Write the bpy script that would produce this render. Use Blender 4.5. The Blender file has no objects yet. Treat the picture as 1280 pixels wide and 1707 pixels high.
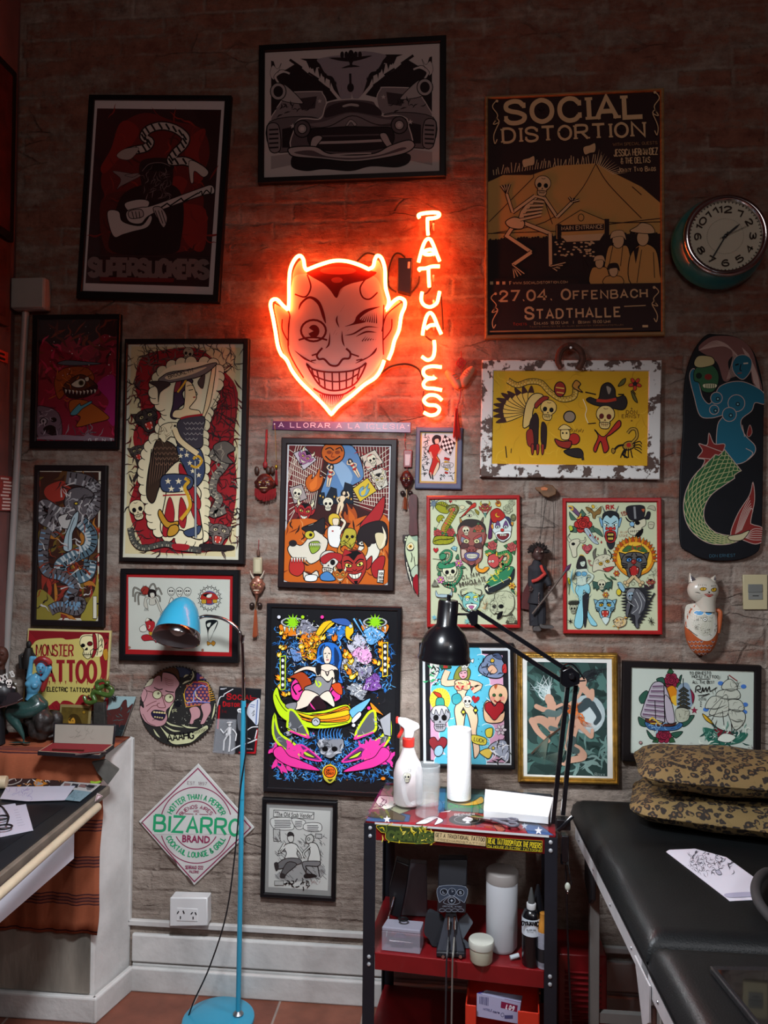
import bpy,math,random
from mathutils import Vector,Matrix
from mathutils.geometry import interpolate_bezier
PI=math.pi
S=bpy.context.scene
COL=S.collection

# ---------------------------------------------------------------- camera
D,H,FPX=2.75,1.68,1282.0
YAW,PITCH,ROLL=math.radians(5.2087),math.radians(1.14005),math.radians(-0.52365)
M3=Matrix.Rotation(YAW,3,'Z') @ Matrix.Rotation(PITCH,3,'X') @ Matrix.Rotation(ROLL,3,'Y')
EYE=Vector((0,-D,H))
right,fwd,up=M3.col[0],M3.col[1],M3.col[2]
cam_data=bpy.data.cameras.new('camera')
cam=bpy.data.objects.new('camera',cam_data);COL.objects.link(cam)
cm=Matrix((right,up,-fwd)).transposed().to_4x4();cm.translation=EYE
cam.matrix_world=cm
cam_data.sensor_fit='HORIZONTAL';cam_data.sensor_width=36.0;cam_data.lens=FPX/1280*36.0
cam_data.clip_start=0.02
S.camera=cam

# ---------------------------------------------------------------- world, lamps, exposure
S.view_settings.view_transform='Standard';S.view_settings.look='None'
S.view_settings.gamma=1.0;S.view_settings.exposure=0.0
S.view_settings.use_curve_mapping=False
W=bpy.data.worlds.new('world');S.world=W;W.use_nodes=True
W.node_tree.nodes['Background'].inputs[0].default_value=(0.9,0.85,0.9,1)
W.node_tree.nodes['Background'].inputs[1].default_value=0.0
def lamp(name,kind,loc,energy,color,**kw):
 d=bpy.data.lights.new(name,kind);d.energy=energy;d.color=color
 for k,v in kw.items():setattr(d,k,v)
 o=bpy.data.objects.new(name,d);COL.objects.link(o);o.location=loc
 return o
def aim(o,p):o.rotation_euler=(Vector(p)-o.location).to_track_quat('-Z','Y').to_euler()
# the shaded pendant over the work place (in front of the wall, above the frame)
key=lamp('pendant_lamp_light','SPOT',(-0.42,-1.5,2.34),188,(0.87,0.93,1.0),spot_size=math.radians(146),spot_blend=0.85,shadow_soft_size=0.13)
aim(key,(-0.18,-0.62,0))
# a second shaded lamp by the couch, behind the camera
key2=lamp('couch_lamp_light','SPOT',(1.35,-2.9,2.35),60,(0.90,0.94,1.0),spot_size=math.radians(120),spot_blend=0.9,shadow_soft_size=0.08)
aim(key2,(0.9,-1.3,0))
# weak ambient fill, added behind the camera to lift the upper wall
amb=lamp('ambient_fill_light','AREA',(0.6,-4.3,3.6),16.5,(1.0,0.87,0.82),shape='RECTANGLE',size=2.0,size_y=1.0)
aim(amb,(0,0,1.9))

# ---------------------------------------------------------------- pixel helpers: photo pixel -> point in the place
def ray(px,py):
 return M3 @ Vector(((px-640)/FPX,1.0,-(py-853.5)/FPX))
def aty(px,py,y):
 d=ray(px,py);return EYE+d*((y-EYE.y)/d.y)
def atz(px,py,z):
 d=ray(px,py);return EYE+d*((z-EYE.z)/d.z)
def atx(px,py,x):
 d=ray(px,py);return EYE+d*((x-EYE.x)/d.x)
def atplane(px,py,p,n):
 d=ray(px,py);return EYE+d*((p-EYE).dot(n)/d.dot(n))
def mpp(y):return (D+y)/FPX*0.995         # metres per pixel at depth y

# ---------------------------------------------------------------- materials
def lin(c):
 return c/12.92 if c <= 0.04045 else ((c+0.055)/1.055)**2.4
def rgb(h):
 if isinstance(h,(tuple,list)):return (h[0],h[1],h[2],1)
 h=h.lstrip('#')
 if len(h) == 3:h=''.join(c*2 for c in h)
 return tuple(lin(int(h[i:i+2],16)/255) for i in (0,2,4))+(1,)
_M={}
def mat(h,rough=0.5,metal=0.0,var=0.0,vs=30.0,bump=0.0,bs=200.0,emit=0.0,coat=0.0,spec=0.5,trans=0.0,ior=1.45,alpha=1.0,name=None,stretch=(1,1,1)):
 k=(str(h),rough,metal,var,vs,bump,bs,emit,coat,spec,trans,alpha,stretch)
 if k in _M:return _M[k]
 m=bpy.data.materials.new(name or ('m_'+str(h).replace('#','')));m.use_nodes=True
 nt=m.node_tree;b=nt.nodes['Principled BSDF'];c=rgb(h)
 b.inputs['Base Color'].default_value=c
 b.inputs['Roughness'].default_value=rough;b.inputs['Metallic'].default_value=metal
 b.inputs['Specular IOR Level'].default_value=spec
 b.inputs['Coat Weight'].default_value=coat
 b.inputs['Transmission Weight'].default_value=trans;b.inputs['IOR'].default_value=ior
 b.inputs['Alpha'].default_value=alpha
 if emit:
  b.inputs['Emission Color'].default_value=c;b.inputs['Emission Strength'].default_value=emit
 if var or bump:
  tc=nt.nodes.new('ShaderNodeTexCoord');mp=nt.nodes.new('ShaderNodeMapping')
  mp.inputs['Scale'].default_value=stretch
  nt.links.new(tc.outputs['Object'],mp.inputs[0])
 if var:
  n=nt.nodes.new('ShaderNodeTexNoise');n.inputs['Scale'].default_value=vs;n.inputs['Detail'].default_value=5
  r=nt.nodes.new('ShaderNodeValToRGB')
  r.color_ramp.elements[0].position=0.3;r.color_ramp.elements[1].position=0.7
  r.color_ramp.elements[0].color=tuple(max(0,v*(1-var)) for v in c[:3])+(1,)
  r.color_ramp.elements[1].color=tuple(min(1,v*(1+var*0.7)) for v in c[:3])+(1,)
  nt.links.new(mp.outputs[0],n.inputs['Vector']);nt.links.new(n.outputs[0],r.inputs[0]);nt.links.new(r.outputs[0],b.inputs['Base Color'])
 if bump:
  n2=nt.nodes.new('ShaderNodeTexNoise');n2.inputs['Scale'].default_value=bs;n2.inputs['Detail'].default_value=4
  bp=nt.nodes.new('ShaderNodeBump');bp.inputs['Strength'].default_value=min(1,bump);bp.inputs['Distance'].default_value=0.003
  nt.links.new(mp.outputs[0],n2.inputs['Vector']);nt.links.new(n2.outputs[0],bp.inputs['Height']);nt.links.new(bp.outputs[0],b.inputs['Normal'])
 _M[k]=m
 return m
def ink(h):return mat(h,rough=0.55,spec=0.15)
def emis(name,col,strength):
 m=bpy.data.materials.new(name);m.use_nodes=True;nt=m.node_tree
 nt.nodes.remove(nt.nodes['Principled BSDF'])
 e=nt.nodes.new('ShaderNodeEmission');e.inputs[0].default_value=tuple(col)+(1,);e.inputs[1].default_value=strength
 nt.links.new(e.outputs[0],nt.nodes['Material Output'].inputs[0]);return m
def pane_mat():
 m=bpy.data.materials.new('pane_glass');m.use_nodes=True;nt=m.node_tree
 nt.nodes.remove(nt.nodes['Principled BSDF'])
 tr=nt.nodes.new('ShaderNodeBsdfTransparent');tr.inputs[0].default_value=(0.97,0.98,0.97,1)
 gl=nt.nodes.new('ShaderNodeBsdfGlossy');gl.inputs['Roughness'].default_value=0.03
 fr=nt.nodes.new('ShaderNodeFresnel');fr.inputs[0].default_value=1.5
 mx=nt.nodes.new('ShaderNodeMixShader')
 nt.links.new(fr.outputs[0],mx.inputs[0]);nt.links.new(tr.outputs[0],mx.inputs[1]);nt.links.new(gl.outputs[0],mx.inputs[2])
 nt.links.new(mx.outputs[0],nt.nodes['Material Output'].inputs[0]);return m
PANE=pane_mat()
BLACK=mat('0e0e11',0.38,var=0.15,vs=8);CHROME=mat('c8c8cc',0.12,1.0);STEEL=mat('9a9ca0',0.35,0.9,var=0.1,vs=20)
K='0d0b0e'

# ---------------------------------------------------------------- mesh builder
class MB:
 def __init__(s):s.v=[];s.f=[];s.m=[];s.cur=0
 def add(s,vs,fs):
  n=len(s.v);s.v += [Vector(v) for v in vs]
  for f in fs:s.f.append([n+i for i in f]);s.m.append(s.cur)
  return s
 def box(s,c,d,rot=0.0,R=None):
  c=Vector(c);hx,hy,hz=d[0]/2,d[1]/2,d[2]/2
  R=R or Matrix.Rotation(rot,3,'Z')
  vs=[c+R @ Vector((x*hx,y*hy,z*hz)) for x in (-1,1) for y in (-1,1) for z in (-1,1)]
  return s.add(vs,[(0,1,3,2),(4,6,7,5),(0,4,5,1),(2,3,7,6),(0,2,6,4),(1,5,7,3)])
 def hexa(s,b,t):      # eight corners: bottom quad, top quad
  return s.add(list(b)+list(t),[(3,2,1,0),(4,5,6,7),(0,1,5,4),(1,2,6,5),(2,3,7,6),(3,0,4,7)])
 def tube(s,pts,r,n=10,closed=False,caps=True):
  pts=[Vector(p) for p in pts];N=len(pts)
  rs=r if isinstance(r,(list,tuple)) else [r]*N
  prev=None;rings=[]
  for i,p in enumerate(pts):
   if closed:t=pts[(i+1) % N]-pts[i-1]
   else:t=pts[min(i+1,N-1)]-pts[max(i-1,0)]
   if t.length<1e-9:t=Vector((0,0,1))
   t.normalize()
   if prev is None:
    a=Vector((0,0,1)) if abs(t.z)<0.9 else Vector((0,1,0))
    u=t.cross(a).normalized()
   else:
    u=prev-t*prev.dot(t)
    if u.length<1e-6:u=t.orthogonal()
    u.normalize()
   prev=u;w=t.cross(u)
   rings.append([p+(u*math.cos(2*PI*k/n)+w*math.sin(2*PI*k/n))*rs[i] for k in range(n)])
  fs=[]
  for i in range(N if closed else N-1):
   j=(i+1) % N
   for k in range(n):fs.append((i*n+k,i*n+(k+1) % n,j*n+(k+1) % n,j*n+k))
  if caps and not closed:fs += [tuple(range(n-1,-1,-1)),tuple((N-1)*n+k for k in range(n))]
  return s.add([v for r_ in rings for v in r_],fs)
 def lathe(s,prof,o=(0,0,0),axis=(0,0,1),n=32,caps=True):
  o=Vector(o);ax=Vector(axis).normalized();u=ax.orthogonal().normalized();w=ax.cross(u)
  vs=[];fs=[]
  for r,z in prof:
   for k in range(n):
    a=2*PI*k/n;vs.append(o+ax*z+(u*math.cos(a)+w*math.sin(a))*max(r,1e-5))
  for i in range(len(prof)-1):
   for k in range(n):fs.append((i*n+k,i*n+(k+1) % n,(i+1)*n+(k+1) % n,(i+1)*n+k))
  if caps:
   fs.append(tuple(range(n-1,-1,-1)));fs.append(tuple((len(prof)-1)*n+k for k in range(n)))
  return s.add(vs,fs)
 def prism(s,poly,ext):      # planar polygon (3D points) extruded by vector ext
  n=len(poly);e=Vector(ext);P=[Vector(p) for p in poly]
  fs=[tuple(range(n-1,-1,-1)),tuple(n+i for i in range(n))]
  fs += [(i,(i+1) % n,n+(i+1) % n,n+i) for i in range(n)]
  return s.add(P+[p+e for p in P],fs)
 def ball(s,c,r,n=16,m=10,R=None):
  c=Vector(c);r=r if isinstance(r,(list,tuple)) else (r,r,r);vs=[];fs=[]
  R=R or Matrix.Identity(3)
  for i in range(m+1):
   th=PI*i/m
   for k in range(n):
    a=2*PI*k/n
    vs.append(c+R @ Vector((r[0]*max(math.sin(th),1e-4)*math.cos(a),r[1]*max(math.sin(th),1e-4)*math.sin(a),r[2]*math.cos(th))))
  for i in range(m):
   for k in range(n):fs.append((i*n+k,(i+1)*n+k,(i+1)*n+(k+1) % n,i*n+(k+1) % n))
  return s.add(vs,fs)
 def grid(s,fn,nu,nv,closed=False):
  vs=[fn(i/nu,j/nv) for j in range(nv+1) for i in range(nu+1)]
  fs=[(j*(nu+1)+i,j*(nu+1)+i+1,(j+1)*(nu+1)+i+1,(j+1)*(nu+1)+i) for j in range(nv) for i in range(nu)]
  return s.add(vs,fs)
def link(name,mb,mats,parent=None,loc=None,smooth=35,bevel=0.0,bseg=2,sub=0):
 if not isinstance(mats,(list,tuple)):mats=[mats]
 if parent is not None:
  base=Vector(parent.get('_o',(0,0,0)))
 else:base=Vector(loc if loc is not None else (0,0,0))
 me=bpy.data.meshes.new(name)
 me.from_pydata([tuple(v-base) for v in mb.v],[],mb.f)
 for m in mats:me.materials.append(m)
 if len(mats)>1:me.polygons.foreach_set('material_index',mb.m)
 me.update()
 o=bpy.data.objects.new(name,me);COL.objects.link(o)
 if parent is not None:o.parent=parent
 else:o.location=base
 o['_o']=tuple(base)
 if bevel:
  bm=o.modifiers.new('bevel','BEVEL');bm.width=bevel;bm.segments=bseg;bm.limit_method='ANGLE';bm.angle_limit=math.radians(40)
 if sub:
  sm=o.modifiers.new('sub','SUBSURF');sm.levels=sub;sm.render_levels=sub
 if smooth:
  me.shade_smooth()
  if not sub and smooth<180:me.set_sharp_from_angle(angle=math.radians(smooth))
 return o
def tag(o,label,cat,group=None):
 o['label']=label;o['category']=cat
 if group:o['group']=group
 return o
def thing(name,label,cat,loc,group=None):
 o=bpy.data.objects.new(name,None);COL.objects.link(o);o.empty_display_size=0.05
 o.location=loc;o['_o']=tuple(loc)
 return tag(o,label,cat,group)
def struct(o):o['kind']='structure';return o
def cr(pts,closed=False,n=6):      # Catmull-Rom through the points
 P=[Vector(p) for p in pts];N=len(P);out=[]
 if N<3:return P
 for i in range(N if closed else N-1):
  if closed:a,b,c,d=P[i-1],P[i],P[(i+1) % N],P[(i+2) % N]
  else:a,b,c,d=P[max(i-1,0)],P[i],P[i+1],P[min(i+2,N-1)]
  for k in range(n):
   t=k/n
   out.append(0.5*((2*b)+(c-a)*t+(2*a-5*b+4*c-d)*t*t+(3*b-a-3*c+d)*t**3))
 if not closed:out.append(P[-1])
 return out
# ---------------------------------------------------------------- the room
def brick_material():
 m=bpy.data.materials.new('old_brick');m.use_nodes=True;nt=m.node_tree;N=nt.nodes.new;L=nt.links.new
 b=nt.nodes['Principled BSDF'];b.inputs['Roughness'].default_value=0.85;b.inputs['Specular IOR Level'].default_value=0.25
 tc=N('ShaderNodeTexCoord');sx=N('ShaderNodeSeparateXYZ');cx=N('ShaderNodeCombineXYZ')
 L(tc.outputs['Object'],sx.inputs[0]);L(sx.outputs[0],cx.inputs[0]);L(sx.outputs[2],cx.inputs[1])
 def noise(scale,detail=4,rough=0.6,vec=None):
  n=N('ShaderNodeTexNoise');n.inputs['Scale'].default_value=scale;n.inputs['Detail'].default_value=detail;n.inputs['Roughness'].default_value=rough
  L((vec or cx).outputs[0],n.inputs['Vector']);return n
 def math_(op,a,b_=None,clamp=False):
  n=N('ShaderNodeMath');n.operation=op;n.use_clamp=clamp
  for i,v in enumerate((a,b_)):
   if v is None:continue
   if isinstance(v,(int,float)):n.inputs[i].default_value=v
   else:L(v,n.inputs[i])
  return n.outputs[0]
 def ramp(v,p0,p1,c0,c1):
  r=N('ShaderNodeValToRGB');r.color_ramp.elements[0].position=p0;r.color_ramp.elements[1].position=p1
  r.color_ramp.elements[0].color=rgb(c0);r.color_ramp.elements[1].color=rgb(c1);L(v,r.inputs[0]);return r.outputs[0]
 def mix(f,a,c):
  n=N('ShaderNodeMix');n.data_type='RGBA'
  L(f,n.inputs[0]);L(a,n.inputs[6]);L(c,n.inputs[7]);return n.outputs[2]
 # courses wander a little
 wob=noise(9,6,0.75);va=N('ShaderNodeVectorMath');va.operation='SCALE';va.inputs['Scale'].default_value=0.03
 L(wob.outputs['Color'],va.inputs[0]);vb=N('ShaderNodeVectorMath');vb.operation='ADD';L(cx.outputs[0],vb.inputs[0]);L(va.outputs[0],vb.inputs[1])
 def bricktex(c1,c2,mo,ms,smooth):
  t=N('ShaderNodeTexBrick');t.inputs['Scale'].default_value=1.0
  t.inputs['Brick Width'].default_value=0.27;t.inputs['Row Height'].default_value=0.072
  t.squash=0.72;t.squash_frequency=3;t.offset=0.42;t.inputs['Mortar Size'].default_value=ms;t.inputs['Mortar Smooth'].default_value=smooth
  t.inputs['Color1'].default_value=rgb(c1);t.inputs['Color2'].default_value=rgb(c2);t.inputs['Mortar'].default_value=rgb(mo)
  L(vb.outputs[0],t.inputs['Vector']);return t
 bt=bricktex('000','fff','777',0.012,1.0)
 lim=ramp(noise(9,6,0.7).outputs[0],0.3,0.72,'7a6c62','aa9c90')         # lime wash and mortar
 brk=ramp(noise(14,5,0.65).outputs[0],0.3,0.7,'6b4036','966654')        # bare brick
 brk2=ramp(noise(18,5,0.65).outputs[0],0.3,0.7,'6d564d','94796a')       # washed brick
 # how bare: per-brick randomness, large patches, and more plaster low on the wall
 mpa=N('ShaderNodeMapping');mpa.inputs['Scale'].default_value=(3.0,10.0,1);L(vb.outputs[0],mpa.inputs[0]);mpc=N('ShaderNodeMapping');mpc.inputs['Scale'].default_value=(5.0,15.0,1);L(vb.outputs[0],mpc.inputs[0])
 patch=noise(1.0,4,0.6,mpa).outputs[0];fine=noise(26,6,0.75).outputs[0]
 sel=math_('ADD',math_('MULTIPLY',bt.outputs[0],0.2),math_('MULTIPLY',patch,1.15))
 sel=math_('ADD',sel,math_('MULTIPLY',fine,0.62))
 low=N('ShaderNodeMapRange');low.inputs[1].default_value=0.75;low.inputs[2].default_value=1.25;low.inputs[3].default_value=-0.45;low.inputs[4].default_value=0.0;L(sx.outputs[2],low.inputs[0])
 sel=math_('ADD',sel,low.outputs[0])
 hi=N('ShaderNodeMapRange');hi.inputs[1].default_value=1.9;hi.inputs[2].default_value=2.6;hi.inputs[3].default_value=0.0;hi.inputs[4].default_value=0.16;L(sx.outputs[2],hi.inputs[0])
 sel=math_('ADD',sel,hi.outputs[0])
 f1=N('ShaderNodeMapRange');f1.inputs[1].default_value=0.86;f1.inputs[2].default_value=1.06;L(sel,f1.inputs[0])
 f2=N('ShaderNodeMapRange');f2.inputs[1].default_value=1.06;f2.inputs[2].default_value=1.2;L(sel,f2.inputs[0])
 gm=N('ShaderNodeMapRange');gm.inputs[1].default_value=0.47;gm.inputs[2].default_value=0.62;L(noise(3.1,4).outputs[0],gm.inputs[0]);notm=math_('SUBTRACT',1.0,math_('MULTIPLY',math_('MULTIPLY',bt.outputs['Fac'],gm.outputs[0]),0.8))
 c=mix(math_('MULTIPLY',f1.outputs[0],notm),lim,brk2);c=mix(math_('MULTIPLY',f2.outputs[0],notm),c,brk)
 # dark pits and cracks
 v=N('ShaderNodeTexVoronoi');v.feature='DISTANCE_TO_EDGE';v.inputs['Scale'].default_value=1.0;L(mpc.outputs[0],v.inputs['Vector'])
 crack=N('ShaderNodeMapRange');crack.inputs[1].default_value=0.0;crack.inputs[2].default_value=0.035;crack.inputs[3].default_value=0.0;crack.inputs[4].default_value=1.0;L(v.outputs[0],crack.inputs[0])
 gate=N('ShaderNodeMapRange');gate.inputs[1].default_value=0.56;gate.inputs[2].default_value=0.66;L(noise(3.3,3).outputs[0],gate.inputs[0])
 crk=math_('MAXIMUM',crack.outputs[0],math_('SUBTRACT',1.0,gate.outputs[0]))
 dk=ramp(noise(40,6,0.8).outputs[0],0.33,0.42,'3a3330','fff')
 mm=N('ShaderNodeMix');mm.data_type='RGBA';mm.blend_type='MULTIPLY';mm.inputs[0].default_value=0.55;cm_=N('ShaderNodeMapRange');cm_.inputs[3].default_value=0.62;L(crk,cm_.inputs[0]);c=mix(cm_.outputs[0],ramp(fine,0,1,'3b302b','3b302b'),c);L(c,mm.inputs[6]);L(dk,mm.inputs[7])
 L(mm.outputs[2],b.inputs['Base Color'])
 # relief
 n1=noise(22,8,0.7).outputs[0];n2=noise(4,4,0.6).outputs[0]
 # stretched relief = trowel ridges
 mp=N('ShaderNodeMapping');mp.inputs['Scale'].default_value=(6,28,1);L(cx.outputs[0],mp.inputs[0]);n3=noise(1.0,6,0.7,mp).outputs[0]
 h=math_('ADD',math_('MULTIPLY',notm,math_('ADD',0.24,math_('MULTIPLY',bt.outputs[0],0.3))),math_('MULTIPLY',n1,0.75))
 h=math_('ADD',h,math_('MULTIPLY',n2,0.6));h=math_('ADD',h,math_('MULTIPLY',n3,0.6));h=math_('ADD',h,math_('MULTIPLY',crk,0.35))
 bp=N('ShaderNodeBump');bp.inputs['Strength'].default_value=1.0;bp.inputs['Distance'].default_value=0.016;L(h,bp.inputs['Height']);L(bp.outputs[0],b.inputs['Normal'])
 return m
XL,XR,YF,ZC=-1.657,2.6,-4.8,4.3
PLASTER=mat('c9c7c4',0.7,var=0.18,vs=7,bump=0.6,bs=40)
DIRTY=mat('a8a096',0.75,var=0.35,vs=6,bump=0.8,bs=35)
LW=mat('6b4a46',0.8,var=0.3,vs=5,bump=0.5,bs=40)
mb=MB().box(((XL+XR)/2,0.06,ZC/2),(XR-XL+0.4,0.12,ZC));struct(link('wall_back',mb,brick_material(),smooth=0))
mb=MB().box((XL-0.06,YF/2,ZC/2),(0.12,-YF,ZC));struct(link('wall_left',mb,LW,smooth=0))
mb=MB().box((XR+0.06,YF/2,ZC/2),(0.12,-YF,ZC));struct(link('wall_right',mb,LW,smooth=0))
mb=MB().box(((XL+XR)/2,YF-0.06,ZC/2),(XR-XL+0.4,0.12,ZC));struct(link('wall_front',mb,LW,smooth=0))
mb=MB().box(((XL+XR)/2,YF/2,ZC+0.05),(XR-XL+0.4,-YF+0.4,0.1));struct(link('ceiling',mb,mat('5a4a46',0.8),smooth=0))
def floor_mat():
 m=mat('7a4434',0.45,var=0.25,vs=9,bump=0.2,bs=60,name='terracotta');m=m.copy();nt=m.node_tree;b=nt.nodes['Principled BSDF']
 tc=nt.nodes.new('ShaderNodeTexCoord');t=nt.nodes.new('ShaderNodeTexBrick');t.offset=0.0
 t.inputs['Scale'].default_value=1;t.inputs['Brick Width'].default_value=0.3;t.inputs['Row Height'].default_value=0.3
 t.inputs['Mortar Size'].default_value=0.004;t.inputs['Color1'].default_value=rgb('84503e');t.inputs['Color2'].default_value=rgb('6c3d2f');t.inputs['Mortar'].default_value=rgb('8d8078')
 nt.links.new(tc.outputs['Object'],t.inputs['Vector'])
 n=nt.nodes.new('ShaderNodeTexNoise');n.inputs['Scale'].default_value=12
 mx=nt.nodes.new('ShaderNodeMix');mx.data_type='RGBA';mx.blend_type='OVERLAY';mx.inputs[0].default_value=0.5
 nt.links.new(tc.outputs['Object'],n.inputs['Vector']);nt.links.new(t.outputs[0],mx.inputs[6]);nt.links.new(n.outputs[0],mx.inputs[7]);nt.links.new(mx.outputs[2],b.inputs['Base Color'])
 return m
mb=MB().box(((XL+XR)/2,YF/2,-0.05),(XR-XL+0.4,-YF+0.4,0.1));struct(link('floor',mb,floor_mat(),smooth=0))

# ledge (low plastered wall in the corner), its baseboard, and the baseboard along the back wall
LZ=0.905
LEA,LEB=Vector((-1.165,-0.001,0)),Vector((-1.21,-0.205,0))   # right face, wall end / front end
q=[(XL,-0.001,0),(LEA.x,LEA.y,0),(LEB.x,LEB.y,0),(XL,LEB.y,0)]
mb=MB().prism(q[::-1],(0,0,LZ));struct(link('trim_1',mb,PLASTER,smooth=0,bevel=0.008))
o=bpy.data.objects['trim_1'];o['label']='white plastered ledge in the left corner'
BH=0.085
mb=MB()
def bb(p,q_,t=0.022,h=BH,z=0.0):
 p=Vector(p);q_=Vector(q_);d=(q_-p).normalized();n=Vector((d.y,-d.x,0))
 a=[p,q_,q_+n*t,p+n*t]
 mb.hexa([v+Vector((0,0,z)) for v in a],[v+Vector((0,0,z+h)) for v in a])
bb((XL,LEB.y-0.001,0),(LEB.x+0.02,LEB.y-0.001,0));bb((LEB.x+0.001,LEB.y-0.02,0),(LEA.x+0.004,LEA.y-0.02,0))
mb2=MB().box(((XL+LEB.x)/2,LEB.y-0.004,0.30),(LEB.x-XL-0.02,0.006,0.42));struct(link('trim_4',mb2,mat('8a8378',0.8,var=0.55,vs=9,bump=0.8,bs=30,stretch=(1,1,.25)),smooth=0))
struct(link('baseboard_left',mb,PLASTER,smooth=0,bevel=0.006))
mb=MB();bb((LEA.x+0.01,-0.022,0),(XR,-0.022,0),t=0.018)
struct(link('baseboard_back',mb,PLASTER,smooth=0,bevel=0.005))
# plastered skirting strip above the baseboard, with the dark gap between
mb=MB().box(((LEA.x+XR)/2+0.005,-0.011,0.145),(XR-LEA.x-0.01,0.02,0.10)).box(((LEA.x+XR)/2+0.005,-0.008,0.045),(XR-LEA.x-0.01,0.014,0.09))
struct(link('trim_2',mb,PLASTER,smooth=0,bevel=0.006))
# small cable trunking: along the skirting and up the corner of the ledge
zt=aty(250,1541,-0.02).z
x1=aty(214,1500,-0.01).x
TRK=mat('c4c2bf',0.45,var=0.1,vs=15)
mb=MB().box(((x1+XR)/2,-0.009,zt),(XR-x1,0.018,0.020)).box((x1,-0.009,(zt+0.9)/2),(0.022,0.018,0.9-zt))
struct(link('trim_3',mb,TRK,smooth=0,bevel=0.003))
# conduit down the left corner with its junction box
p0=aty(43,515,-0.015);p1=aty(8,1130,-0.015)
mb=MB().tube([(p0.x,-0.014,p0.z),(p1.x,-0.014,p1.z)],0.013,12)
o=tag(link('conduit',mb,mat('97928e',0.4,var=0.1,vs=9),loc=(p1.x,-0.014,p1.z)),'pale vertical conduit pipe running down the left corner below the junction box','pipe')
a=aty(19,463,-0.05);b_=aty(74,514,-0.05)
mb=MB().box(((a.x+b_.x)/2,-0.026,(a.z+b_.z)/2),(b_.x-a.x,0.05,a.z-b_.z))
t=thing('junction_box','pale square junction box high in the left corner on top of the conduit','junction box',((a.x+b_.x)/2,0,(a.z+b_.z)/2))
link('housing',mb,mat('8f8a84',0.45,var=0.08,vs=9),t,bevel=0.006)
mb=MB().box(((a.x+b_.x)/2,-0.054,(a.z+b_.z)/2),(b_.x-a.x-0.006,0.006,a.z-b_.z-0.006));link('cover',mb,mat('98938d',0.45,var=0.08,vs=9),t,bevel=0.003)
# ---------------------------------------------------------------- flat artwork: inks laid on a surface
def pts(sx):
 if not isinstance(sx,str):return [tuple(p) for p in sx]
 v=[float(t) for t in sx.replace(',',' ').split()];return list(zip(v[::2],v[1::2]))
def cr2(P,closed,n=5):
 N=len(P);out=[]
 if N<3:return list(P)
 for i in range(N if closed else N-1):
  if closed:a,b,c,d=P[i-1],P[i],P[(i+1) % N],P[(i+2) % N]
  else:a,b,c,d=P[max(i-1,0)],P[i],P[i+1],P[min(i+2,N-1)]
  for k in range(n):
   t=k/n;t2=t*t;t3=t2*t
   out.append(tuple(0.5*(2*b[j]+(c[j]-a[j])*t+(2*a[j]-5*b[j]+4*c[j]-d[j])*t2+(3*b[j]-a[j]-3*c[j]+d[j])*t3) for j in (0,1)))
 if not closed:out.append(P[-1])
 return out
def clip_poly(P,Q):
 out=P
 for i in range(len(Q)):
  a,b=Q[i],Q[(i+1) % len(Q)];res=[]
  def side(p):return (b[0]-a[0])*(p[1]-a[1])-(b[1]-a[1])*(p[0]-a[0])
  n=len(out)
  for j in range(n):
   p,q=out[j],out[(j+1) % n];sp,sq=side(p),side(q)
   if sp >= 0:res.append(p)
   if (sp<0) != (sq<0):
    t=sp/(sp-sq);res.append((p[0]+(q[0]-p[0])*t,p[1]+(q[1]-p[1])*t))
  out=res
  if len(out)<3:return []
 return out
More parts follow.
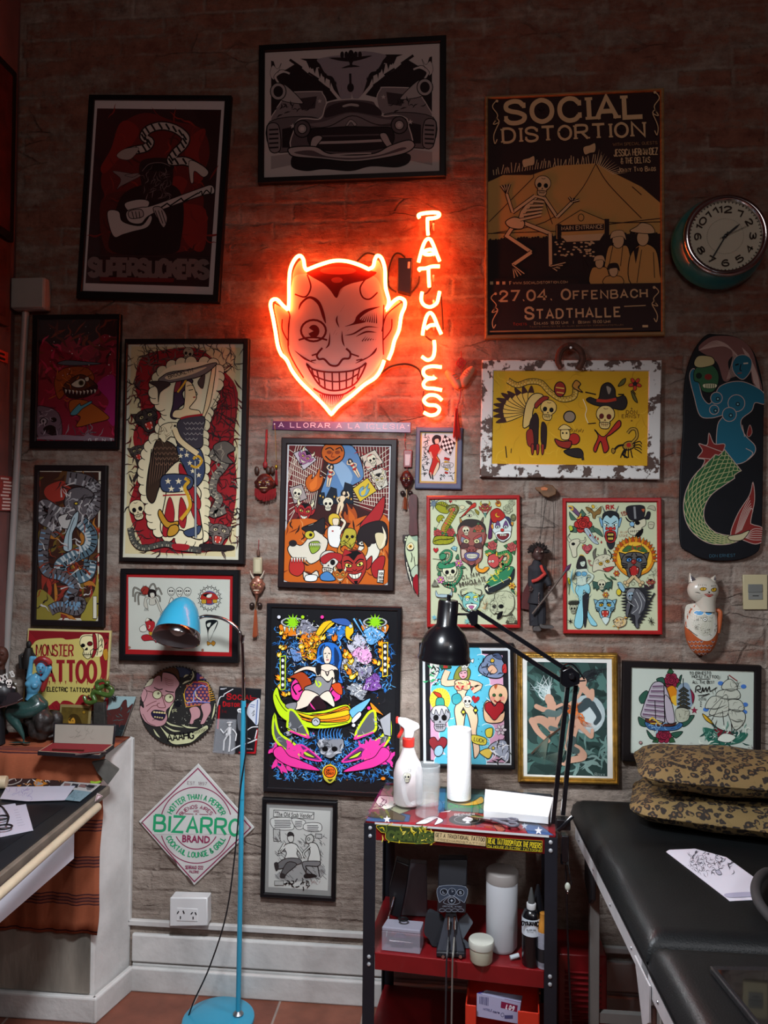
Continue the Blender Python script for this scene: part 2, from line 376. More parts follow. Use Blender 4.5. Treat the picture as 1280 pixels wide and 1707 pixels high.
# stroke letters: grid 0..4 wide, 0..6 high; '~' = curved
GL={
'A':("0 0 2 6 4 0","0.7 2 3.3 2"),'B':("0 0 0 6","~0 6 2.4 6 3.4 5.6 3.5 4.4 2.6 3.2 0 3.1","~0 3.1 2.6 3.1 3.8 2.6 3.9 0.9 2.8 0.05 0 0"),
'C':("~3.8 4.7 3 5.8 1.6 6 0.4 4.9 0 3 0.4 1.1 1.6 0 3 0.2 3.8 1.3",),'D':("0 0 0 6","~0 6 2 6 3.4 5 3.9 3 3.4 1 2 0 0 0"),
'E':("3.5 0 0 0 0 6 3.5 6","0 3.1 2.6 3.1"),'F':("0 0 0 6 3.5 6","0 3.1 2.6 3.1"),
'G':("~3.8 4.7 3 5.8 1.6 6 0.4 4.9 0 3 0.4 1.1 1.6 0 3 0.2 3.8 1.2","3.8 0.9 3.8 2.7 2.3 2.7"),'H':("0 0 0 6","4 0 4 6","0 3 4 3"),
'I':("0.5 0 0.5 6",),'J':("~3 6 3 1.5 2.2 0.2 0.9 0.1 0 1.4",),'K':("0 0 0 6","4 6 0 2.4","1.2 3.5 4 0"),'L':("0 6 0 0 3.5 0",),
'M':("0 0 0 6 2.3 1.2 4.6 6 4.6 0",),'N':("0 0 0 6 4 0 4 6",),'O':("~c2 6 0.5 5 0 3 0.5 1 2 0 3.5 1 4 3 3.5 5",),
'P':("0 0 0 6","~0 6 2.4 6 3.6 5.5 3.7 3.7 2.6 2.8 0 2.7"),'Q':("~c2 6 0.5 5 0 3 0.5 1 2 0 3.5 1 4 3 3.5 5","2.4 1.5 4 -0.4"),
'R':("0 0 0 6","~0 6 2.4 6 3.6 5.5 3.7 3.8 2.6 3 0 2.9","2 2.9 4 0"),'S':("~3.6 4.8 2.9 5.8 1.6 6 0.4 5.3 0.3 4 1.2 3.3 2.7 2.8 3.8 1.9 3.5 0.6 2.2 0 0.8 0.2 0 1.3",),
'T':("2 0 2 6","0 6 4 6"),'U':("~0 6 0 2 0.6 0.5 2 0 3.4 0.5 4 2 4 6",),'V':("0 6 2 0 4 6",),'W':("0 6 1.2 0 2.6 4.6 4 0 5.2 6",),
'X':("0 0 4 6","0 6 4 0"),'Y':("0 6 2 3 4 6","2 3 2 0"),'Z':("0 6 4 6 0 0 4 0",),
'0':("~c1.8 6 0.4 5 0 3 0.4 1 1.8 0 3.2 1 3.6 3 3.2 5",),'1':("0.2 4.8 1.4 6 1.4 0",),'2':("~0.1 4.6 0.8 5.8 2.2 6 3.4 5 3.2 3.6 1.6 2 0 0","0 0 3.7 0"),
'3':("~0.2 5.2 1.6 6 3.2 5.4 3.2 3.9 1.5 3.2 3.3 2.7 3.6 1 2 0 0 0.7",),'4':("2.8 0 2.8 6 0 2 4 2",),'5':("3.4 6 0.5 6 0.3 3.3","~0.3 3.3 2 3.8 3.6 2.8 3.5 1 2 0 0 0.7"),
'6':("~3.2 5.4 2 6 0.6 4.8 0 2.5 0.6 0.6 2 0 3.4 0.8 3.5 2.4 2.2 3.5 0.7 2.9",),'7':("0 6 3.8 6 1.2 0",),'8':("~c1.9 6 0.4 5.2 0.6 3.8 1.9 3.2 0.2 2.2 0.3 0.6 1.9 0 3.5 0.6 3.6 2.2 1.9 3.2 3.2 3.8 3.4 5.2",),
'9':("~0.5 0.5 1.8 0 3.2 1.2 3.6 3.8 3 5.5 1.8 6 0.4 5.3 0.2 3.8 1.2 2.6 3 3",),'.':("0.3 0 0.7 0.3",),',':("0.5 0.3 0.2 -1",),'!':("0.4 6 0.4 2","0.4 0 0.4 0.5"),
'&':("~4 0 1 3.6 0.8 5.2 1.8 6 2.8 5.2 2.4 4 0.5 2.6 0.1 1.2 1.2 0 2.8 0.5 4 2.6",),'-':("0.3 3 2.2 3",),'\'':("0.3 6 0.2 4.6",),'"':("0.2 6 0.2 4.8","1.2 6 1.2 4.8"),':':("0.4 1 0.4 1.5","0.4 4 0.4 4.5"),'/':("0 0 2.4 6",),
}
class Art:
 def __init__(s,crop,scale,P,n,quad=None,lift=0.0,step=1e-5):
  s.cx,s.cy=crop;s.k=scale;s.P=Vector(P);s.n=Vector(n).normalized()
  if s.n.dot(EYE-s.P)<0:s.n=-s.n
  a=Vector((0,0,1)) if abs(s.n.z)<0.9 else Vector((0,1,0))
  s.u=a.cross(s.n).normalized();s.w=s.n.cross(s.u)
  s.sh=[];s.T=None;s.ocol=K;s.lift=lift;s.step=step;s.warp=None
  s.Q=None
  if quad:s.Q=s.orient([s.uv(*p) for p in quad])
 def orient(s,Q):
  A=sum(Q[i][0]*Q[(i+1) % len(Q)][1]-Q[(i+1) % len(Q)][0]*Q[i][1] for i in range(len(Q)))
  return Q if A>0 else Q[::-1]
 def setclip(s,P,smooth=False):        # clip region in crop coordinates (convex)
  s.Q=s.orient([s.uv(s.cx+p[0]/s.k,s.cy+p[1]/s.k) for p in (cr2(pts(P),True) if smooth else pts(P))])
 def uv(s,X,Y):
  q=atplane(X,Y,s.P,s.n)-s.P;return (q.dot(s.u),q.dot(s.w))
 def tr(s,p):
  if s.T:
   x,y,sc,c,sn,fl=s.T;a,b=p[0]*fl*sc,p[1]*sc
   return (x+a*c-b*sn,y+a*sn+b*c)
  return p
 def raw(s,col,polys):
  faces=[]
  for P in polys:
   q=[s.uv(s.cx+p[0]/s.k,s.cy+p[1]/s.k) for p in map(s.tr,P)]
   if s.Q:
    if any(((s.Q[(i+1) % len(s.Q)][0]-s.Q[i][0])*(p[1]-s.Q[i][1])-(s.Q[(i+1) % len(s.Q)][1]-s.Q[i][1])*(p[0]-s.Q[i][0]))<0 for p in q for i in range(len(s.Q))):
     q=clip_poly(q,s.Q)
   if len(q) >= 3:faces.append(q)
  if faces:s.sh.append((col,faces))
 def f(s,col,P,o=0,oc=None,sm=1):
  P=pts(P);Q=cr2(P,True) if sm else P
  if col:s.raw(col,[Q])
  if o:s.stroke(oc or s.ocol,o,Q,True)
  return s
 def stroke(s,col,w,Q,closed=False,taper=0):
  if s.T:w=w/s.T[2] if w<0 else w
  w=abs(w)*getattr(s,'ws',1.0);N=len(Q)
  if N<2:return
  Lp,Rp=[],[]
  for i,p in enumerate(Q):
   a=Q[i-1] if (i>0 or closed) else p;b=Q[(i+1) % N] if (i<N-1 or closed) else p
   d1=(p[0]-a[0],p[1]-a[1]);d2=(b[0]-p[0],b[1]-p[1])
   l1=math.hypot(*d1) or 1e-9;l2=math.hypot(*d2) or 1e-9
   if a is p or l1<1e-8:d1,l1=d2,l2
   if b is p or l2<1e-8:d2,l2=d1,l1
   n1=(-d1[1]/l1,d1[0]/l1);n2=(-d2[1]/l2,d2[0]/l2);m=(n1[0]+n2[0],n1[1]+n2[1]);lm=math.hypot(*m)
   if lm<0.5:m=n1;k=1
   else:m=(m[0]/lm,m[1]/lm);k=min(1/max(0.4,m[0]*n1[0]+m[1]*n1[1]),1.8)
   ww=w/2*k
   if taper and not closed:
    t=i/(N-1);ww *= (1-t*0.93) if taper == 1 else max(0.07,math.sin(PI*t))
   Lp.append((p[0]+m[0]*ww,p[1]+m[1]*ww));Rp.append((p[0]-m[0]*ww,p[1]-m[1]*ww))
  s.raw(col,[[Lp[i],Lp[(i+1) % N],Rp[(i+1) % N],Rp[i]] for i in range(N if closed else N-1)])
 def l(s,col,w,P,sm=1,t=0,cl=False):
  P=pts(P);s.stroke(col,w,cr2(P,cl) if sm else P,cl,t);return s
 def e(s,col,x,y,rx,ry=None,a=0,o=0,oc=None,n=20):
  ry=rx if ry is None else ry;c,sn=math.cos(math.radians(a)),math.sin(math.radians(a))
  P=[(x+rx*math.cos(2*PI*i/n)*c-ry*math.sin(2*PI*i/n)*sn,y+rx*math.cos(2*PI*i/n)*sn+ry*math.sin(2*PI*i/n)*c) for i in range(n)]
  return s.f(col,P,o,oc,0)
 def r(s,col,x0,y0,x1,y1,o=0,oc=None):
  return s.f(col,[(x0,y0),(x1,y0),(x1,y1),(x0,y1)],o,oc,0)
 def star(s,col,x,y,r,n=5,q=0.4,rot=-90,o=0,oc=None):
  return s.f(col,[(x+(r if i % 2 == 0 else r*q)*math.cos(math.radians(rot)+PI*i/n),y+(r if i % 2 == 0 else r*q)*math.sin(math.radians(rot)+PI*i/n)) for i in range(2*n)],o,oc,0)
 def m(s,fn,x,y,sc,rot=0,fl=1,**kw):
  old=s.T;c,sn=math.cos(math.radians(rot)),math.sin(math.radians(rot));s.T=(x,y,sc,c,sn,fl);fn(s,**kw);s.T=old;return s
 # lettering along a straight or curved base line
 def tx(s,col,txt,x0,y0,x1,y1,h,w=1.0,serif=0,gap=1.3,jit=0,style=None,arc=None,hvar=None):
  adv=[];tot=0;rnd=random.Random(len(txt))
  for ch in txt:
   g=GL.get(ch.upper());small=0.78 if ch.islower() else 1.0
   wd=1.6 if g is None else max(float(v) for p in g for v in p.strip('~c').split()[::2])
   adv.append((g,tot,small));tot += wd*small+gap+(0.4 if serif else 0)
  tot -= gap
  dx,dy=x1-x0,y1-y0;Ln=math.hypot(dx,dy) or 1;ux=(dx/Ln,dy/Ln);sx=Ln/tot;sy=h/6
  for g,off,small in adv:
   if not g:continue
   jy=rnd.uniform(-jit,jit)
   def mp(a,b):
    a=(off+a*small)*sx;b=b*small*sy+jy
    if arc:
     X,Y,R,a0,a1=arc;th=math.radians(a0+(a1-a0)*a/Ln);rr=R+b if a1>a0 else R-b
     return (X+rr*math.cos(th),Y+rr*math.sin(th))
    return (x0+ux[0]*a+ux[1]*b,y0+ux[1]*a-ux[0]*b)
   for st in g:
    cv=st.startswith('~');cl=st.startswith('~c');v=[float(t) for t in st.strip('~c').split()];P=list(zip(v[::2],v[1::2]))
    Q=cr2(P,cl,4) if cv else P
    ww=w*sy*0.95*small
    s.stroke(col,ww,[mp(*p) for p in Q],cl)
    if not cl:
     for p,q in ((P[0],P[1]),(P[-1],P[-2])):
      if serif and (p[1] in (0,6)) and abs(q[0]-p[0])<2.6 and abs(p[1]-q[1])>0.5:
       e=serif;b=p[1]+(0.3 if p[1] == 0 else-0.3)
       s.stroke(col,ww*0.62,[mp(p[0]-e,b),mp(p[0]+e,b)])
      elif serif and cv and p[1] not in (0,6,3.1,2.7,2.9):
       s.stroke(col,ww*0.8,[mp(p[0]+0.15,p[1]-0.75),mp(p[0]+0.15,p[1]+0.75)])
  return s
 def bf(s,col,txt,x0,y0,x1,y1,h,bold=0.0,shear=0.0):      # the built-in sans font, fitted between two base line points
  cu=bpy.data.curves.new('t','FONT');cu.body=txt;cu.offset=bold;cu.shear=shear;cu.resolution_u=2
  ob=bpy.data.objects.new('t',cu);COL.objects.link(ob)
  me=ob.to_mesh(depsgraph=bpy.context.evaluated_depsgraph_get()) if False else None
  dg=bpy.context.evaluated_depsgraph_get();ev=ob.evaluated_get(dg);me=ev.to_mesh()
  V=[(v.co.x,v.co.y) for v in me.vertices];F=[list(p.vertices) for p in me.polygons];ev.to_mesh_clear()
  bpy.data.objects.remove(ob);bpy.data.curves.remove(cu)
  if not V:return s
  a,b=min(v[0] for v in V),max(v[0] for v in V);cap=0.7
  dx,dy=x1-x0,y1-y0;L_=math.hypot(dx,dy);ux=(dx/L_,dy/L_)
  def mp(p):
   q=(p[0]-a)/(b-a)*L_;t=p[1]/cap*h;return (x0+ux[0]*q+ux[1]*t,y0+ux[1]*q-ux[0]*t)
  s.raw(col,[[mp(V[i]) for i in f] for f in F]);return s
 def build(s,name,parent,label=None,rough=0.55,base=None,loc=None,edge=0.0):
  cols=[];mb=MB();N=len(s.sh);st=min(s.step,0.009/max(N,1))
  for i,(c,faces) in enumerate(s.sh):
   if c not in cols:cols.append(c)
   mb.cur=cols.index(c);off=s.n*(s.lift+st*(i+1))
   for q in faces:
    vs=[s.P+s.u*p[0]+s.w*p[1]+off for p in q]
    if s.warp:vs=[s.warp(v,st*(i+1)) for v in vs]
    A=sum(q[j][0]*q[(j+1) % len(q)][1]-q[(j+1) % len(q)][0]*q[j][1] for j in range(len(q)))
    fc=list(range(len(vs)))
    mb.add(vs,[fc if A>0 else fc[::-1]])
  o=link(name,mb,[mat(c,rough=rough,spec=0.15) if isinstance(c,str) else c for c in cols],parent,loc=loc,smooth=0)
  if label:o['label']=label
  return o
# ---- motifs in unit coordinates (x right, y down, about one unit radius)
def skull(a,c='e8e0c8',eye=K,o=.07,jaw=1):
 a.f(c,"-.62,.25 -.8,-.1 -.72,-.6 -.3,-.95 .3,-.95 .72,-.6 .8,-.1 .62,.25 .45,.4 .4,.6 -.4,.6 -.45,.4",o)
 a.e(eye,-.33,-.02,.22,.25,8).e(eye,.33,-.02,.22,.25,-8);a.f(eye,"0,.18 .11,.4 0,.36 -.11,.4",sm=0)
 if jaw:
  a.f(c,"-.42,.55 -.36,.98 0,1.08 .36,.98 .42,.55",o)
  a.l(eye,.05,"-.38,.66 0,.72 .38,.66")
  for x in (-.25,-.1,.06,.21):a.l(eye,.045,[(x,.52),(x,.9)],0)
 a.l(eye,.05,"-.62,.25 -.5,.2 -.45,.4").l(eye,.05,"-.2,-.75 0,-.68 .2,-.75")
def rose(a,c='b8252c',d=None,o=.07,leaf='3d6b45'):
 d=d or K
 if leaf:
  for r_ in (30,150,265):a.f(leaf,[(math.cos(math.radians(r_+t))*q,math.sin(math.radians(r_+t))*q) for t,q in ((0,.8),(-22,1.2),(0,1.75),(22,1.2))],o,sm=0)
 for r_ in range(0,360,60):a.e(c,.55*math.cos(math.radians(r_)),.55*math.sin(math.radians(r_)),.5,.45,r_,o)
 a.e(c,0,0,.55,.5,0,o);a.l(d,o,"-.35,.1 -.1,-.35 .3,-.2 .25,.2 -.1,.2 -.12,-.05 .1,-.08");a.l(d,o,"-.75,.3 -.4,.55 .2,.5").l(d,o,"-.6,-.5 -.2,-.7 .45,-.55")
def flower(a,c='d8432a',ctr='e8c23a',n=6,o=.07):
 for i in range(n):
  t=360*i/n;a.e(c,.6*math.cos(math.radians(t)),.6*math.sin(math.radians(t)),.42,.26,t,o)
 a.e(ctr,0,0,.3,.3,0,o)
def heart(a,c='b8252c',o=.08):
 a.f(c,"0,-.4 .35,-.8 .85,-.65 .9,-.1 .5,.45 0,.95 -.5,.45 -.9,-.1 -.85,-.65 -.35,-.8",o)
def dagger(a,c='b9c4cc',h='6a4a7a',g='d9a92c',o=.05):
 a.f(c,"-.14,-.2 .14,-.2 .12,.7 0,1.1 -.12,.7",o,sm=0).l(K,o*.7,"0,-.2 0,.9",0);a.f(g,"-.42,-.32 .42,-.32 .36,-.18 -.36,-.18",o,sm=0);a.f(h,"-.1,-.32 .1,-.32 .14,-.9 -.14,-.9",o,sm=0);a.e(g,0,-.98,.17,.13,0,o)
def snakeb(a,P,w,c,belly,sc=K,n=22,o=2.2,head=1,hc=None):
 Q=cr2(pts(P),False,8);a.stroke(K,w+o*2,Q,False,0);a.stroke(c,w,Q);L_=len(Q)
 for i in range(1,n):
  j=int(i*(L_-1)/n);p=Q[j];q=Q[min(j+1,L_-1)];d=(q[0]-p[0],q[1]-p[1]);l=math.hypot(*d) or 1;nx=(-d[1]/l,d[0]/l)
  a.stroke(belly,w*.16,[p,(p[0]+nx[0]*w*.46,p[1]+nx[1]*w*.46)]);a.stroke(sc,w*.09,[p,(p[0]-nx[0]*w*.45,p[1]-nx[1]*w*.45)])
def devil(a,c='c22a22',o=.06,hair=K,eye='e8d96a',horn='e2d9b6',mouth='f0ead8'):
 for f_ in (1,-1):
  a.f(horn,[(f_*.35,-.75),(f_*.75,-1.05),(f_*.72,-1.5),(f_*1.0,-1.05),(f_*.75,-.5)],o)
  a.f(c,[(f_*.75,-.1),(f_*1.2,-.5),(f_*1.1,.1),(f_*.78,.35)],o)
 a.f(c,"-.75,-.5 -.4,-.95 .4,-.95 .75,-.5 .8,.1 .55,.7 0,1.25 -.55,.7 -.8,.1",o)
 a.f(hair,"-.6,-.72 -.3,-.95 .3,-.95 .6,-.72 .3,-.65 0,-.3 -.3,-.65",sm=0)
 for f_ in (1,-1):
  a.f(eye,[(f_*.15,-.02),(f_*.5,-.2),(f_*.58,0),(f_*.3,.1)],o);a.e(K,f_*.36,-.02,.08);a.l(K,o*1.6,[(f_*.08,-.12),(f_*.35,-.35),(f_*.65,-.3)])
  a.l(K,o,[(f_*.12,.42),(f_*.5,.3),(f_*.62,.05)])
 a.l(K,o,"-.14,.25 0,.36 .14,.25");a.f(mouth,"-.42,.5 0,.58 .42,.5 .25,.8 0,.88 -.25,.8",o)
 for x in (-.2,0,.2):a.l(K,o*.7,[(x,.54),(x,.84)],0)
 a.f(hair,"-.14,1.0 .14,1.0 0,1.5",sm=0)
def cat_head(a,c='8a97a0',d=K,eye='e2b93a',o=.06,tongue='b8352c'):
 for f_ in (1,-1):a.f(c,[(f_*.5,-.6),(f_*1.05,-.75),(f_*.9,-.2)],o,sm=0)
 a.f(c,"-.8,-.4 -.4,-.72 .4,-.72 .8,-.4 .88,.1 .55,.5 .4,.95 0,1.1 -.4,.95 -.55,.5 -.88,.1",o)
 for f_ in (1,-1):
  a.e(eye,f_*.36,-.22,.19,.13,f_*15,o);a.e(d,f_*.34,-.22,.07)
  for k in range(3):a.l(d,o*1.3,[(f_*.45,.1+k*.12),(f_*.85,.0+k*.16)],0)
  a.l(d,o*1.5,[(f_*.12,-.35),(f_*.3,-.45),(f_*.6,-.4)])
  a.l(d,o*1.2,[(f_*.1,-.68),(f_*.2,-.5)],0)
 a.f(d,"-.15,.0 .15,.0 0,.16",sm=0);a.f(tongue,"-.32,.35 0,.28 .32,.35 .25,.8 0,.92 -.25,.8",o)
 for f_ in (1,-1):a.f('f0ead8',[(f_*.26,.36),(f_*.16,.36),(f_*.2,.56)],sm=0).f('f0ead8',[(f_*.22,.82),(f_*.12,.86),(f_*.17,.66)],sm=0)
def flame(a,c='e0862a',d='e8c63c',o=.05):
 a.f(c,"0,1 -.55,.6 -.6,0 -.3,-.35 -.25,.05 -.05,-.4 .05,-1 .3,-.3 .5,-.5 .62,.1 .5,.65",o);a.f(d,"0,.85 -.25,.5 -.1,.1 .05,-.3 .25,.2 .28,.6",0)
def bat(a,c='2f5a4a',o=.05):
 for f_ in (1,-1):a.f(c,[(0,-.1),(f_*.5,-.55),(f_*1.1,-.7),(f_*1.0,.2),(f_*.8,0),(f_*.65,.35),(f_*.4,.1),(0,.5)],o,sm=0)
def lady(a,skin='e9d2b0',hair='262024',top='b8302c',skirt=None,o=.025,arm=1):
 # standing figure, feet at y=1, head at y=-1
 a.f(hair,"-.17,-.95 0,-1.05 .17,-.95 .22,-.7 .12,-.58 -.14,-.58 -.22,-.72",o)
 if arm:
  a.l(K,.13,"-.16,-.5 -.38,-.7 -.2,-.95",1);a.l(skin,.09,"-.16,-.5 -.38,-.7 -.2,-.95");a.l(K,.13,".16,-.5 .36,-.25 .18,-.05");a.l(skin,.09,".16,-.5 .36,-.25 .18,-.05")
 a.f(skin,"-.07,-.6 .07,-.6 .2,-.5 .17,-.3 .12,-.15 .22,.05 .2,.4 .13,.95 .03,1 .02,.4 0,.15 -.03,.4 -.05,1 -.14,.95 -.2,.4 -.22,.05 -.12,-.15 -.17,-.3 -.2,-.5",o)
 a.e(skin,0,-.78,.11,.15,0,o);a.l(K,.02,"-.07,-.8 -.03,-.81").l(K,.02,".03,-.81 .07,-.8").l('a8252c',.025,"-.03,-.7 .03,-.7")
 if top:a.f(top,"-.18,-.42 0,-.38 .18,-.42 .15,-.25 -.15,-.25",o).f(top,"-.21,.0 .21,.0 .1,.17 0,.24 -.1,.17",o)
 if skirt:a.f(skirt,"-.12,-.15 .12,-.15 .24,.1 .3,.9 .02,.95 0,.3 -.05,.95 -.3,.9 -.24,.1",o)
def curls(a,col,n,x0,y0,x1,y1,seed,w=3,L_=40,t=2):
 R=random.Random(seed)
 for i in range(n):
  x,y=R.uniform(x0,x1),R.uniform(y0,y1);an=R.uniform(0,6.3);cu=R.uniform(-1.2,1.2);P=[(x,y)]
  c=col[i % len(col)] if isinstance(col,list) else col
  for k in range(5):x += math.cos(an)*L_/5;y += math.sin(an)*L_/5;an += cu*0.7*(1 if k % 3 else-.8);P.append((x,y))
  a.l(c,w*R.uniform(.6,1.4),P,t=t)
def dots(a,cols,n,x0,y0,x1,y1,seed,r0=1,r1=5,o=0):
 R=random.Random(seed)
 for i in range(n):a.e(cols[i % len(cols)],R.uniform(x0,x1),R.uniform(y0,y1),R.uniform(r0,r1),o=o,n=9)
# ---------------------------------------------------------------- picture frames
def rect_from(quad,y):
 P=[aty(p[0],p[1],y) for p in quad];u=[Vector((p.x,p.z)) for p in P]
 c=(u[0]+u[1]+u[2]+u[3])/4;ex=(u[1]-u[0]+u[2]-u[3])/2;ey=(u[0]-u[3]+u[1]-u[2])/2
 th=(math.atan2(ex.y,ex.x)+math.atan2(-ey.x,ey.y))/2
 return c,ex.length,ey.length,th
def frame(name,label,cat,outer,inner,fmat,crop,scale,depth=0.022,glass=True,prof='flat',group=None,paper=None,fname='frame',back=0.001,inset=0.010):
 """outer / inner: photo pixel quads TL TR BR BL. Returns thing, Art on the print plane."""
 c,w,h,th=rect_from(outer,-depth-back);ci,wi,hi,_=rect_from(inner,-depth-back)
 t=thing(name,label,cat,(c.x,0,c.y),group)
 e=Vector((math.cos(th),math.sin(th)));n=Vector((-math.sin(th),math.cos(th)))
 def loop(cc,ww,hh,y):return [Vector((cc.x+e.x*a*ww/2+n.x*b*hh/2,y,cc.y+e.y*a*ww/2+n.y*b*hh/2)) for a,b in ((-1,1),(1,1),(1,-1),(-1,-1))]
 y0,y1=-back,-back-depth
 bw=min((w-wi),(h-hi))/2
 if prof == 'flat':L_=[(0,y0,0),(0,y1+0.003,0),(0.003,y1,0),(bw-0.003,y1,1),(bw,y1+0.004,1),(bw,y0,1)]
 else:L_=[(0,y0,0),(0,y1+0.010,0),(0.2*bw,y1+0.002,0),(0.4*bw,y1,0),(0.62*bw,y1+0.006,0),(0.8*bw,y1+0.005,1),(bw,y1+0.011,1),(bw,y0,1)]
 loops=[]
 for ins,y,side in L_:
  f_=min(1.0,ins/bw) if bw>0 else 0
  cc=c.lerp(ci,f_);ww=w+(wi-w)*f_;hh=h+(hi-h)*f_
  loops.append(loop(cc,ww,hh,y))
 vs=[v for l in loops for v in l];fs=[]
 for i in range(len(loops)-1):
  for k in range(4):fs.append((i*4+k,(i+1)*4+k,(i+1)*4+(k+1) % 4,i*4+(k+1) % 4))
 mb=MB().add(vs,fs);link(fname,mb,fmat,t,smooth=0)
 yp=-back-max(0.004,depth-inset)
 mb=MB().prism(loop(ci,wi+0.002,hi+0.002,-back),(0,yp+back+0.0002,0));link('backing_board',mb,mat('5a4c3e',0.8),t,smooth=0)
 a=Art(crop,scale,(0,yp,0),(0,-1,0))
 # clip to the opening
 a.Q=a.orient([((p-a.P).dot(a.u),(p-a.P).dot(a.w)) for p in loop(ci,wi,hi,yp)])
 if paper:a.sh.append((paper,[list(a.Q)]))
 if glass:
  mb=MB().add(loop(ci,wi,hi,yp-0.0055),[(0,1,2,3)]);a.glass=(mb,t)
 else:a.glass=None
 a.t=t
 return t,a
def finish(a,name='print',label=None,rough=0.55):
 o=a.build(name,a.t,label,rough)
 if a.glass:link('glass',a.glass[0],PANE,a.glass[1],smooth=0)
 return o
def Z(s_,crop,scale): # crop-space quad string -> photo pixels
 return [(crop[0]+x/scale,crop[1]+y/scale) for x,y in pts(s_)]
FB=mat('0f0e11',0.42,var=0.2,vs=6,spec=.3);FD=mat('161112',0.45,var=0.2,vs=6,spec=.3)
BL,WH='15131a','ece8de'
# ================= guitar player gig print, upper left
t,a=frame('framed_print','black framed dark red print of a guitar player and snake, upper left','framed picture',
 [(147.8,157.2),(385.6,157.9),(364.4,503.9),(126,496.5)],[(156.5,165),(374.5,166),(354,491),(136,484)],FB,(0,0),2.977,paper='d9c9c9')
a.f('35171a',"482,538 1098,545 1036,1424 424,1405",sm=0)
a.f('6e1d1b',"600,620 720,560 860,600 1000,640 1040,760 1000,900 1010,1020 960,1180 900,1250 600,1240 560,1050 500,900 560,740",0)
a.f('8d231d',"590,620 640,600 690,650 640,740 580,800 520,860 500,830 550,740").f('8d231d',"930,700 1000,640 1020,660 985,760 1010,880 960,900 920,800").f('8d231d',"860,880 930,900 900,1000 1020,1040 1010,1240 920,1200 850,1000")
a.f('5b1f1b',"500,1000 620,950 700,1000 620,1230 520,1230");curls(a,['4a1716','97291f','7d201c'],60,500,580,1040,1250,3,8,90)
# figure: hat, bearded face, coat
a.f('241114',"560,1120 600,980 700,920 860,920 910,1010 900,1180 850,1260 560,1250");a.f('2b1618',"700,900 690,830 720,790 840,790 860,860 840,960 770,1000 710,960")
a.e('1c0e10',785,830,80,22);a.l('8d7474',3,"706,850 740,815 800,808 845,825");curls(a,['8a6f6f','6d5557'],40,715,850,845,980,5,3,45)
# striped snake over the hat
sn="600,775 650,750 720,735 745,705 715,680 735,645 800,625 870,640 920,680 910,720 870,760 850,800 920,800 980,830 1020,860"
a.l(K,46,sn);a.l('c9b5ad',34,sn,t=0)
Q=cr2(pts(sn),False,4)
for i in range(2,len(Q)-2,2):a.l(K,9,[(Q[i][0]-13,Q[i][1]-14),(Q[i][0]+6,Q[i][1]+16)],0)
a.f('c9b5ad',"940,800 1000,820 1035,855 1010,880 965,850 960,905 945,900",3);a.f('b29c96',"580,770 620,740 690,735 650,790 600,790",2)
for q in ("560,850 640,860 700,870 650,900 600,925 580,940 600,890","620,870 690,860 660,880"):a.f('8e7877',q,2)
# guitar
a.f('cdbcb8',"535,1050 590,1050 610,1100 700,1120 745,1070 755,1090 730,1130 660,1150 610,1165 570,1178 545,1130",4);a.f('cdbcb8',"620,1010 690,990 740,1000 730,1035 690,1060 640,1050",4)
a.f('cdbcb8',"630,1050 700,1030 760,1020 980,940 1050,920 1062,960 1000,972 760,1060 700,1110 640,1100",4);a.l(K,7,"780,1045 830,1010 845,1022 900,985 912,1000 985,958",0);a.l(K,6,"985,962 1000,950 1005,968 1025,945 1045,960 1050,930")
for q in ("640,1050 700,1040 710,1075 650,1085","760,1035 800,1030 830,1080 815,1130 790,1100"):a.f('b9a5a2',q,4)
for k in range(3):a.l(K,4,[(655+k*18,1050),(665+k*15,1085)]);a.l(K,4,[(770+k*16,1045),(795+k*14,1110)])
a.r('2a1315',440,1272,1040,1372);a.tx('7d6563','SUPERSUCKERS',446,1366,1028,1378,78,2.2,0,0.7);a.f('6e1b1c',"500,1375 865,1382 862,1402 498,1395",sm=0);a.l('3a2224',4,"448,1268 1040,1280",0)
finish(a)
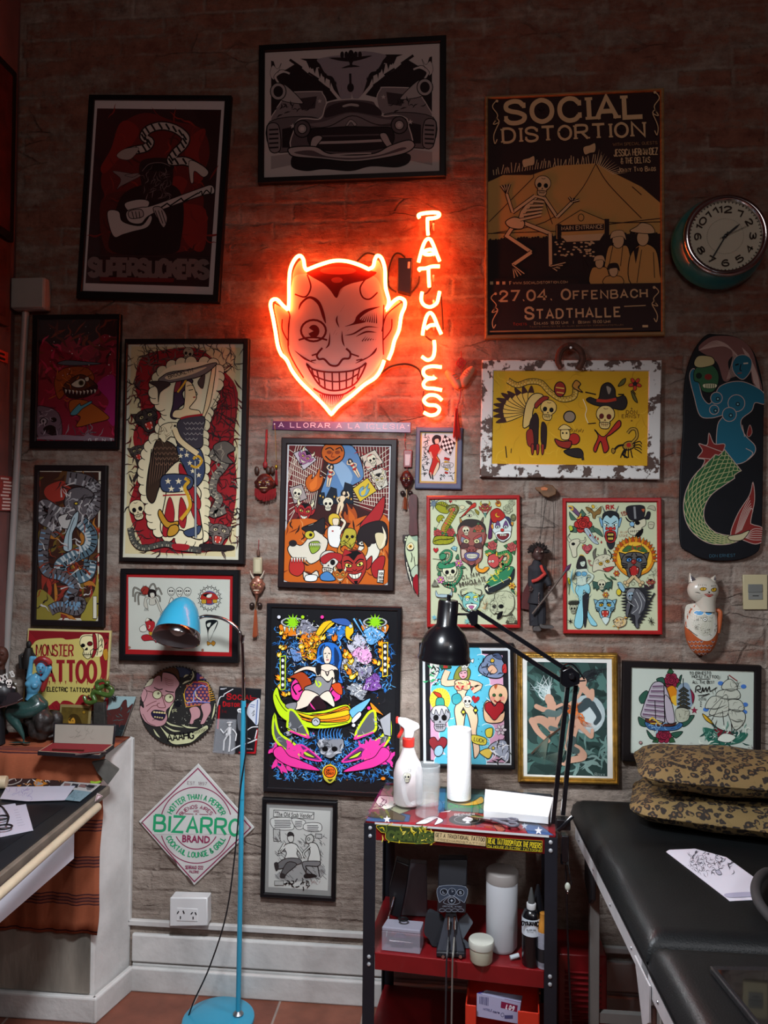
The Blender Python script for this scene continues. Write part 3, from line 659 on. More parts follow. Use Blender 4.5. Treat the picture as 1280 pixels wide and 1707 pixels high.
# ================= car and tanks print, top
t,a=frame('framed_print','black framed monochrome print of a vintage car between two tanks, topmost on the wall','framed picture',
 [(430.3,73.8),(743.8,58.1),(742.8,293.8),(430.3,305)],[(440,84.7),(733.8,70),(731.9,283.8),(440,295)],FB,(400,40),3.2,paper='d2c3c1')
BK='241b20';GY='8b7d80';LG='b3a6a6'
for fx in (0,1):
 def X(s_):return [((1190-x if fx else x),y-(x-595)*0.045*(0 if not fx else-0)-(22*(1-0) if fx else 0)+(0)) for x,y in pts(s_)]
 a.f(BK,X("166,195 180,200 200,270 300,210 370,270 420,300 470,340 520,400 440,420 300,460 166,500"),0,sm=0)
 a.f('d2c3c1',X("175,220 200,240 220,210 190,290 170,290 160,260"),2);a.l('d2c3c1',10,X("205,315 190,280 230,255 265,265"));a.l(BK,3,X("195,310 180,280 215,245 250,250"))
 a.l(BK,14,X("265,190 330,235"),0);a.l(BK,10,X("365,260 420,295"),0);a.l(BK,8,X("450,330 480,350"),0)
 a.f(BK,X("320,185 520,185 560,260 540,400 500,350 480,300 440,280 420,230 380,240 360,200"),0,sm=0)
 a.f('9d8f98',X("420,185 590,185 590,410 540,400 500,290 460,270 430,220"),0)
 for k in range(7):a.f(BK,X(f"{350+k*32},{190+k*22} {385+k*26},{195+k*24} {372+k*27},{240+k*26}"),0,sm=0)
 # tank: turret, gun, body, track
 a.f(GY,X("215,420 240,380 260,365 420,360 440,370 460,420 430,500 320,520 170,520 190,460"),5,'d2c3c1');a.f('3d3237',X("300,400 410,385 400,450 330,460"),0,sm=0)
 a.f(LG,X("230,320 330,410 315,425 210,400"),4);a.e(LG,*X("204,360")[0],42,46,o=5);a.e(BK,*X("204,360")[0],26,30)
 a.f('6d6064',X("160,520 420,505 400,640 180,680"),4);a.f(BK,X("225,560 300,545 300,660 225,660"),sm=0)
 a.f(GY,X("145,545 205,540 215,670 160,675"),5)
 for k in range(5):a.l(BK,9,X(f"155,{565+k*24} 205,{562+k*24}"),0)
 a.star('d2c3c1',*X("282,545")[0],16);a.star('d2c3c1',*X("425,412")[0],13);curls(a,[BK],12,*(X("190,440")[0] if not fx else X("380,440")[0]),*(X("380,500")[0] if not fx else X("190,500")[0]),7,7,40)
 a.f('a89a9a',X("165,705 280,690 330,740 165,775"),0,sm=0)
# plane
a.l(BK,22,"475,182 590,190 705,170",t=2);a.e(BK,592,175,18,36);a.l(BK,12,"542,236 592,225 640,228",t=2);a.l(BK,14,"592,190 592,232",0)
for x in (545,567,617,640):a.e(BK,x,165,10,18)
a.e(BK,590,340,18,24);a.l(BK,12,"588,265 590,335",0)
# car
a.f(BK,"275,760 300,690 460,700 720,700 890,690 905,735 840,765 700,760 590,785 450,775 350,785",0);a.f('5e5055',"290,680 290,560 310,515 350,505 430,505 455,440 480,415 590,402 700,410 725,430 760,490 830,488 880,500 895,530 900,680 590,720",6,'d2c3c1')
a.f('382c32',"455,500 475,440 590,412 720,435 750,490 590,470");a.f('7d7074',"360,540 450,520 590,475 750,505 830,520 590,560");a.l(BK,5,"370,560 480,545 600,490 720,535 820,540");a.f(LG,"565,540 590,510 622,535 610,545 592,525 575,545",3)
a.f(LG,"550,435 590,425 630,430 630,442 590,438 552,445",0)
a.f('2a1f25',"370,570 480,555 590,548 720,552 810,560 800,650 590,680 390,660",5);a.l(LG,14,"390,635 590,630 790,620");a.l('5e5055',8,"400,600 590,595 780,590")
for x,y in ((332,560),(850,540)):a.e('5e5055',x,y,44,46,o=6);a.e(LG,x,y,24,25,o=5);a.e('d2c3c1',x,y,11)
for q in ("375,660 385,610 420,595 440,610 410,650 390,690","745,590 780,585 810,640 840,650 810,680 770,640"):a.f(LG,q,5)
a.f(LG,"262,690 270,660 400,655 470,690 590,700 720,690 800,650 900,620 932,650 880,690 740,720 590,735 430,720 300,710",6);a.f('5e5055',"290,685 380,675 460,705 590,715 740,700 860,660 880,670 740,708 590,725 440,712 330,698")
a.l(LG,8,"480,700 590,693 700,690")
finish(a)
# ================= concert poster in a raw wood frame
WOODF=mat('8b6a3c',0.55,var=0.3,vs=14,stretch=(1,1,6))
t,a=frame('concert_poster','large yellow and brown concert poster in a raw wood frame, upper right beside the clock','poster',
 [(809.3,161),(1108.9,144.2),(1107.3,558.3),(807.3,565.3)],[(814.5,164.5),(1102,149.5),(1101,551),(812.5,559)],WOODF,(780,120),2.56,glass=False,paper='33201f',depth=0.02)
Y_='cf9f5a';PL='d8b98c';B2='2b1c1c'
a.f(Y_,"85,470 150,440 270,440 380,400 545,390 620,430 740,490 822,560 822,900 85,900",sm=0)
R=random.Random(4)
for i in range(42):x=110+i*11;y=440-(i*1.5 if i<30 else 45);a.l(PL,3,[(x,y),(x+R.uniform(-6,10),y-R.uniform(20,45))],0)
for i in range(12):a.l(PL,4,[(548+i*6,392+i*4),(560+i*11,330+i*9)],0,1)
a.f(B2,"85,718 822,690 822,905 85,905",sm=0)
for i in range(60):x=95+i*12;a.e(B2,x,722-i*.5+R.uniform(-4,4),7,10)
for i in range(46):a.e(PL,R.uniform(370,540),R.uniform(725,790),6,3.5)
for s_ in ("545,392 470,520 330,640 100,690","545,392 600,480 740,625","545,392 548,310","280,450 275,370","280,450 210,520 90,640","330,560 360,650","480,590 400,640","480,590 580,640 822,640","700,490 740,525","85,690 380,680","600,650 822,625"):a.l(B2,3,s_)
for x,y in ((520,335),(260,390)):a.f(PL,[(x-28,y-12),(x,y-22),(x+22,y-30),(x+22,y+5),(x,y+12),(x-22,y+18)],2)
a.f(Y_,"375,655 480,590 600,640 600,690 375,715",3,sm=0);a.f(B2,"388,655 580,648 580,675 388,684",sm=0);a.tx(PL,'MAIN ENTRANCE',400,676,575,668,16,1.1);a.r(B2,380,650,398,712);a.r(B2,582,628,602,702);a.e(Y_,482,622,12,15,o=3)
a.f(PL,"395,700 580,690 560,720 420,726",sm=0)
# a plain standing skeleton figure
BO='dcc191'
def bone(s_,w=14):a.l(B2,w+7,s_,0);a.l(BO,w,s_,0)
bone("205,640 165,700 270,770");bone("270,770 190,825");bone("225,640 350,690");bone("350,690 352,830");bone("215,660 235,600 290,530",20)
bone("285,530 190,600",11);bone("190,600 165,520",10);bone("320,530 380,620",11);bone("380,620 445,555",10)
a.f(BO,"160,640 200,620 240,640 230,670 180,665",4)
for k in range(6):a.l(B2,14,f"{222+k*14},{632-k*20} {268+k*9},{622-k*17} {312+k*3},{612-k*14}");a.l(BO,9,f"{222+k*14},{632-k*20} {268+k*9},{622-k*17} {312+k*3},{612-k*14}")
for k in range(4):bone(f"190,825 {198+k*14},{880-k*6}",4);bone(f"352,830 {380+k*12},{850-k*12}",4);bone(f"165,520 {140+k*13},{485-k*2}",4);bone(f"445,555 {430+k*15},{535+k*4}",4)
a.m(skull,318,486,42,6,1,c=BO)
# family, lower right
for x,y,s_ in ((640,720,34),(560,815,25),(620,850,26)):a.f(Y_,[(x-s_*1.6,905),(x-s_*1.3,y+s_),(x,y+s_*.8),(x+s_*1.3,y+s_),(x+s_*1.5,905)],3);a.e(PL,x,y,s_*.75,s_,o=3);a.f(PL if s_ != 26 else B2,[(x-s_,y-s_*.2),(x-s_*.7,y-s_*1.1),(x+s_*.6,y-s_*1.2),(x+s_,y),(x+s_*.5,y-s_*.5),(x-s_*.5,y-s_*.4)],2)
a.f(Y_,"695,905 690,790 740,735 800,760 818,860 815,905",4);a.e(PL,745,710,26,34,o=3);a.f(PL,"690,680 720,660 740,645 780,655 795,688 740,690",3);a.f(B2,"705,760 730,745 715,820",sm=0)
for s_ in ("620,730 600,830","660,740 650,830","740,760 720,900","790,770 795,880","500,850 490,790 515,830"):a.l(B2,3,s_)
# lettering
a.tx(PL,'SOCIAL',160,222,752,192,92,1.35,.75,1.1);a.tx(PL,'DISTORTION',150,303,758,274,58,1.15,.7,1.1)
for x,y in ((313,160),(400,258),(655,246)):a.star(B2,x,y,16,4,.45)
a.tx('a98057','WITH SPECIAL GUESTS',618,318,806,310,12,.8);a.tx(PL,'JESSICA HERNANDEZ',622,362,808,354,28,.9);a.tx(PL,'& THE DELTAS',652,394,776,389,24,.9);a.tx(PL,'Jonny Two Bags',640,430,800,424,19,1.2,.5)
a.r(B2,86,884,470,912);a.tx(PL,'www.socialdistortion.com',192,908,425,903,13,1.0)
for x in (100,126,152):a.r(PL,x-6,896,x+7,909)
a.tx(PL,'f',178,910,186,909,17,1.4)
a.f('352526',"86,912 822,902 822,1105 84,1118",sm=0)
a.tx(PL,'27.04. Offenbach',136,980,766,962,42,1.25,.6,1.2);a.tx(PL,'Stadthalle',244,1056,652,1044,48,1.25,.6,1.2)
a.tx(PL,'Einlass: 18.00 Uhr   I   Beginn: 19.00 Uhr',282,1080,606,1072,12,.9);a.tx('b0402c','Tickets',192,1084,250,1082,11,1.2);a.tx('a98057','Tickets erhalten Sie an allen bekannten Vorverkaufsstellen',262,1093,660,1084,7,.8);a.l('a98057',6,"92,1110 700,1098",0);a.r(PL,742,1082,766,1092);a.l(PL,4,"664,1003 756,999",0)
for X0,Y0,fl in ((118,125,1),(800,88,-1),(112,945,1),(797,918,-1)):
 hh=185 if Y0<500 else 150
 a.l(PL,4,[(X0+fl*5,Y0),(X0-fl*14,Y0+hh*.15),(X0+fl*8,Y0+hh*.35),(X0-fl*10,Y0+hh*.55),(X0+fl*14,Y0+hh*.5),(X0+fl*4,Y0+hh*.42),(X0-fl*2,Y0+hh*.5)]);a.l(PL,4,[(X0+fl*14,Y0+hh*.52),(X0-fl*8,Y0+hh*.8),(X0-fl*4,Y0+hh),(X0+fl*6,Y0+hh*.9)]);a.e(PL,X0+fl*5,Y0+4,6)
finish(a)
# ================= creature painting, left
t,a=frame('framed_print','black framed red and magenta creature painting, upper left beside the conduit pipe','framed picture',
 [(52,523.7),(200.5,523.7),(194.8,748.7),(49.7,747)],[(64.5,531),(194,532),(190.5,735.5),(59,734)],FB,(0,480),2.977,paper='8c1f33')
a.f('2a1519',"190,150 580,155 575,240 520,230 470,260 400,300 340,230 280,300 220,260 188,300");curls(a,['55231c','7a3020','2a1216'],40,200,160,570,330,8,12,90)
curls(a,['b3243f','6b1429','a0283a','5a1322','c02a50'],110,185,280,570,700,9,11,70)
a.f('a3246a',"480,480 570,440 570,680 520,620 540,560",0)
a.f('9b4a1c',"270,470 300,410 370,390 440,400 470,450 430,480 350,470 320,530 290,550",3);a.f('a8551f',"350,560 430,560 520,620 540,650 470,670 380,690 400,640 350,620",3);a.f('4e2a1c',"320,480 400,430 470,470 480,500 400,540 330,530",4);curls(a,['c2661f','6e3416'],26,280,400,440,560,12,6,50)
a.f('5a6470',"285,375 330,360 420,366 505,376 420,384 330,384",3)
a.f('2a1215',"312,490 380,520 470,480 482,510 420,545 340,545");
for k in range(9):x=322+k*18;a.f('d8d2c4',[(x,495+abs(k-4)*-2+14),(x+14,500-abs(k-4)*2+14),(x+6,534-abs(k-4)*2)],2,sm=0)
a.f('cfc9b4',"355,478 400,450 425,462 415,490 380,495",4);a.e('3a3f24',404,472,13);a.e(K,404,472,7);a.f('cfc9b4',"422,448 440,442 442,460 428,464",3)
a.f('4d8f9c',"350,625 395,575 405,585 450,562 455,572 410,600 380,630",3)
a.f('6e5a66',"180,600 230,590 290,620 310,700 290,745 190,740",3);a.e('a59aa0',218,662,17,o=5);a.e(K,218,662,7);a.e(K,268,655,15,12);a.f(K,"215,700 250,680 285,700 280,735 240,725");curls(a,['b0a3ad','3a2c36'],24,190,600,300,740,4,4,30)
curls(a,['8f7c86','5a4852'],24,185,720,560,755,6,6,60);a.f('8a7480',"300,730 420,735 440,700 450,730 560,745 560,758 180,750",0);a.tx('d8cfd0','GENT',440,763,560,762,14,1.3,0,6)
dots(a,['e9c9c9','ffffff'],26,250,190,560,450,5,1,3)
finish(a)
# ================= flag-draped woman print
t,a=frame('framed_print','tall black framed tattoo print of a woman draped in a flag beside an eagle','framed picture',
 [(209,564),(413.9,564.7),(408,940),(196.5,936.8)],[(214,572),(405.5,573),(396,933.5),(201,928.8)],FD,(0,480),2.977,paper='d9d3bd',fname='frame')
CR='dccfa4';RD='9a2027'
a.f('d9c99c',"652,290 1195,296 1168,1335 620,1318",sm=0)
a.f(RD,"700,350 800,310 980,300 1100,400 1180,520 1160,760 1175,980 1150,1160 1080,1300 760,1310 690,1240 640,1090 690,900 660,740 700,600 670,480")
curls(a,['2a2424','4a3a38','6a5a54'],120,655,295,1185,390,3,4.5,70,2);curls(a,['241c1e','4b3a3a','5a2222','6e1419'],150,650,420,790,1100,31,6,60,2);curls(a,['4b1418','5a2222','2c2224'],150,1030,400,1185,1280,32,6,70,2);curls(a,['2c2224','4b3a3a'],60,640,1190,1160,1310,33,5,60,2)
a.m(cat_head,730,650,62,-20,1,c='3a3230',eye='b8a878',o=.05);a.m(cat_head,685,815,42,-15,-1,c='4a403c',eye='b8a878',o=.05);a.l('2e2726',15,"680,850 690,900 665,960");a.m(skull,935,328,32,15,1,c='a89a80')
bord=[]
for i in range(52):
 q=cr2(pts("770,480 830,400 950,370 1070,385 1085,470 1050,580 1020,660 1010,760 1020,860 1010,960 1020,1060 1015,1160 1000,1250 900,1250 780,1200 750,1110 720,1000 715,900 740,800 800,700 830,620 780,560"),True,8)
 p=q[int(i*len(q)/52)];a.e('e2d6b0',p[0],p[1],30,o=3.5)
a.f('e2d6b0',"770,480 830,400 950,370 1070,385 1085,470 1050,580 1020,660 1010,760 1020,860 1010,960 1020,1060 1015,1160 1000,1250 900,1250 780,1200 750,1110 720,1000 715,900 740,800 800,700 830,620 780,560")
# web, panther, dragon, skull, snake at the edges
for k in range(5):a.l('2d2626',3,f"1050,600 {1110+k*16},{490+k*55}",0)
for k in range(4):a.l('2d2626',3,f"{1080+k*26},{540-k*18} {1105+k*22},{575-k*4} {1100+k*24},{630+k*5} {1085+k*26},{680+k*14}")
snakeb(a,"1110,780 1060,830 1120,870 1070,940 1060,1010 1090,1050 1060,1120 1120,1100",36,'6b655c','b3a98f',n=20);a.f('5d574f',"1060,790 1120,760 1170,800 1130,830 1160,870 1100,860",4);curls(a,['2d2626','8a8070'],20,1060,760,1170,1150,14,7,50)
a.m(cat_head,1090,1215,58,10,1,c='6a5f58',eye='d8c9a0',o=.05);a.f('241e1f',"1000,1270 1100,1275 1160,1280 1150,1300 1010,1300",2)
a.m(skull,685,1100,48,-14,1,c='d8cba2');snakeb(a,"650,1190 670,1260 720,1290 820,1270 900,1290 1000,1300",26,'4a4a44','a89f86',n=24);a.f(RD,"860,1270 940,1275 930,1300 870,1300")
# eagle
a.f('3a2a20',"730,1010 745,880 780,760 830,760 880,800 890,900 850,960 800,980 770,1060 745,1060",5)
for k in range(12):a.l('1d1614',5,f"{756+k*10},{800+k*6} {744+k*11},{900+k*5} {738+k*10},{1010-k*8}",t=1);a.l('6b5040',3,f"{762+k*10},{806+k*6} {751+k*11},{896+k*5} {744+k*10},{990-k*8}",t=2)
for r_ in range(4):
 for k in range(6):a.l('7a5c48',3,f"{765+k*20+r_*4},{790+r_*26} {773+k*20+r_*4},{802+r_*26} {781+k*20+r_*4},{790+r_*26}")
a.f('d9cda6',"790,740 800,690 840,670 890,672 910,690 880,700 900,750 850,740 820,770 800,750",4);a.f('c99a2a',"885,676 912,690 895,712 882,700",4);a.e(K,872,686,6);curls(a,['6b5a44'],14,790,690,860,760,8,4,40,1)
# flag drape and skirt
a.f('39445e',"885,780 990,795 1020,880 1010,950 970,990 940,940 900,860",5)
for i,(x,y) in enumerate(((905,800),(930,830),(900,835),(945,870),(975,840),(985,890),(1000,860),(960,910),(990,930),(935,805))):a.star('e2d6b0',x,y,14)
a.f('ddd0a8',"890,860 940,940 1000,1010 990,1080 1000,1150 1010,1240 960,1240 900,1200 830,1230 800,1180 830,1000 800,960",5)
for q in ("900,870 960,980 1000,1060 985,1100 940,1010 895,930","940,1040 990,1110 1000,1190 960,1130","830,1080 850,1040 870,1120 850,1220 810,1220","900,1040 930,1100 920,1190 890,1160"):a.f(RD,q,3)
a.f('39445e',"915,1210 960,1190 1000,1180 990,1220 940,1235",4)
# shield, ribbon, sword
a.f('39445e',"815,930 950,935 945,1000 815,1010",5)
for k in range(4):a.star('e2d6b0',838+(k % 2)*52+(0 if k<2 else 16),960 if k<2 else 998,17)
a.l(RD,7,"812,1030 945,1025");a.l('c99a2a',16,"920,945 940,960 920,990 940,1040 945,1090 900,1150");a.l(K,3,"930,945 950,965 932,990 952,1040 955,1090 910,1160")
a.f('b8862a',"800,1100 840,1160 890,1160 870,1220 840,1230 890,1180 830,1190 790,1130",5);a.f('b8862a',"835,1230 845,1185 880,1175 892,1200 870,1228",5)
a.l(K,14,"972,860 975,1240",0);a.l('9aa0a2',8,"972,860 975,1240",0);a.l('c99a2a',12,"950,882 980,890 1005,860 985,835 962,850")
# woman
a.f('3a2a3c',"850,640 862,580 870,500 890,455 940,450 960,470 910,520 920,570 890,600 880,650",5);a.f('7a3038',"868,520 880,465 905,450 895,500",3)
a.f('dcc99a',"925,470 955,475 975,520 978,550 960,575 945,600 990,610 1010,625 1040,480 1060,385 1075,395 1050,560 1020,640 1010,660 900,650 860,640 870,610 910,600 920,560",4)
a.l('c99a2a',9,"885,520 915,480 930,452");a.l(K,4,"940,510 962,506").l('a03028',6,"962,545 975,543").l(K,3,"930,490 950,484 964,488").l(K,3,"975,515 984,530 974,534")
a.f('3e3a42',"905,650 1015,640 1010,720 1000,795 890,785 880,700",4)
for k in range(18):a.l('8f8a88',3,[(915+(k % 5)*20+(k//5 % 2)*9,668+(k//5)*26),(925+(k % 5)*20+(k//5 % 2)*9,678+(k//5)*26),(935+(k % 5)*20+(k//5 % 2)*9,668+(k//5)*26)])
a.l(RD,10,"900,650 935,640 1010,630");a.l(K,32,"870,700 900,760 985,825");a.l('dcc99a',25,"870,700 900,760 985,825")
# ribbon
a.f('6a6460',"810,440 850,420 950,405 1060,375 1075,385 1000,440 860,470 815,475 790,460",4);a.f('bdb190',"830,440 960,410 1030,395 960,430 850,458",0);a.tx(K,'BROOKLYN',842,452,962,418,20,.9);a.f('3a2e2c',"745,470 810,465 850,480 800,520 790,570 785,500",3);a.f('4a3c38',"985,470 1020,430 1010,500",3)
a.tx('4a3c38','Bendy',985,1315,1050,1300,16,.9)
finish(a)
# ================= dragon print (left, below the creature)
t,a=frame('framed_print','narrow black framed grey dragon print above the yellow horror sign','framed picture',
 [(57.1,775),(177.4,775.6),(172,1046),(50.4,1043.6)],[(64.5,784),(167.2,785),(163,1035.5),(58,1033.3)],FD,(0,480),2.977,paper='cfc8b8',depth=0.02)
a.f('3a2018',"196,912 490,914 482,1640 176,1636",sm=0)
curls(a,['9c3328','7d2a20','b0702c','5a3a1c','8c3024','6e5a24'],90,190,920,485,1630,21,22,150)
a.f('8a7d34',"190,1500 260,1540 300,1640 176,1640").f('9a8c3a',"400,1640 470,1500 486,1400 484,1640");a.f('9c3328',"240,980 320,960 330,1040 260,1060 220,1020")
GD='5f5a5e';LGD='a7a3a6'
snakeb(a,"330,940 430,960 480,1010 470,1080 420,1130 300,1120 220,1080 215,1140 280,1180 250,1220",60,GD,LGD,n=30,o=3)
snakeb(a,"400,1160 450,1220 440,1290 370,1330 300,1380 330,1440 430,1420 450,1350",62,'56707e','b9c3c6',n=30,o=3)
snakeb(a,"230,1200 215,1300 230,1400 310,1430 370,1480 340,1550 400,1560 380,1600 300,1580 250,1600",50,GD,'6f93b0',n=34,o=3)
a.f(GD,"320,1060 350,1000 420,990 470,1030 440,1080 420,1140 360,1180 300,1190 290,1150 330,1120",5);curls(a,['2a2628',LGD,'c9c4c2'],46,290,960,470,1190,15,8,55,1)
a.f('c3c0bd',"290,1140 340,1120 330,1150 380,1140 350,1190 310,1190",4);a.e('d8b83a',380,1070,9,7,o=4)
a.f('a9bcc4',"345,1180 365,1130 392,1110 385,1170 362,1220 358,1300 318,1300 322,1240",4);a.l(K,3,"372,1140 345,1220 340,1300")
curls(a,['1f1b1d','c9c4c2','8f3a24'],44,190,1200,470,1600,17,8,60,1);a.r('d8d2c0',464,1530,482,1640,2)
finish(a)
# ================= crowded monster print under the purple street sign
t,a=frame('framed_print','dark framed crowded comic print with masked faces, under the purple street sign','framed picture',
 [(468.8,728),(661.9,732.2),(656.3,985.3),(462.5,980)],[(478.5,740),(651.8,742.5),(645.5,975.3),(472,970)],mat('1c1013',0.45,var=0.15,vs=8,spec=.3),(400,690),3.2,paper='d5d5d8',depth=0.024)
MR='6b1f22';OR='c8611f';SB='5f86b5';CRM='ddd3c2'
a.f('3a1a1a',"262,168 797,176 778,905 240,888",sm=0)
# brick alley walls
a.f(MR,"262,168 460,172 420,400 300,560 250,570",sm=0);a.f(MR,"560,172 797,176 790,560 640,500 600,330",sm=0)
for k in range(17):a.l(CRM,3,f"{300+k*14},{168+k*1} {255},{330+k*18}" if k<3 else f"{262+k*11},{172+k*4} {252+k*9},{380+k*9}",0)
for k in range(13):a.l(CRM,3,f"262,{190+k*32} {470-k*14},{330+k*14}",0);a.l(CRM,3,f"{600-k*1},{330+k*12} 797,{182+k*30}",0)
for k in range(12):a.l(CRM,3,f"{600+k*16},{176} {640+k*13},{470+k*4}",0)
a.f(SB,"455,172 600,172 660,330 590,390 540,460 480,480 420,480 430,420 470,290",4);a.f('8fb0d0',"490,260 540,250 600,330 560,400 520,330",0)
a.e(OR,496,208,62,60,o=5);a.l(K,6,"455,190 480,180 500,195").l(K,6,"510,190 535,180 545,200").l(K,7,"455,225 490,250 535,225");a.e('8e3a18',476,205,14,10).e('8e3a18',520,205,14,10);a.l('8e3a18',6,"496,205 488,228 505,230")
a.f('1a2230',"415,480 420,420 450,420 455,450 485,390 515,400 520,460 545,440 560,365 600,380 605,480",3,sm=0)
for k in range(12):a.r('e2a83a',425+k*15,432+(k*7) % 30,431+k*15,442+(k*7) % 30)
# flash posters on the alley walls
for s_,c in (("285,210 350,180 410,245 340,300",'c9c0c8'),("640,230 720,190 765,260 680,305",'d8c9b8'),("600,400 680,340 730,410 640,470",'d8b93a'),("262,395 330,375 360,450 290,480",'a89a98'),("690,310 770,280 790,380 740,410",'d9d2c4')):a.f(c,s_,4,sm=0)
a.m(devil,348,232,36,30,1,c='b06a9a');a.m(skull,705,245,30,-25);curls(a,['a8262a',K],12,640,200,760,290,2,5,40);a.m(skull,305,425,30,15);a.m(flame,665,405,40,30,1,c='6f9fb8',d='d8b93a');a.m(devil,745,350,34,-15,1,c='d9cdb8')
a.m(lady,480,330,60,10,1);a.m(skull,470,480,34,0);a.m(lady,540,480,75,15,-1,top=None);a.m(lady,610,290,55,-30,1)
a.m(flame,400,350,70,20,1,c=OR,d='e2762a');a.m(flame,585,530,60,-20,1,c='a84a1c',d=OR)
# faces
a.m(devil,345,520,46,8,1,c='a8262a');a.f(OR,"250,600 330,560 420,570 540,640 620,560 790,560 780,905 240,888",0);curls(a,['7a2c14','2a1614','d98a4a'],70,245,560,780,890,12,8,60)
# wolf, lower left
a.f(CRM,"255,720 285,690 330,700 370,640 330,610 400,580 445,560 440,640 470,680 440,760 380,800 340,770 285,770",5);a.f('262024',"330,610 390,590 450,555 445,640 400,620 380,640",4);a.e('262024',283,690,22,18);a.e('c9b83a',372,645,26,22,o=4);a.e(K,378,645,9)
a.f('b8302c',"275,770 330,780 345,830 310,865 265,840",4);a.f('8fa83a',"370,690 420,680 425,720 385,745",4)
for k in range(6):a.f('efe8d8',f"{272+k*14},765 {284+k*14},767 {278+k*14},795",2,sm=0);a.f('efe8d8',f"{372+k*10},690 {382+k*10},689 {377+k*10},712",2,sm=0)
# nurse
a.f('d8b43a',"475,545 500,530 530,545 530,590 500,600 475,580",4);a.f('e6d5bc',"495,560 528,560 522,595 500,595",3);a.f('e9e6e2',"470,610 510,595 545,610 535,660 545,710 480,700",4);a.l('a8262a',7,"490,625 500,625");a.l(K,18,"540,620 560,580 540,560");a.l('e6d5bc',12,"540,620 560,580 540,560")
# bearded green face, vampire, masked woman
a.f('b8a83a',"550,640 570,610 615,620 620,670 595,720 560,700 530,710",4);curls(a,['6b6a24',K],16,540,660,620,720,9,5,40,1);a.e(K,572,655,9).e(K,600,655,9)
a.f('a8262a',"640,600 700,520 770,440 760,540 700,620 680,650",4);a.f('261d20',"625,660 650,600 740,570 785,600 780,700 720,690 640,700",4);a.f('e2dccd',"625,740 650,690 720,690 740,650 745,740 700,800 640,780",4);a.f('261d20',"620,690 650,665 700,680 690,710 640,705");a.f('e2dccd',"635,690 655,680 665,692 650,700");a.e(K,650,690,5);a.f('d8c9a2',"720,640 770,640 775,700 740,720",4);a.f('a8262a',"715,870 700,810 745,760 775,770 750,860",4);a.l('e9dcc0',12,"760,600 775,660 750,720",t=2)
a.m(devil,610,808,82,-6,1,c='a8302a',horn='c8782a',o=.05);a.f('a8262a',"545,760 560,720 600,740",3,sm=0)
# skull with bow tie, lower middle
a.m(skull,475,790,62,8,1,c='d8d0c4');a.f('a8262a',"430,770 480,740 545,750 535,790 500,770 450,800",3);a.f(CRM,"340,840 375,855 410,835 420,870 375,862 345,885",5);a.f('e8e6e2',"355,860 410,860 405,890 350,890",4);a.m(devil,535,860,34,0,1,c='c8702a');a.f('4a80b8',"430,860 470,840 510,885 440,888",4)
a.f('e6e2d8',"738,832 770,832 764,902 732,898",4,sm=0);a.tx(K,'VON',742,858,766,859,14,1.3);a.tx(K,'ERNST',740,878,765,879,13,1.2);a.tx(K,'2009',740,896,762,897,12,1.2)
finish(a)
# ================= small pin-up in a blue and gold frame
t,a=frame('framed_print','small blue and gold frame with a woman in a red dress and chequered flag','framed picture',
 [(693.8,711.3),(771,711.9),(768.8,816),(691.3,814)],[(700.8,719.8),(763,720.6),(760,806),(698.6,804.5)],mat('494d68',0.5,var=0.15,vs=20),(650,600),4.27,paper='c9a05a',depth=0.018)
a.f('dcd3d3',"228,522 470,524 457,868 222,862",sm=0)
for k in range(8):x=262-k*2.5;y=545+k*38;curls(a,[K],7,x-15,y-12,x+15,y+12,100+k,4,22,0)
for (x,y) in ((372,830),(430,815)):curls(a,[K],8,x-18,y-30,x+18,y+30,int(x),4,22,0)
a.f('2d1d22',"300,560 325,535 360,545 358,580 325,600 305,590",2);a.f('e0b8a8',"318,568 345,562 348,590 328,605",2)
a.f('c2281f',"285,615 325,598 350,610 355,650 335,680 355,720 345,780 300,820 278,800 300,720 295,680 275,660",4);a.l('dba693',14,"285,655 300,700");a.l('dba693',13,"345,670 372,625");a.f('e6c9a8',"340,730 350,760 320,820 305,815",2);a.l(K,9,"278,808 292,845").l(K,9,"298,815 306,852");a.l('dba693',8,"288,800 295,830").l('d8a93a',4,"330,690 350,720")
a.f('ece4e2',"390,535 465,590 430,680 358,620",3,sm=0)
for i in range(5):
 for j in range(5):
  if (i+j) % 2 == 0:
   def q(u,v):return (390+(465-390)*u+(358-390)*v,535+(590-535)*u+(620-535)*v)
   a.f('3a161a',[q(i/5,j/5),q((i+1)/5,j/5),q((i+1)/5,(j+1)/5),q(i/5,(j+1)/5)],0,sm=0)
for k in range(5):a.l(K,20-k,f"{385-k*2+k*3},{700+k*25} {425-k*3},{710+k*24}");a.l('d8a93a' if k % 2 else 'b8261f',15-k,f"{385-k*2+k*3},{700+k*25} {425-k*3},{710+k*24}")
a.f('dcd3d3',"372,735 445,735 440,765 376,762",3);a.tx(K,'BABE',380,760,436,760,18,1)
finish(a)
# ================= purple street sign
ENA=mat('5a1f58',0.3,var=0.1,vs=15)
q=[(454.7,701.9),(685,704),(684.4,721.3),(453.8,716)];P=[aty(p[0],p[1],-0.008) for p in q]
t=thing('street_sign','narrow purple street sign reading A LLORAR A LA IGLESIA below the neon devil','sign',((P[0].x+P[2].x)/2,0,P[0].z))
link('plate',MB().prism(P,(0,0.006,0)),ENA,t,smooth=0,bevel=0.001)
a=Art((400,690),3.2,(0,-0.0082,0),(0,-1,0));a.tx('d8c9dc','A LLORAR A LA IGLESIA',207,70,880,80,24,1.0,.6,1.8);a.e('e8e0e8',184,54,4).e('e8e0e8',898,62,4);a.t=t;a.glass=None;finish(a,'printed_face')
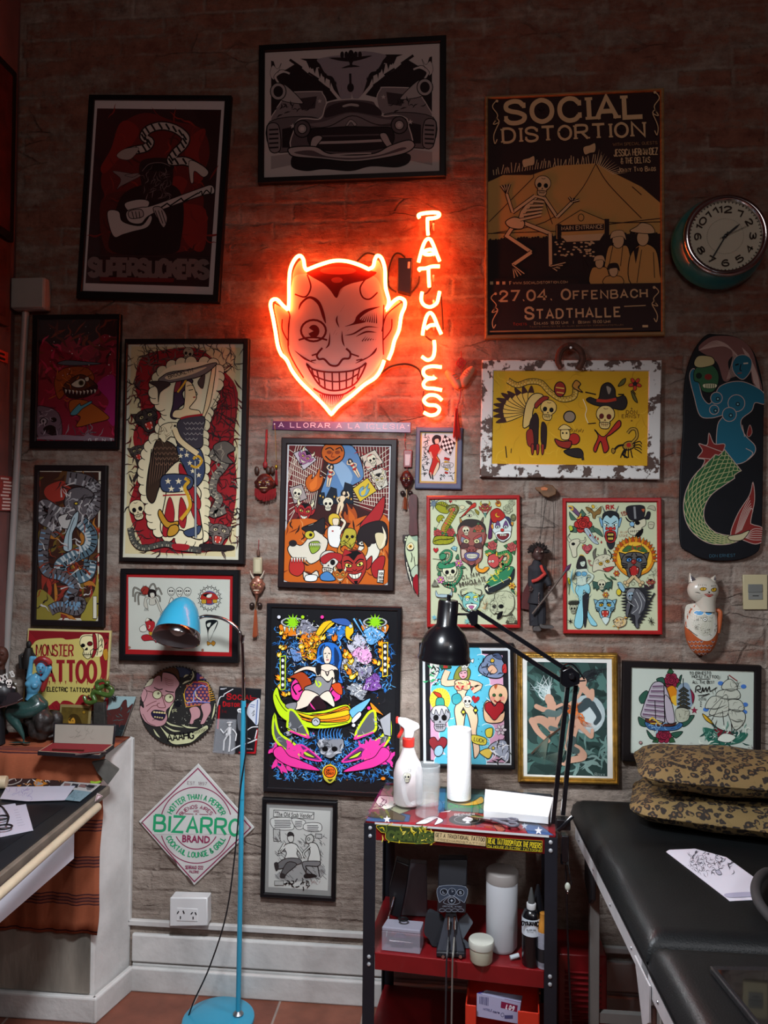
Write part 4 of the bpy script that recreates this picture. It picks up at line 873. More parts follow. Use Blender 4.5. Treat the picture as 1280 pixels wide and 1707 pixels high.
# ================= spider woman flash sheet behind the blue lamp
t,a=frame('framed_print','black framed flash sheet with red mat behind the blue lamp shade','framed picture',
 [(199.2,948.6),(399.7,950),(394.7,1105.4),(198.9,1101.4)],[(208.5,956.3),(387.7,959.8),(385.3,1096.5),(208,1089.5)],FB,(190,940),5.818,paper='a3191e',depth=0.026)
a.f('c3c4ba',"138,128 1125,152 1115,858 140,828",sm=0)
for P_ in ("300,290 200,230 185,320","300,300 215,280 205,370","310,310 240,300 240,400","330,300 350,220 385,195 410,250","390,290 430,235 465,300","390,300 440,320 445,370"):a.l(K,17,P_);a.l('8a857a',8,P_)
a.f('8e2c24',"265,240 300,215 340,240 335,290 290,300 265,270",4);curls(a,[K],8,270,225,330,290,3,5,30)
a.f('b9b5a8',"330,320 300,330 290,400 315,435 330,430 318,350 345,340 340,390 375,400 405,385 400,345 440,450 470,480 460,440 410,330 380,330",4)
for x,y in ((315,440),(468,485)):
 for k in range(4):a.l(K,4,f"{x-14+k*9},{y-8} {x-20+k*13},{y+18}",0)
a.f(K,"330,270 350,245 400,255 412,300 395,320 340,320 328,300");a.f('c9c4b6',"350,285 385,280 395,310 375,335 355,320",3);a.l('8e2c24',5,"368,322 382,320")
for x in (554,635,714):a.f('c9c8be',[(x-32,250),(x,228),(x+32,250),(x+28,290),(x,312+(x == 635)*12),(x-28,290)],5);a.e(K,x-13,263,9,8).e(K,x+13,263,9,8);a.l(K,5,[(x-17,288),(x,298),(x+17,288)]);a.l(K,3,[(x,250),(x,275)])
a.f('c9c8be',"550,330 575,345 545,405 580,390 620,350 600,400 540,425 530,400",5)
for k in range(18):
 th=k*2*PI/18;x,y=928+100*math.cos(th),335+110*math.sin(th);a.star(K,x,y,26,4,.3,k*20);a.e('c3c4ba',x,y,6)
a.e('6b5f9a',926,330,74,68,o=3);a.f('a8281f',"850,350 860,290 930,275 990,300 1000,345",3);a.r('b8902a',850,345,895,385,3);a.r('b8902a',958,345,1000,378,3);a.r('a8281f',900,345,950,385,4);a.f(K,"860,300 920,285 900,320",0).f('d8d4c8',"905,300 950,290 940,325 900,325",3)
a.f('a8232a',"305,560 340,545 390,560 395,600 375,660 330,645 315,600",4);a.f('d8d2c0',"310,560 320,525 350,540",3).f(K,"350,545 330,525 370,540 360,560");a.l('d8d2c0',5,"340,600 350,600 345,620 335,625");a.f('d8d4c8',"270,600 300,590 320,640 290,660 255,650 250,620",4);a.f('b8902a',"340,660 385,665 380,695 350,690",3);a.f('a8232a',"285,690 330,685 370,705 420,735 410,765 380,740 320,745 290,745 265,715",4);a.l(K,5,"385,680 430,700 455,702",0)
a.f(K,"890,560 960,540 1010,560 980,640 920,730 905,650");a.f('c3c4ba',"905,580 940,570 925,610 905,605").f('c3c4ba',"920,640 985,570 1000,575 935,730 915,730",3);a.f('b8802a',"905,750 940,765 960,745 985,765 965,795 940,775 910,790",4)
for x,y in ((150,810),(860,835)):a.m(flower,x,y,14,0,1,c='8a3a4a')
finish(a)
# ================= yellow flash board set in a peeling white window frame
def peel():
 m=bpy.data.materials.new('peeling_white_paint');m.use_nodes=True;nt=m.node_tree;b=nt.nodes['Principled BSDF'];b.inputs['Roughness'].default_value=0.6
 tc=nt.nodes.new('ShaderNodeTexCoord');n=nt.nodes.new('ShaderNodeTexNoise');n.inputs['Scale'].default_value=22;n.inputs['Detail'].default_value=7;n.inputs['Roughness'].default_value=0.65
 r=nt.nodes.new('ShaderNodeValToRGB');e=r.color_ramp.elements;e[0].position=0.455;e[0].color=rgb('4a342a');e[1].position=0.475;e[1].color=rgb('cfcdc8')
 nt.links.new(tc.outputs['Object'],n.inputs['Vector']);nt.links.new(n.outputs[0],r.inputs[0]);nt.links.new(r.outputs[0],b.inputs['Base Color'])
 bp=nt.nodes.new('ShaderNodeBump');bp.inputs['Distance'].default_value=0.002;nt.links.new(r.outputs[0],bp.inputs['Height']);nt.links.new(bp.outputs[0],b.inputs['Normal']);return m
t,a=frame('window_flash_board','yellow tattoo flash board in a peeling white window frame under the horseshoe','flash board',
 [(805.4,602.2),(1103,597.9),(1100.3,798.3),(797.6,795.5)],[(822,619),(1081,617),(1080,774.5),(821,774.5)],peel(),(780,560),2.56,paper='c9991f',glass=False,depth=0.03,inset=0.006)
curls(a,['b98a1a','d3a52c'],60,100,150,780,560,4,4,80)
a.e('8a7a66',433,345,25,24,o=5)
# feathered head dress skull
for k in range(10):
 an=math.radians(205-k*13);x1,y1=265+160*math.cos(an),320-130*math.sin(an)*0.9+(10 if k>5 else 0)
 d=(x1-265,y1-320);l=math.hypot(*d);n=(-d[1]/l*13,d[0]/l*13);m=(265+d[0]*.6,320+d[1]*.6)
 a.f('d0aa4a',[(265,320),(m[0]+n[0],m[1]+n[1]),(x1,y1),(m[0]-n[0],m[1]-n[1])],3);a.f('3a1f1a',[(265+d[0]*.72,320+d[1]*.72),(m[0]+n[0]+d[0]*.15,m[1]+n[1]+d[1]*.15),(x1,y1),(m[0]-n[0]+d[0]*.15,m[1]-n[1]+d[1]*.15)],0)
a.f('cbb06a',"235,390 245,300 270,255 300,245 320,260 280,310 270,370",4);a.f('8a2a20',"285,290 320,258 345,265 310,290 290,310",3);a.m(skull,342,315,42,8,1,c='d2b262');a.f('2a1a1a',"262,380 285,330 300,350 300,400 295,480 270,470",3);a.f('8a2a20',"250,410 275,400 280,470 255,465",3);a.f('2a1a1a',"315,370 335,390 330,480 312,450",3)
for x in (275,297,318):a.f('8a2a20',f"{x-6},465 {x+6},465 {x+4},500 {x-3},505",3)
a.l(K,4,"160,470 165,520").l(K,3,"185,480 183,500")
# snake
snakeb(a,"170,190 210,210 260,195 310,200 350,240 400,270 450,260 460,220 470,200",20,'b99438','e0c068',n=34,o=3);a.e('8e2a1f',392,228,24,32,o=4);a.l('d0aa4a',5,"375,220 410,225").l('d0aa4a',5,"378,240 408,245");a.f('b07a30',"445,215 460,190 480,205 470,220 488,240 465,232",4)
# skull in a black hat, red scarf
a.f('2a2220',"505,275 520,262 555,270 570,215 600,200 625,225 632,262 665,255 678,285 660,315 600,305 540,295",4);a.f('8e8272',"590,215 610,225 600,250");a.l('a8301f',13,"548,275 590,278 632,270");a.l(K,5,"500,240 545,250").l(K,5,"640,250 665,250")
a.m(skull,585,345,48,4,1,c='d6ba72',eye='5a1c18');a.l(K,4,"545,372 512,375");a.l('e9dcb0',3,"512,372 500,340 505,310 490,270")
a.f('a8281f',"540,400 580,430 640,362 650,385 610,420 590,435 600,480 580,498 565,450 545,495 535,480 555,430",4)
# rose flower, scorpion, small rider, name
a.m(flower,712,205,28,20,1,c='c23a26',ctr='2a2220',n=5);a.f('5f5a2a',"640,215 665,205 672,182 655,190",3).f('5f5a2a',"695,235 712,255 722,285 705,270",3);a.l(K,4,"700,230 715,250")
a.e('9a7428',685,468,26,18,-15,o=4);a.e('a8281f',685,466,10);a.l(K,13,"700,455 720,430 715,400 695,398 680,415");a.l('b08a34',7,"700,455 720,430 715,400 695,398 680,415")
for k in range(4):a.l(K,4,f"{668+k*8},480 {655+k*14},{505} {650+k*17},520");a.l(K,4,f"{700+k*3},{462+k*6} 730,{450+k*14} 740,{462+k*13}")
a.l(K,8,"665,465 640,470 620,490").l(K,8,"672,485 660,505 680,520");a.f('9a7428',"615,480 628,488 620,502 612,495",3)
a.e('a8281f',452,440,24,o=3);a.f('d6ba72',"395,405 410,398 432,405 430,440 400,440",3);a.f('d6ba72',"385,398 410,378 440,396 412,400",3);a.f('8e2a1f',"370,440 400,450 440,450 430,480 385,470",4);a.f('2a2220',"410,490 470,480 490,500 480,520 430,510",4);a.l('2a2220',10,"485,500 490,530");a.e(K,404,415,4).e(K,420,415,4)
for k in range(7):a.l('8a6a1a',3,f"{432+k*9},{412-k%2*3} {438+k*9},{400-k%2*4}",0)
a.tx('6e4a1c','DON',674,333,720,333,15,.8,0,2);a.tx('6e4a1c','ERNST',656,350,732,350,14,.8,0,2);a.star('6e4a1c',697,310,5);a.star('6e4a1c',697,362,5)
finish(a,'flash_panel')
# ================= red framed flash sheets
RF=mat('a01f20',0.3,var=0.1,vs=12,coat=0.3);SH='c9ceac'
t,a=frame('framed_print','red framed flash sheet with a big horned devil face, behind the black desk lamp head','framed picture',
 [(710.5,826.7),(866,824.8),(868.5,1048.5),(711.9,1044.7)],[(716.5,832.5),(860.3,832),(863.3,1042.3),(717.5,1040)],RF,(700,815),7.111,paper=SH,depth=0.024)
GNS='9a9a22'
a.star('6a7a8a',165,175,75,8,.35,10,o=4);a.m(heart,362,150,20);curls(a,[K],14,280,140,450,190,1,4,40)
snakeb(a,"200,215 260,190 330,230 420,230 390,300 330,400 290,480 300,560",74,GNS,'c9504a',n=30,o=6);a.f(GNS,"180,215 210,185 270,200 340,240 330,290 260,285 215,260",7);snakeb(a,"320,250 350,215 410,200 435,250 400,300",30,'6e6a3a','c8c49a',n=12,o=5)
a.f(GNS,"195,365 215,320 260,310 290,345 260,350 270,380 240,375 225,400",6);a.l(K,4,"235,395 200,450 190,480")
for x,y in ((210,525),(365,515)):a.m(rose,x,y,48,x,1,c='b84a48')
a.f(GNS,"155,620 180,565 260,555 340,560 400,570 405,610 350,650 260,660 170,655",8);a.l(K,10,"165,625 230,600 320,600 395,585");curls(a,[K],40,170,570,395,650,6,3,18)
# swallow / bird of paradise, eye triangle
a.f('c2382c',"640,165 665,175 655,215 600,240 540,300 480,340 560,250 600,200",5);a.f('4a4436',"540,145 600,150 620,185 580,180",4).f('8a8030',"650,240 700,270 690,310 660,280",4);a.l(K,5,"570,230 455,290");a.l(K,4,"530,320 600,250 690,340")
a.e('e2dcc0',585,315,30,16,o=5);a.e(K,585,315,12)
for k in range(9):a.l(K,4,[(585+45*math.cos(PI+k*PI/8),310+38*math.sin(PI+k*PI/8)),(585+62*math.cos(PI+k*PI/8),310+55*math.sin(PI+k*PI/8))],0)
a.f('d8cfa8',"465,215 500,195 535,215 500,245",4);a.m(devil,772,235,62,0,1,c='a84a40',hair='5a3a34',horn='c9b84a');a.f('5a8a7a',"750,285 790,285 775,345",4,sm=0);a.m(flame,920,165,52,-30,1,c='c97a2a',d='e0c050');a.e('8a4a2a',925,165,18,o=3)
for x,y,s_ in ((1040,240,55),(1085,165,40)):a.m(rose,x,y,s_,20,1,c='b9bd9c',leaf=None)
a.e('6a6a4a',1105,340,32,42,o=5);a.e('8a8a5a',1110,330,12)
# big devil face
for f_ in (1,-1):a.f('b98a4a' if f_>0 else '7a6a5a',[(610-f_*125,440),(610-f_*140,335),(610-f_*100,400),(610-f_*70,440)],6);a.f('b8504a',[(610-f_*150,660),(610-f_*180,540),(610-f_*140,560),(610-f_*120,690)],6)
a.f('9a5a52',"445,520 460,440 520,375 610,360 710,380 770,440 775,540 745,700 735,830 680,890 610,925 550,880 490,830 475,690",8);a.f('3a3230',"450,500 470,430 530,375 610,362 700,378 765,430 772,500 740,450 690,430 660,440 610,460 560,440 500,440 470,470",0)
a.m(skull,545,495,52,-5,1,c='d9d2b4');a.m(rose,695,470,46,0,1,c='b8604a',leaf='4a6a4a')
for f_ in (1,-1):
 a.f('8a8a9a',[(610+f_*40,600),(610+f_*110,560),(610+f_*125,620),(610+f_*70,650)],5);a.e('d9d2a0',610+f_*62,620,34,28,0,6);a.e(K,610+f_*62,620,13);a.e('6a7a4a',610+f_*62,620,7)
 a.f('5a3a3a',[(610+f_*30,660),(610+f_*110,640),(610+f_*130,700),(610+f_*60,700)],5);a.f('a84a48',[(610+f_*20,590),(610+f_*90,540),(610+f_*120,560),(610+f_*40,600)],4)
 a.f('c9b0a0',[(610+f_*60,730),(610+f_*120,720),(610+f_*110,820),(610+f_*75,800)],4)
a.f('8a4a48',"575,680 645,680 665,730 610,750 555,730",6);a.e(K,590,725,10,6).e(K,630,725,10,6);a.f('6a6290',"540,760 610,750 690,760 700,800 650,850 570,850 525,800",6);a.f('e6e0cc',"555,775 610,768 675,775 670,815 610,828 560,815",5)
for k in range(7):a.l(K,4,f"{570+k*16},772 {570+k*16},822",0)
a.l(K,4,"558,797 672,797",0);a.f('a85a5a',"560,860 610,880 660,860 610,910",5);a.f('3a3432',"555,885 610,905 660,885 625,930 608,1000 595,930",4)
# clown with fez
a.f('5a2a5a',"845,290 815,480 808,585 850,570 850,420",5);a.f('d2dcd8',"855,480 880,390 960,330 1060,370 1085,460 1060,570 990,630 920,600 890,540",7);a.f('b02a26',"835,280 925,230 1010,320 940,385 860,395",7);a.e('d8a030',920,310,32,30,o=4);a.e('b02a26',930,303,24,22);a.f('3a3a5a',"1000,330 1060,340 1085,420 1070,440 1040,380",4);a.f('d8923a',"840,430 865,420 870,470 850,470",4).f('d8923a',"1075,400 1105,395 1095,440",4)
for x in (920,1015):a.f('6a4a7a',[(x-32,450),(x,375),(x+32,440),(x,470)],4);a.e('d2dcd8',x,450,22,18,o=4);a.e(K,x,452,10)
a.e('c23028',975,487,22,18,o=4);a.f('e9eeea',"890,530 940,500 975,510 1020,500 1075,510 1060,580 985,620 920,590",5);a.f('7a2a30',"912,540 975,535 1050,530 1040,575 985,605 930,585",6)
for k in range(4):a.r('e9e2cc',945+k*20,536,962+k*20,556,3)
for x,y in ((855,672),(1085,690)):a.m(rose,x,y,56,40,1,c='c25a58')
# heart, diamond, skull with snake, horned snake, coffin
a.m(heart,187,725,32);a.f('8fc4d0',"365,705 400,675 440,690 430,740",4,sm=0);a.l(K,4,"370,705 435,705 430,740 400,675",0)
snakeb(a,"240,800 300,745 360,760 340,840 240,890 230,950 330,930 420,890 480,960 460,1050 400,1120 300,1130 400,1170 400,1220",44,'3a8a62','d98a7a',n=54,o=5);a.f('3a8a62',"230,800 260,765 310,775 300,820 250,840",6);a.l(K,5,"240,835 150,825");a.m(skull,355,985,105,-8,1,c='dad8b8',o=.05);a.f('3a8a62',"215,890 250,870 300,900 370,880 420,900 380,930 300,940 225,940",5)
for x,y in ((460,880),(245,1075)):a.m(flower,x,y,46,10,1,c='c97aa8',ctr='d8c23a');a.f('3a6a4a',f"{x-40},{y-60} {x-10},{y-110} {x},{y-50}",4).f('3a6a4a',f"{x+40},{y+30} {x+80},{y+50} {x+30},{y+60}",4)
snakeb(a,"780,770 830,750 880,790 950,780 1030,760 1060,810 1030,880 960,880 970,930 900,990",56,'3a8a4a','d98a5a',n=34,o=6);a.f('b84a48',"800,850 820,790 890,770 935,830 930,900 880,935 840,920 810,890",7);a.f('d8b83a',"800,800 770,760 810,780",4).f('d8b83a',"895,780 910,735 915,800",4);a.f('b84a48',"930,840 990,780 970,840 940,870",5);a.e('e6e2cc',825,860,16,o=4).e('e6e2cc',862,858,16,o=4);a.e(K,825,862,6).e(K,862,860,6)
a.f('e0922a',"820,930 760,990 690,980 655,930 690,880 690,930 740,950 770,925",5)
a.f('2f7a52',"820,1060 960,980 1060,920 1115,940 1100,1030 1040,1090 870,1180 790,1170",7);a.f('23282c',"765,1170 800,1130 870,1160 1050,1050 1110,950 1105,1050 1040,1130 820,1240",7);a.l('d9d8c8',5,"795,1180 1050,1060",0);curls(a,['d8c83a'],16,820,960,1060,1120,12,10,60);a.f('dad8b8',"770,1180 800,1150 810,1220",4,sm=0)
# lettering, blue demon, etched skull
a.tx('4a443a','C.L.M.H',500,1075,705,1025,48,1.1,.6,1.0);a.tx('4a443a','IMMACULATE',470,1160,785,1085,50,1.1,.6,.9);a.tx('6a6454','2008',640,1150,725,1125,22,.8)
for f_ in (1,-1):a.l(K,14,[(605+f_*30,1230),(605+f_*110,1260),(605+f_*120,1200),(605+f_*60,1180),(605+f_*30,1165)],t=1);a.f('6aa8a0',[(605+f_*95,1290),(605+f_*160,1240),(605+f_*110,1330)],5,sm=0)
a.f('7ab8b0',"510,1290 560,1240 610,1220 660,1240 705,1290 700,1380 650,1440 610,1465 560,1440 510,1380",6);curls(a,['4a8a8a','d8d85a',K],30,520,1240,700,1440,3,7,50)
for x in (560,655):a.e('e6e8d8',x,1308,20,o=4);a.e('4a90b0',x,1308,9);a.f('d8d24a',f"{x-30},1285 {x},1262 {x+35},1280 {x},1290",4)
a.f('e6e8d8',"545,1370 610,1360 675,1370 650,1420 610,1440 570,1420",5);a.f('a85a8a',"575,1385 640,1385 610,1425",4)
a.f('b8bd9c',"880,1300 890,1240 960,1210 1050,1215 1110,1280 1110,1400 1060,1470 1000,1500 930,1480 860,1450 840,1390",6);a.f('b8bd9c',"840,1340 900,1330 920,1400 880,1480 835,1430",4);a.e(K,960,1390,32,26);a.e(K,880,1390,26,24);a.f(K,"925,1470 980,1450 960,1520 910,1540");curls(a,['4a4a3e','7a7c68'],60,760,1220,1110,1480,22,4,90,2)
a.m(flower,1088,1145,42,0,1,c='d8a83a',ctr='a8522a');a.f('3a6a4a',"1080,1200 1120,1240 1100,1190",4);a.l('b8a83a',8,"1120,1200 1140,1230 1125,1260");a.m(rose,1085,1545,48,0,1,c='9a9e80',leaf='4a4a3a');a.f('9ab0b8',"190,1200 215,1250 250,1245 350,1245 375,1195 365,1275 200,1275",4);a.star('6aa8b8',170,1520,40,6,.35);a.star('7ab0a8',560,1565,50,7,.35)
for x,y in ((170,1110),(440,1120),(550,945),(795,1000),(755,1130)):a.star(K,x,y,10)
a.m(rose,180,1125,30,0,1,c='8a8a78',leaf='5a5a4a');curls(a,['c98a4a','6a6a5a'],18,720,1300,830,1420,33,4,50)
finish(a)
t,a=frame('framed_print','red framed flash sheet with a burning panther head, right of the marionette','framed picture',
 [(938.3,830.5),(1102.9,829.5),(1104.3,1058.3),(939.2,1056.4)],[(944,837),(1095,836.5),(1097.8,1052),(945.5,1049.5)],RF,(930,820),6.919,paper=SH,depth=0.024)
a.m(rose,290,375,100,0,1,c='b8302c',leaf='4a6a58');a.f('6a4a6e',"130,180 170,165 250,250 235,280 190,245",6);a.l('d8a83a',16,"115,165 160,170 170,205 140,200");a.l('d8a83a',14,"265,250 245,300 215,300");a.f('aebcc4',"300,440 350,420 420,530 470,600 400,580",6);a.l(K,4,"330,430 440,580",0);a.f('4a6a58',"400,410 480,440 520,520 440,470",5).f('4a6a58',"130,230 190,290 210,320 150,320",5)
for x,y in ((430,520),(460,540),(500,580),(370,500)):a.f('b8302c',f"{x},{y-16} {x+9},{y+6} {x},{y+14} {x-9},{y+6}",3)
a.f('8a6a3a',"320,175 380,190 420,230 480,180 500,170 490,250 440,270 430,310 400,300 390,250 340,220",5);a.f('d8b03a',"385,160 410,150 425,180 400,190",4);curls(a,[K],20,330,170,490,290,3,4,30)
# blue devil clown
for f_ in (1,-1):a.f('6a7a84',[(605+f_*70,250),(605+f_*95,160),(605+f_*60,225)],5,sm=0);a.f('7aaacc',[(605+f_*100,410),(605+f_*130,310),(605+f_*112,300),(605+f_*85,350)],6)
a.f('a8cdd4',"515,330 530,270 605,230 680,270 700,340 690,430 670,540 605,590 545,540 520,440",7);a.f('23262a',"512,330 520,250 605,215 695,250 705,330 680,290 640,270 605,300 565,270 535,290",4)
for f_ in (1,-1):a.f('e2e8d8',[(605+f_*20,390),(605+f_*70,360),(605+f_*75,385),(605+f_*40,402)],4);a.e(K,605+f_*45,384,10);a.l(K,9,[(605+f_*15,370),(605+f_*70,335)]);a.f('b8302c',[(605+f_*25,420),(605+f_*50,400),(605+f_*60,430),(605+f_*40,440)],3)
a.e('c2342c',605,425,26,22,o=5);a.f('b02a28',"545,465 605,445 665,465 660,560 605,590 550,560",6);a.f('3a1a1c',"565,475 645,475 640,555 605,575 570,555",4)
for k in range(4):a.r('dcc45a',572+k*17,480,587+k*17,505,3);a.r('dcc45a',576+k*15,525,590+k*15,552,3)
a.f('2a2c34',"560,580 605,595 655,580 640,640 605,665 575,635",4);a.tx('a8282a','R.K.',558,205,665,195,48,2.0,.4,.6)
# top hat skull
a.f('26242a',"785,185 880,155 995,170 985,300 900,330 820,310",6);a.l('8a8a8c',24,"880,170 890,310",0);a.f('26242a',"780,290 830,340 900,330 1000,290 1030,230 1065,240 1050,310 1000,320 920,350 850,355 800,330",6);a.f('d2cdb0',"830,360 920,335 1000,310 1010,380 960,420 975,470 880,500 820,480 810,430 850,400",6);a.e(K,915,358,30,24);a.e('8ab8d8',853,372,28,28,o=6);a.f(K,"870,390 885,415 860,412");a.f(K,"900,480 980,420 960,500 895,530")
for k in range(6):a.l(K,4,f"{838+k*22},440 {838+k*22},470",0)
a.l(K,4,"825,455 960,445");a.f('b85a3a',"960,200 1000,195 985,235",4);a.tx('8a3a2a','15',730,280,795,262,42,1.6,.5);a.tx('b8785a','R.I.P',720,480,800,478,26,.7);a.tx('b8785a','STONE',700,520,805,515,26,.7);a.f('b8b49a',"1030,190 1060,160 1110,165 1120,215 1060,195",4);a.f('c4c0a4',"1045,350 1105,355 1090,420 1045,410",5);a.l(K,4,"1050,375 1095,378")
# bull skull, heart devil, hannya, woman
a.f('cfcab0',"150,560 230,540 255,580 215,650 215,740 170,750 150,680 125,600",6);a.f('cfcab0',"150,560 120,520 140,480 120,500 105,540 130,580",5).f('cfcab0',"240,570 300,560 310,520 320,560 290,590",5);a.e(K,175,600,22,18);a.m(heart,335,655,62,0,1,c='b84a52');a.e('c25a60',340,655,34,36,o=4);a.l(K,5,"320,645 335,650").l(K,5,"350,645 365,640").l(K,5,"322,675 345,685 362,670");a.f('d8b03a',"275,620 290,600 295,630",3,sm=0)
a.f('6a665c',"420,790 400,700 440,650 430,720 460,780",6).f('6a665c',"530,710 540,650 555,700 550,740",6);a.f('cfcab0',"410,800 460,740 560,720 620,760 660,850 600,880 560,920 470,900 400,920",6);a.e('d8a83a',492,828,24,20,o=6).e('d8a83a',570,800,24,18,o=6);a.e(K,495,828,9).e(K,572,800,8);a.f('b8403a',"520,885 640,860 600,910 560,920",5);a.l(K,16,"380,800 350,790 370,840 400,850");a.l('c8887a',8,"380,800 350,790 370,840 400,850");a.l(K,14,"575,670 600,700 620,740 600,780");curls(a,[K],20,410,730,620,900,9,4,50)
a.f('2e2a2c',"210,870 230,780 260,735 310,760 330,850 320,890 250,900",5);a.f('c8d4c4',"255,810 310,800 305,850 280,862 260,845",4);a.l('d8a83a',8,"245,735 270,725 300,740");a.l(K,4,"270,815 285,812").l('a83a3a',5,"280,842 295,840")
a.f('c8d4c4',"205,900 250,890 330,885 350,920 410,960 400,1010 350,1060 330,1040 380,980 340,960 330,1060 355,1150 340,1350 300,1400 290,1150 250,1120 210,1080 215,1000 175,1010 190,980",5)
for x in (235,300):a.e('6aa8c8',x,945,34,26,o=5)
a.f('8fcbd8',"215,1080 280,1080 350,1060 370,1150 330,1180 290,1150 285,1540 185,1530 240,1250 200,1150",6);a.f('8fcbd8',"330,1200 350,1380 450,1530 380,1530 330,1400",5);a.f('2a2a30',"285,1180 350,1180 345,1330 320,1540 300,1540 290,1400",4);curls(a,['a8c8c0','4a6a7a'],26,160,900,400,1200,6,5,90);a.l('8fcbd8',22,"170,880 150,990 160,1100 190,1180",t=2)
# panther head in flames
a.f('d8861f',"640,780 650,690 700,600 790,540 810,560 860,520 930,540 950,580 1010,560 1080,640 1120,740 1090,850 1040,920 960,960 880,1000 780,960 700,890",6)
for k in range(22):an=PI*(0.95+k*1.1/21);a.f('d8861f' if k % 2 else 'b84a1c',[(880+215*math.cos(an-.07),760+190*math.sin(an-.07)),(880+262*math.cos(an),760+255*math.sin(an)),(880+215*math.cos(an+.08),760+190*math.sin(an+.08))],3)
a.e('e8b53a',880,760,200,185);a.f('3f6a3a',"740,680 800,620 880,630 960,620 1030,690 960,690 880,660 800,690",5);curls(a,['2f5a30','a83a2a'],22,760,620,1010,690,5,9,40)
a.m(cat_head,875,820,165,0,1,c='5a5654',eye='5a9ad8');a.e('8e2a26',870,805,30,28,o=5);a.e('d88a7a',862,798,7);a.f('b02a28',"845,860 900,860 905,950 870,970 835,950",5)
for f_ in (1,-1):a.l(K,44,[(870,970),(870+f_*90,1060)],0);a.l('d0b487',34,[(870,970),(870+f_*90,1060)],0);a.e('d0b487',870+f_*75,1072,20,o=5);a.e('d0b487',870+f_*100,1045,20,o=5)
# small fillers
a.m(flower,672,938,36,0,1,c='c8542a');a.m(devil,1065,1045,42,0,1,c='a84a42');a.m(bat,1045,1100,52,0,1,c='3a2a30');a.m(bat,510,1100,105,0,1,c='3a5a50');a.m(skull,500,1068,55,0,1,c='d4cfb2');a.m(flower,545,1185,36,0,1,c='c8743a');a.f('4a6a4a',"530,940 560,980 570,1000 545,980",4).f('4a6a4a',"560,985 600,1000 620,1020 580,1010",4).f('4a6a4a',"600,970 640,985 670,1010 620,1000",4)
a.m(cat_head,540,1330,125,0,1,c='7fb0c4',eye='e2b02a');a.f('cfe0dc',"500,1460 545,1440 590,1460 560,1520 540,1525",4)
# hooded reaper on a jagged black ground
jag=[]
for k in range(13):y=1100+k*35;w_=130-abs(k-4)*4-(0 if k<8 else (k-7)*14);jag += [(905+w_*.85,y),(905+w_*1.5,y+17)]
for k in range(12,-1,-1):y=1100+k*35;w_=130-abs(k-4)*4-(0 if k<8 else (k-7)*14);jag += [(905-w_*1.5,y+17),(905-w_*.85,y)]
a.f('2a2a2e',jag,0,sm=0);a.f('8a8c90',"790,1150 840,1110 890,1130 880,1230 840,1260 790,1230",5);a.m(skull,835,1195,44,-8,1,c='9ab0c0');a.f('5a5a60',"880,1130 960,1150 1010,1250 970,1400 920,1480 930,1560 890,1555 880,1430 830,1400 860,1300 790,1280 780,1430 800,1440",6)
for q in ("900,1150 960,1280 930,1400","880,1230 920,1330 850,1400","800,1260 880,1320","940,1160 1000,1260"):a.l('b9babc',7,q)
a.l('2a2a2e',20,"1110,1165 1000,1350 940,1420",0);a.f('8fb8cc',"680,1060 720,1040 770,1120 740,1150",5);a.e('d8c23a',697,1155,28,38,o=6);a.l(K,8,"697,1105 690,1060")
a.m(skull,172,1345,52,0,1,c='a8a890');a.f('3a3c38',"120,1290 130,1255 220,1250 240,1280 180,1300",4);a.star(K,140,1490,44,6,.2);a.f('c8b48a',"640,1480 700,1440 780,1470 770,1530 700,1560 650,1530",5);curls(a,['8a3a2a','d8a83a',K],24,650,1450,775,1550,8,8,40)
for k in range(4):a.l(K,6,f"{1070-38*math.cos(k*.8):.0f},{1490-50*math.sin(k*.8+.3):.0f} {1070+38*math.cos(k*.8):.0f},{1490+50*math.sin(k*.8+.3):.0f}",0)
a.f('a8b83a',"120,400 150,390 170,430 140,450",4);a.f('c8c83a',"110,990 130,1000 140,1060 115,1050",4);a.l('4a6a4a',8,"130,1060 120,1180");curls(a,[K],14,1070,900,1130,960,3,4,40);a.e(None,862,1055,20,o=4)
finish(a)
# ================= bright pinball poster
t,a=frame('framed_print','black framed neon bright pinball poster with a blue haired woman, beside the blue floor lamp','framed picture',
 [(445.9,1006.9),(671.5,1011),(661.5,1329),(436.4,1321.8)],[(453,1013.5),(664,1017.5),(655,1321),(444.5,1314)],mat('141519',0.3,coat=0.3),(400,980),3.16,paper='1c1c20',depth=0.026)
BLU='2f7fd0';LB='6ab0e8';PK='e83a9a';LIM='c3e61f';ORG='f0861c';YEL='f2c21f'
curls(a,[BLU,BLU,LB,'1f5fb0'],800,190,230,800,560,41,3.6,34,2);curls(a,[BLU,BLU,LB],900,178,780,790,1005,42,3.6,30,2);curls(a,['2a2a30'],120,190,240,800,1000,43,8,50)
dots(a,['e8e8f0','b0b0b8',PK,LIM,ORG],110,190,140,800,1020,44,1,4)
for x in (280,712):
 a.f(ORG,[(x-65,190),(x+65,190),(x+60,235),(x+30,252),(x-30,252),(x-60,235)],4)
 for k in range(5):a.f('e8e8e0',f"{x-52+k*24},200 {x-34+k*24},200 {x-43+k*24},232",3,sm=0)
 a.e('b8b8c0',x,180,66,28,o=4);a.e('20301a',x,180,54,21);a.star('9ae01f',x,180,46,12,.45)
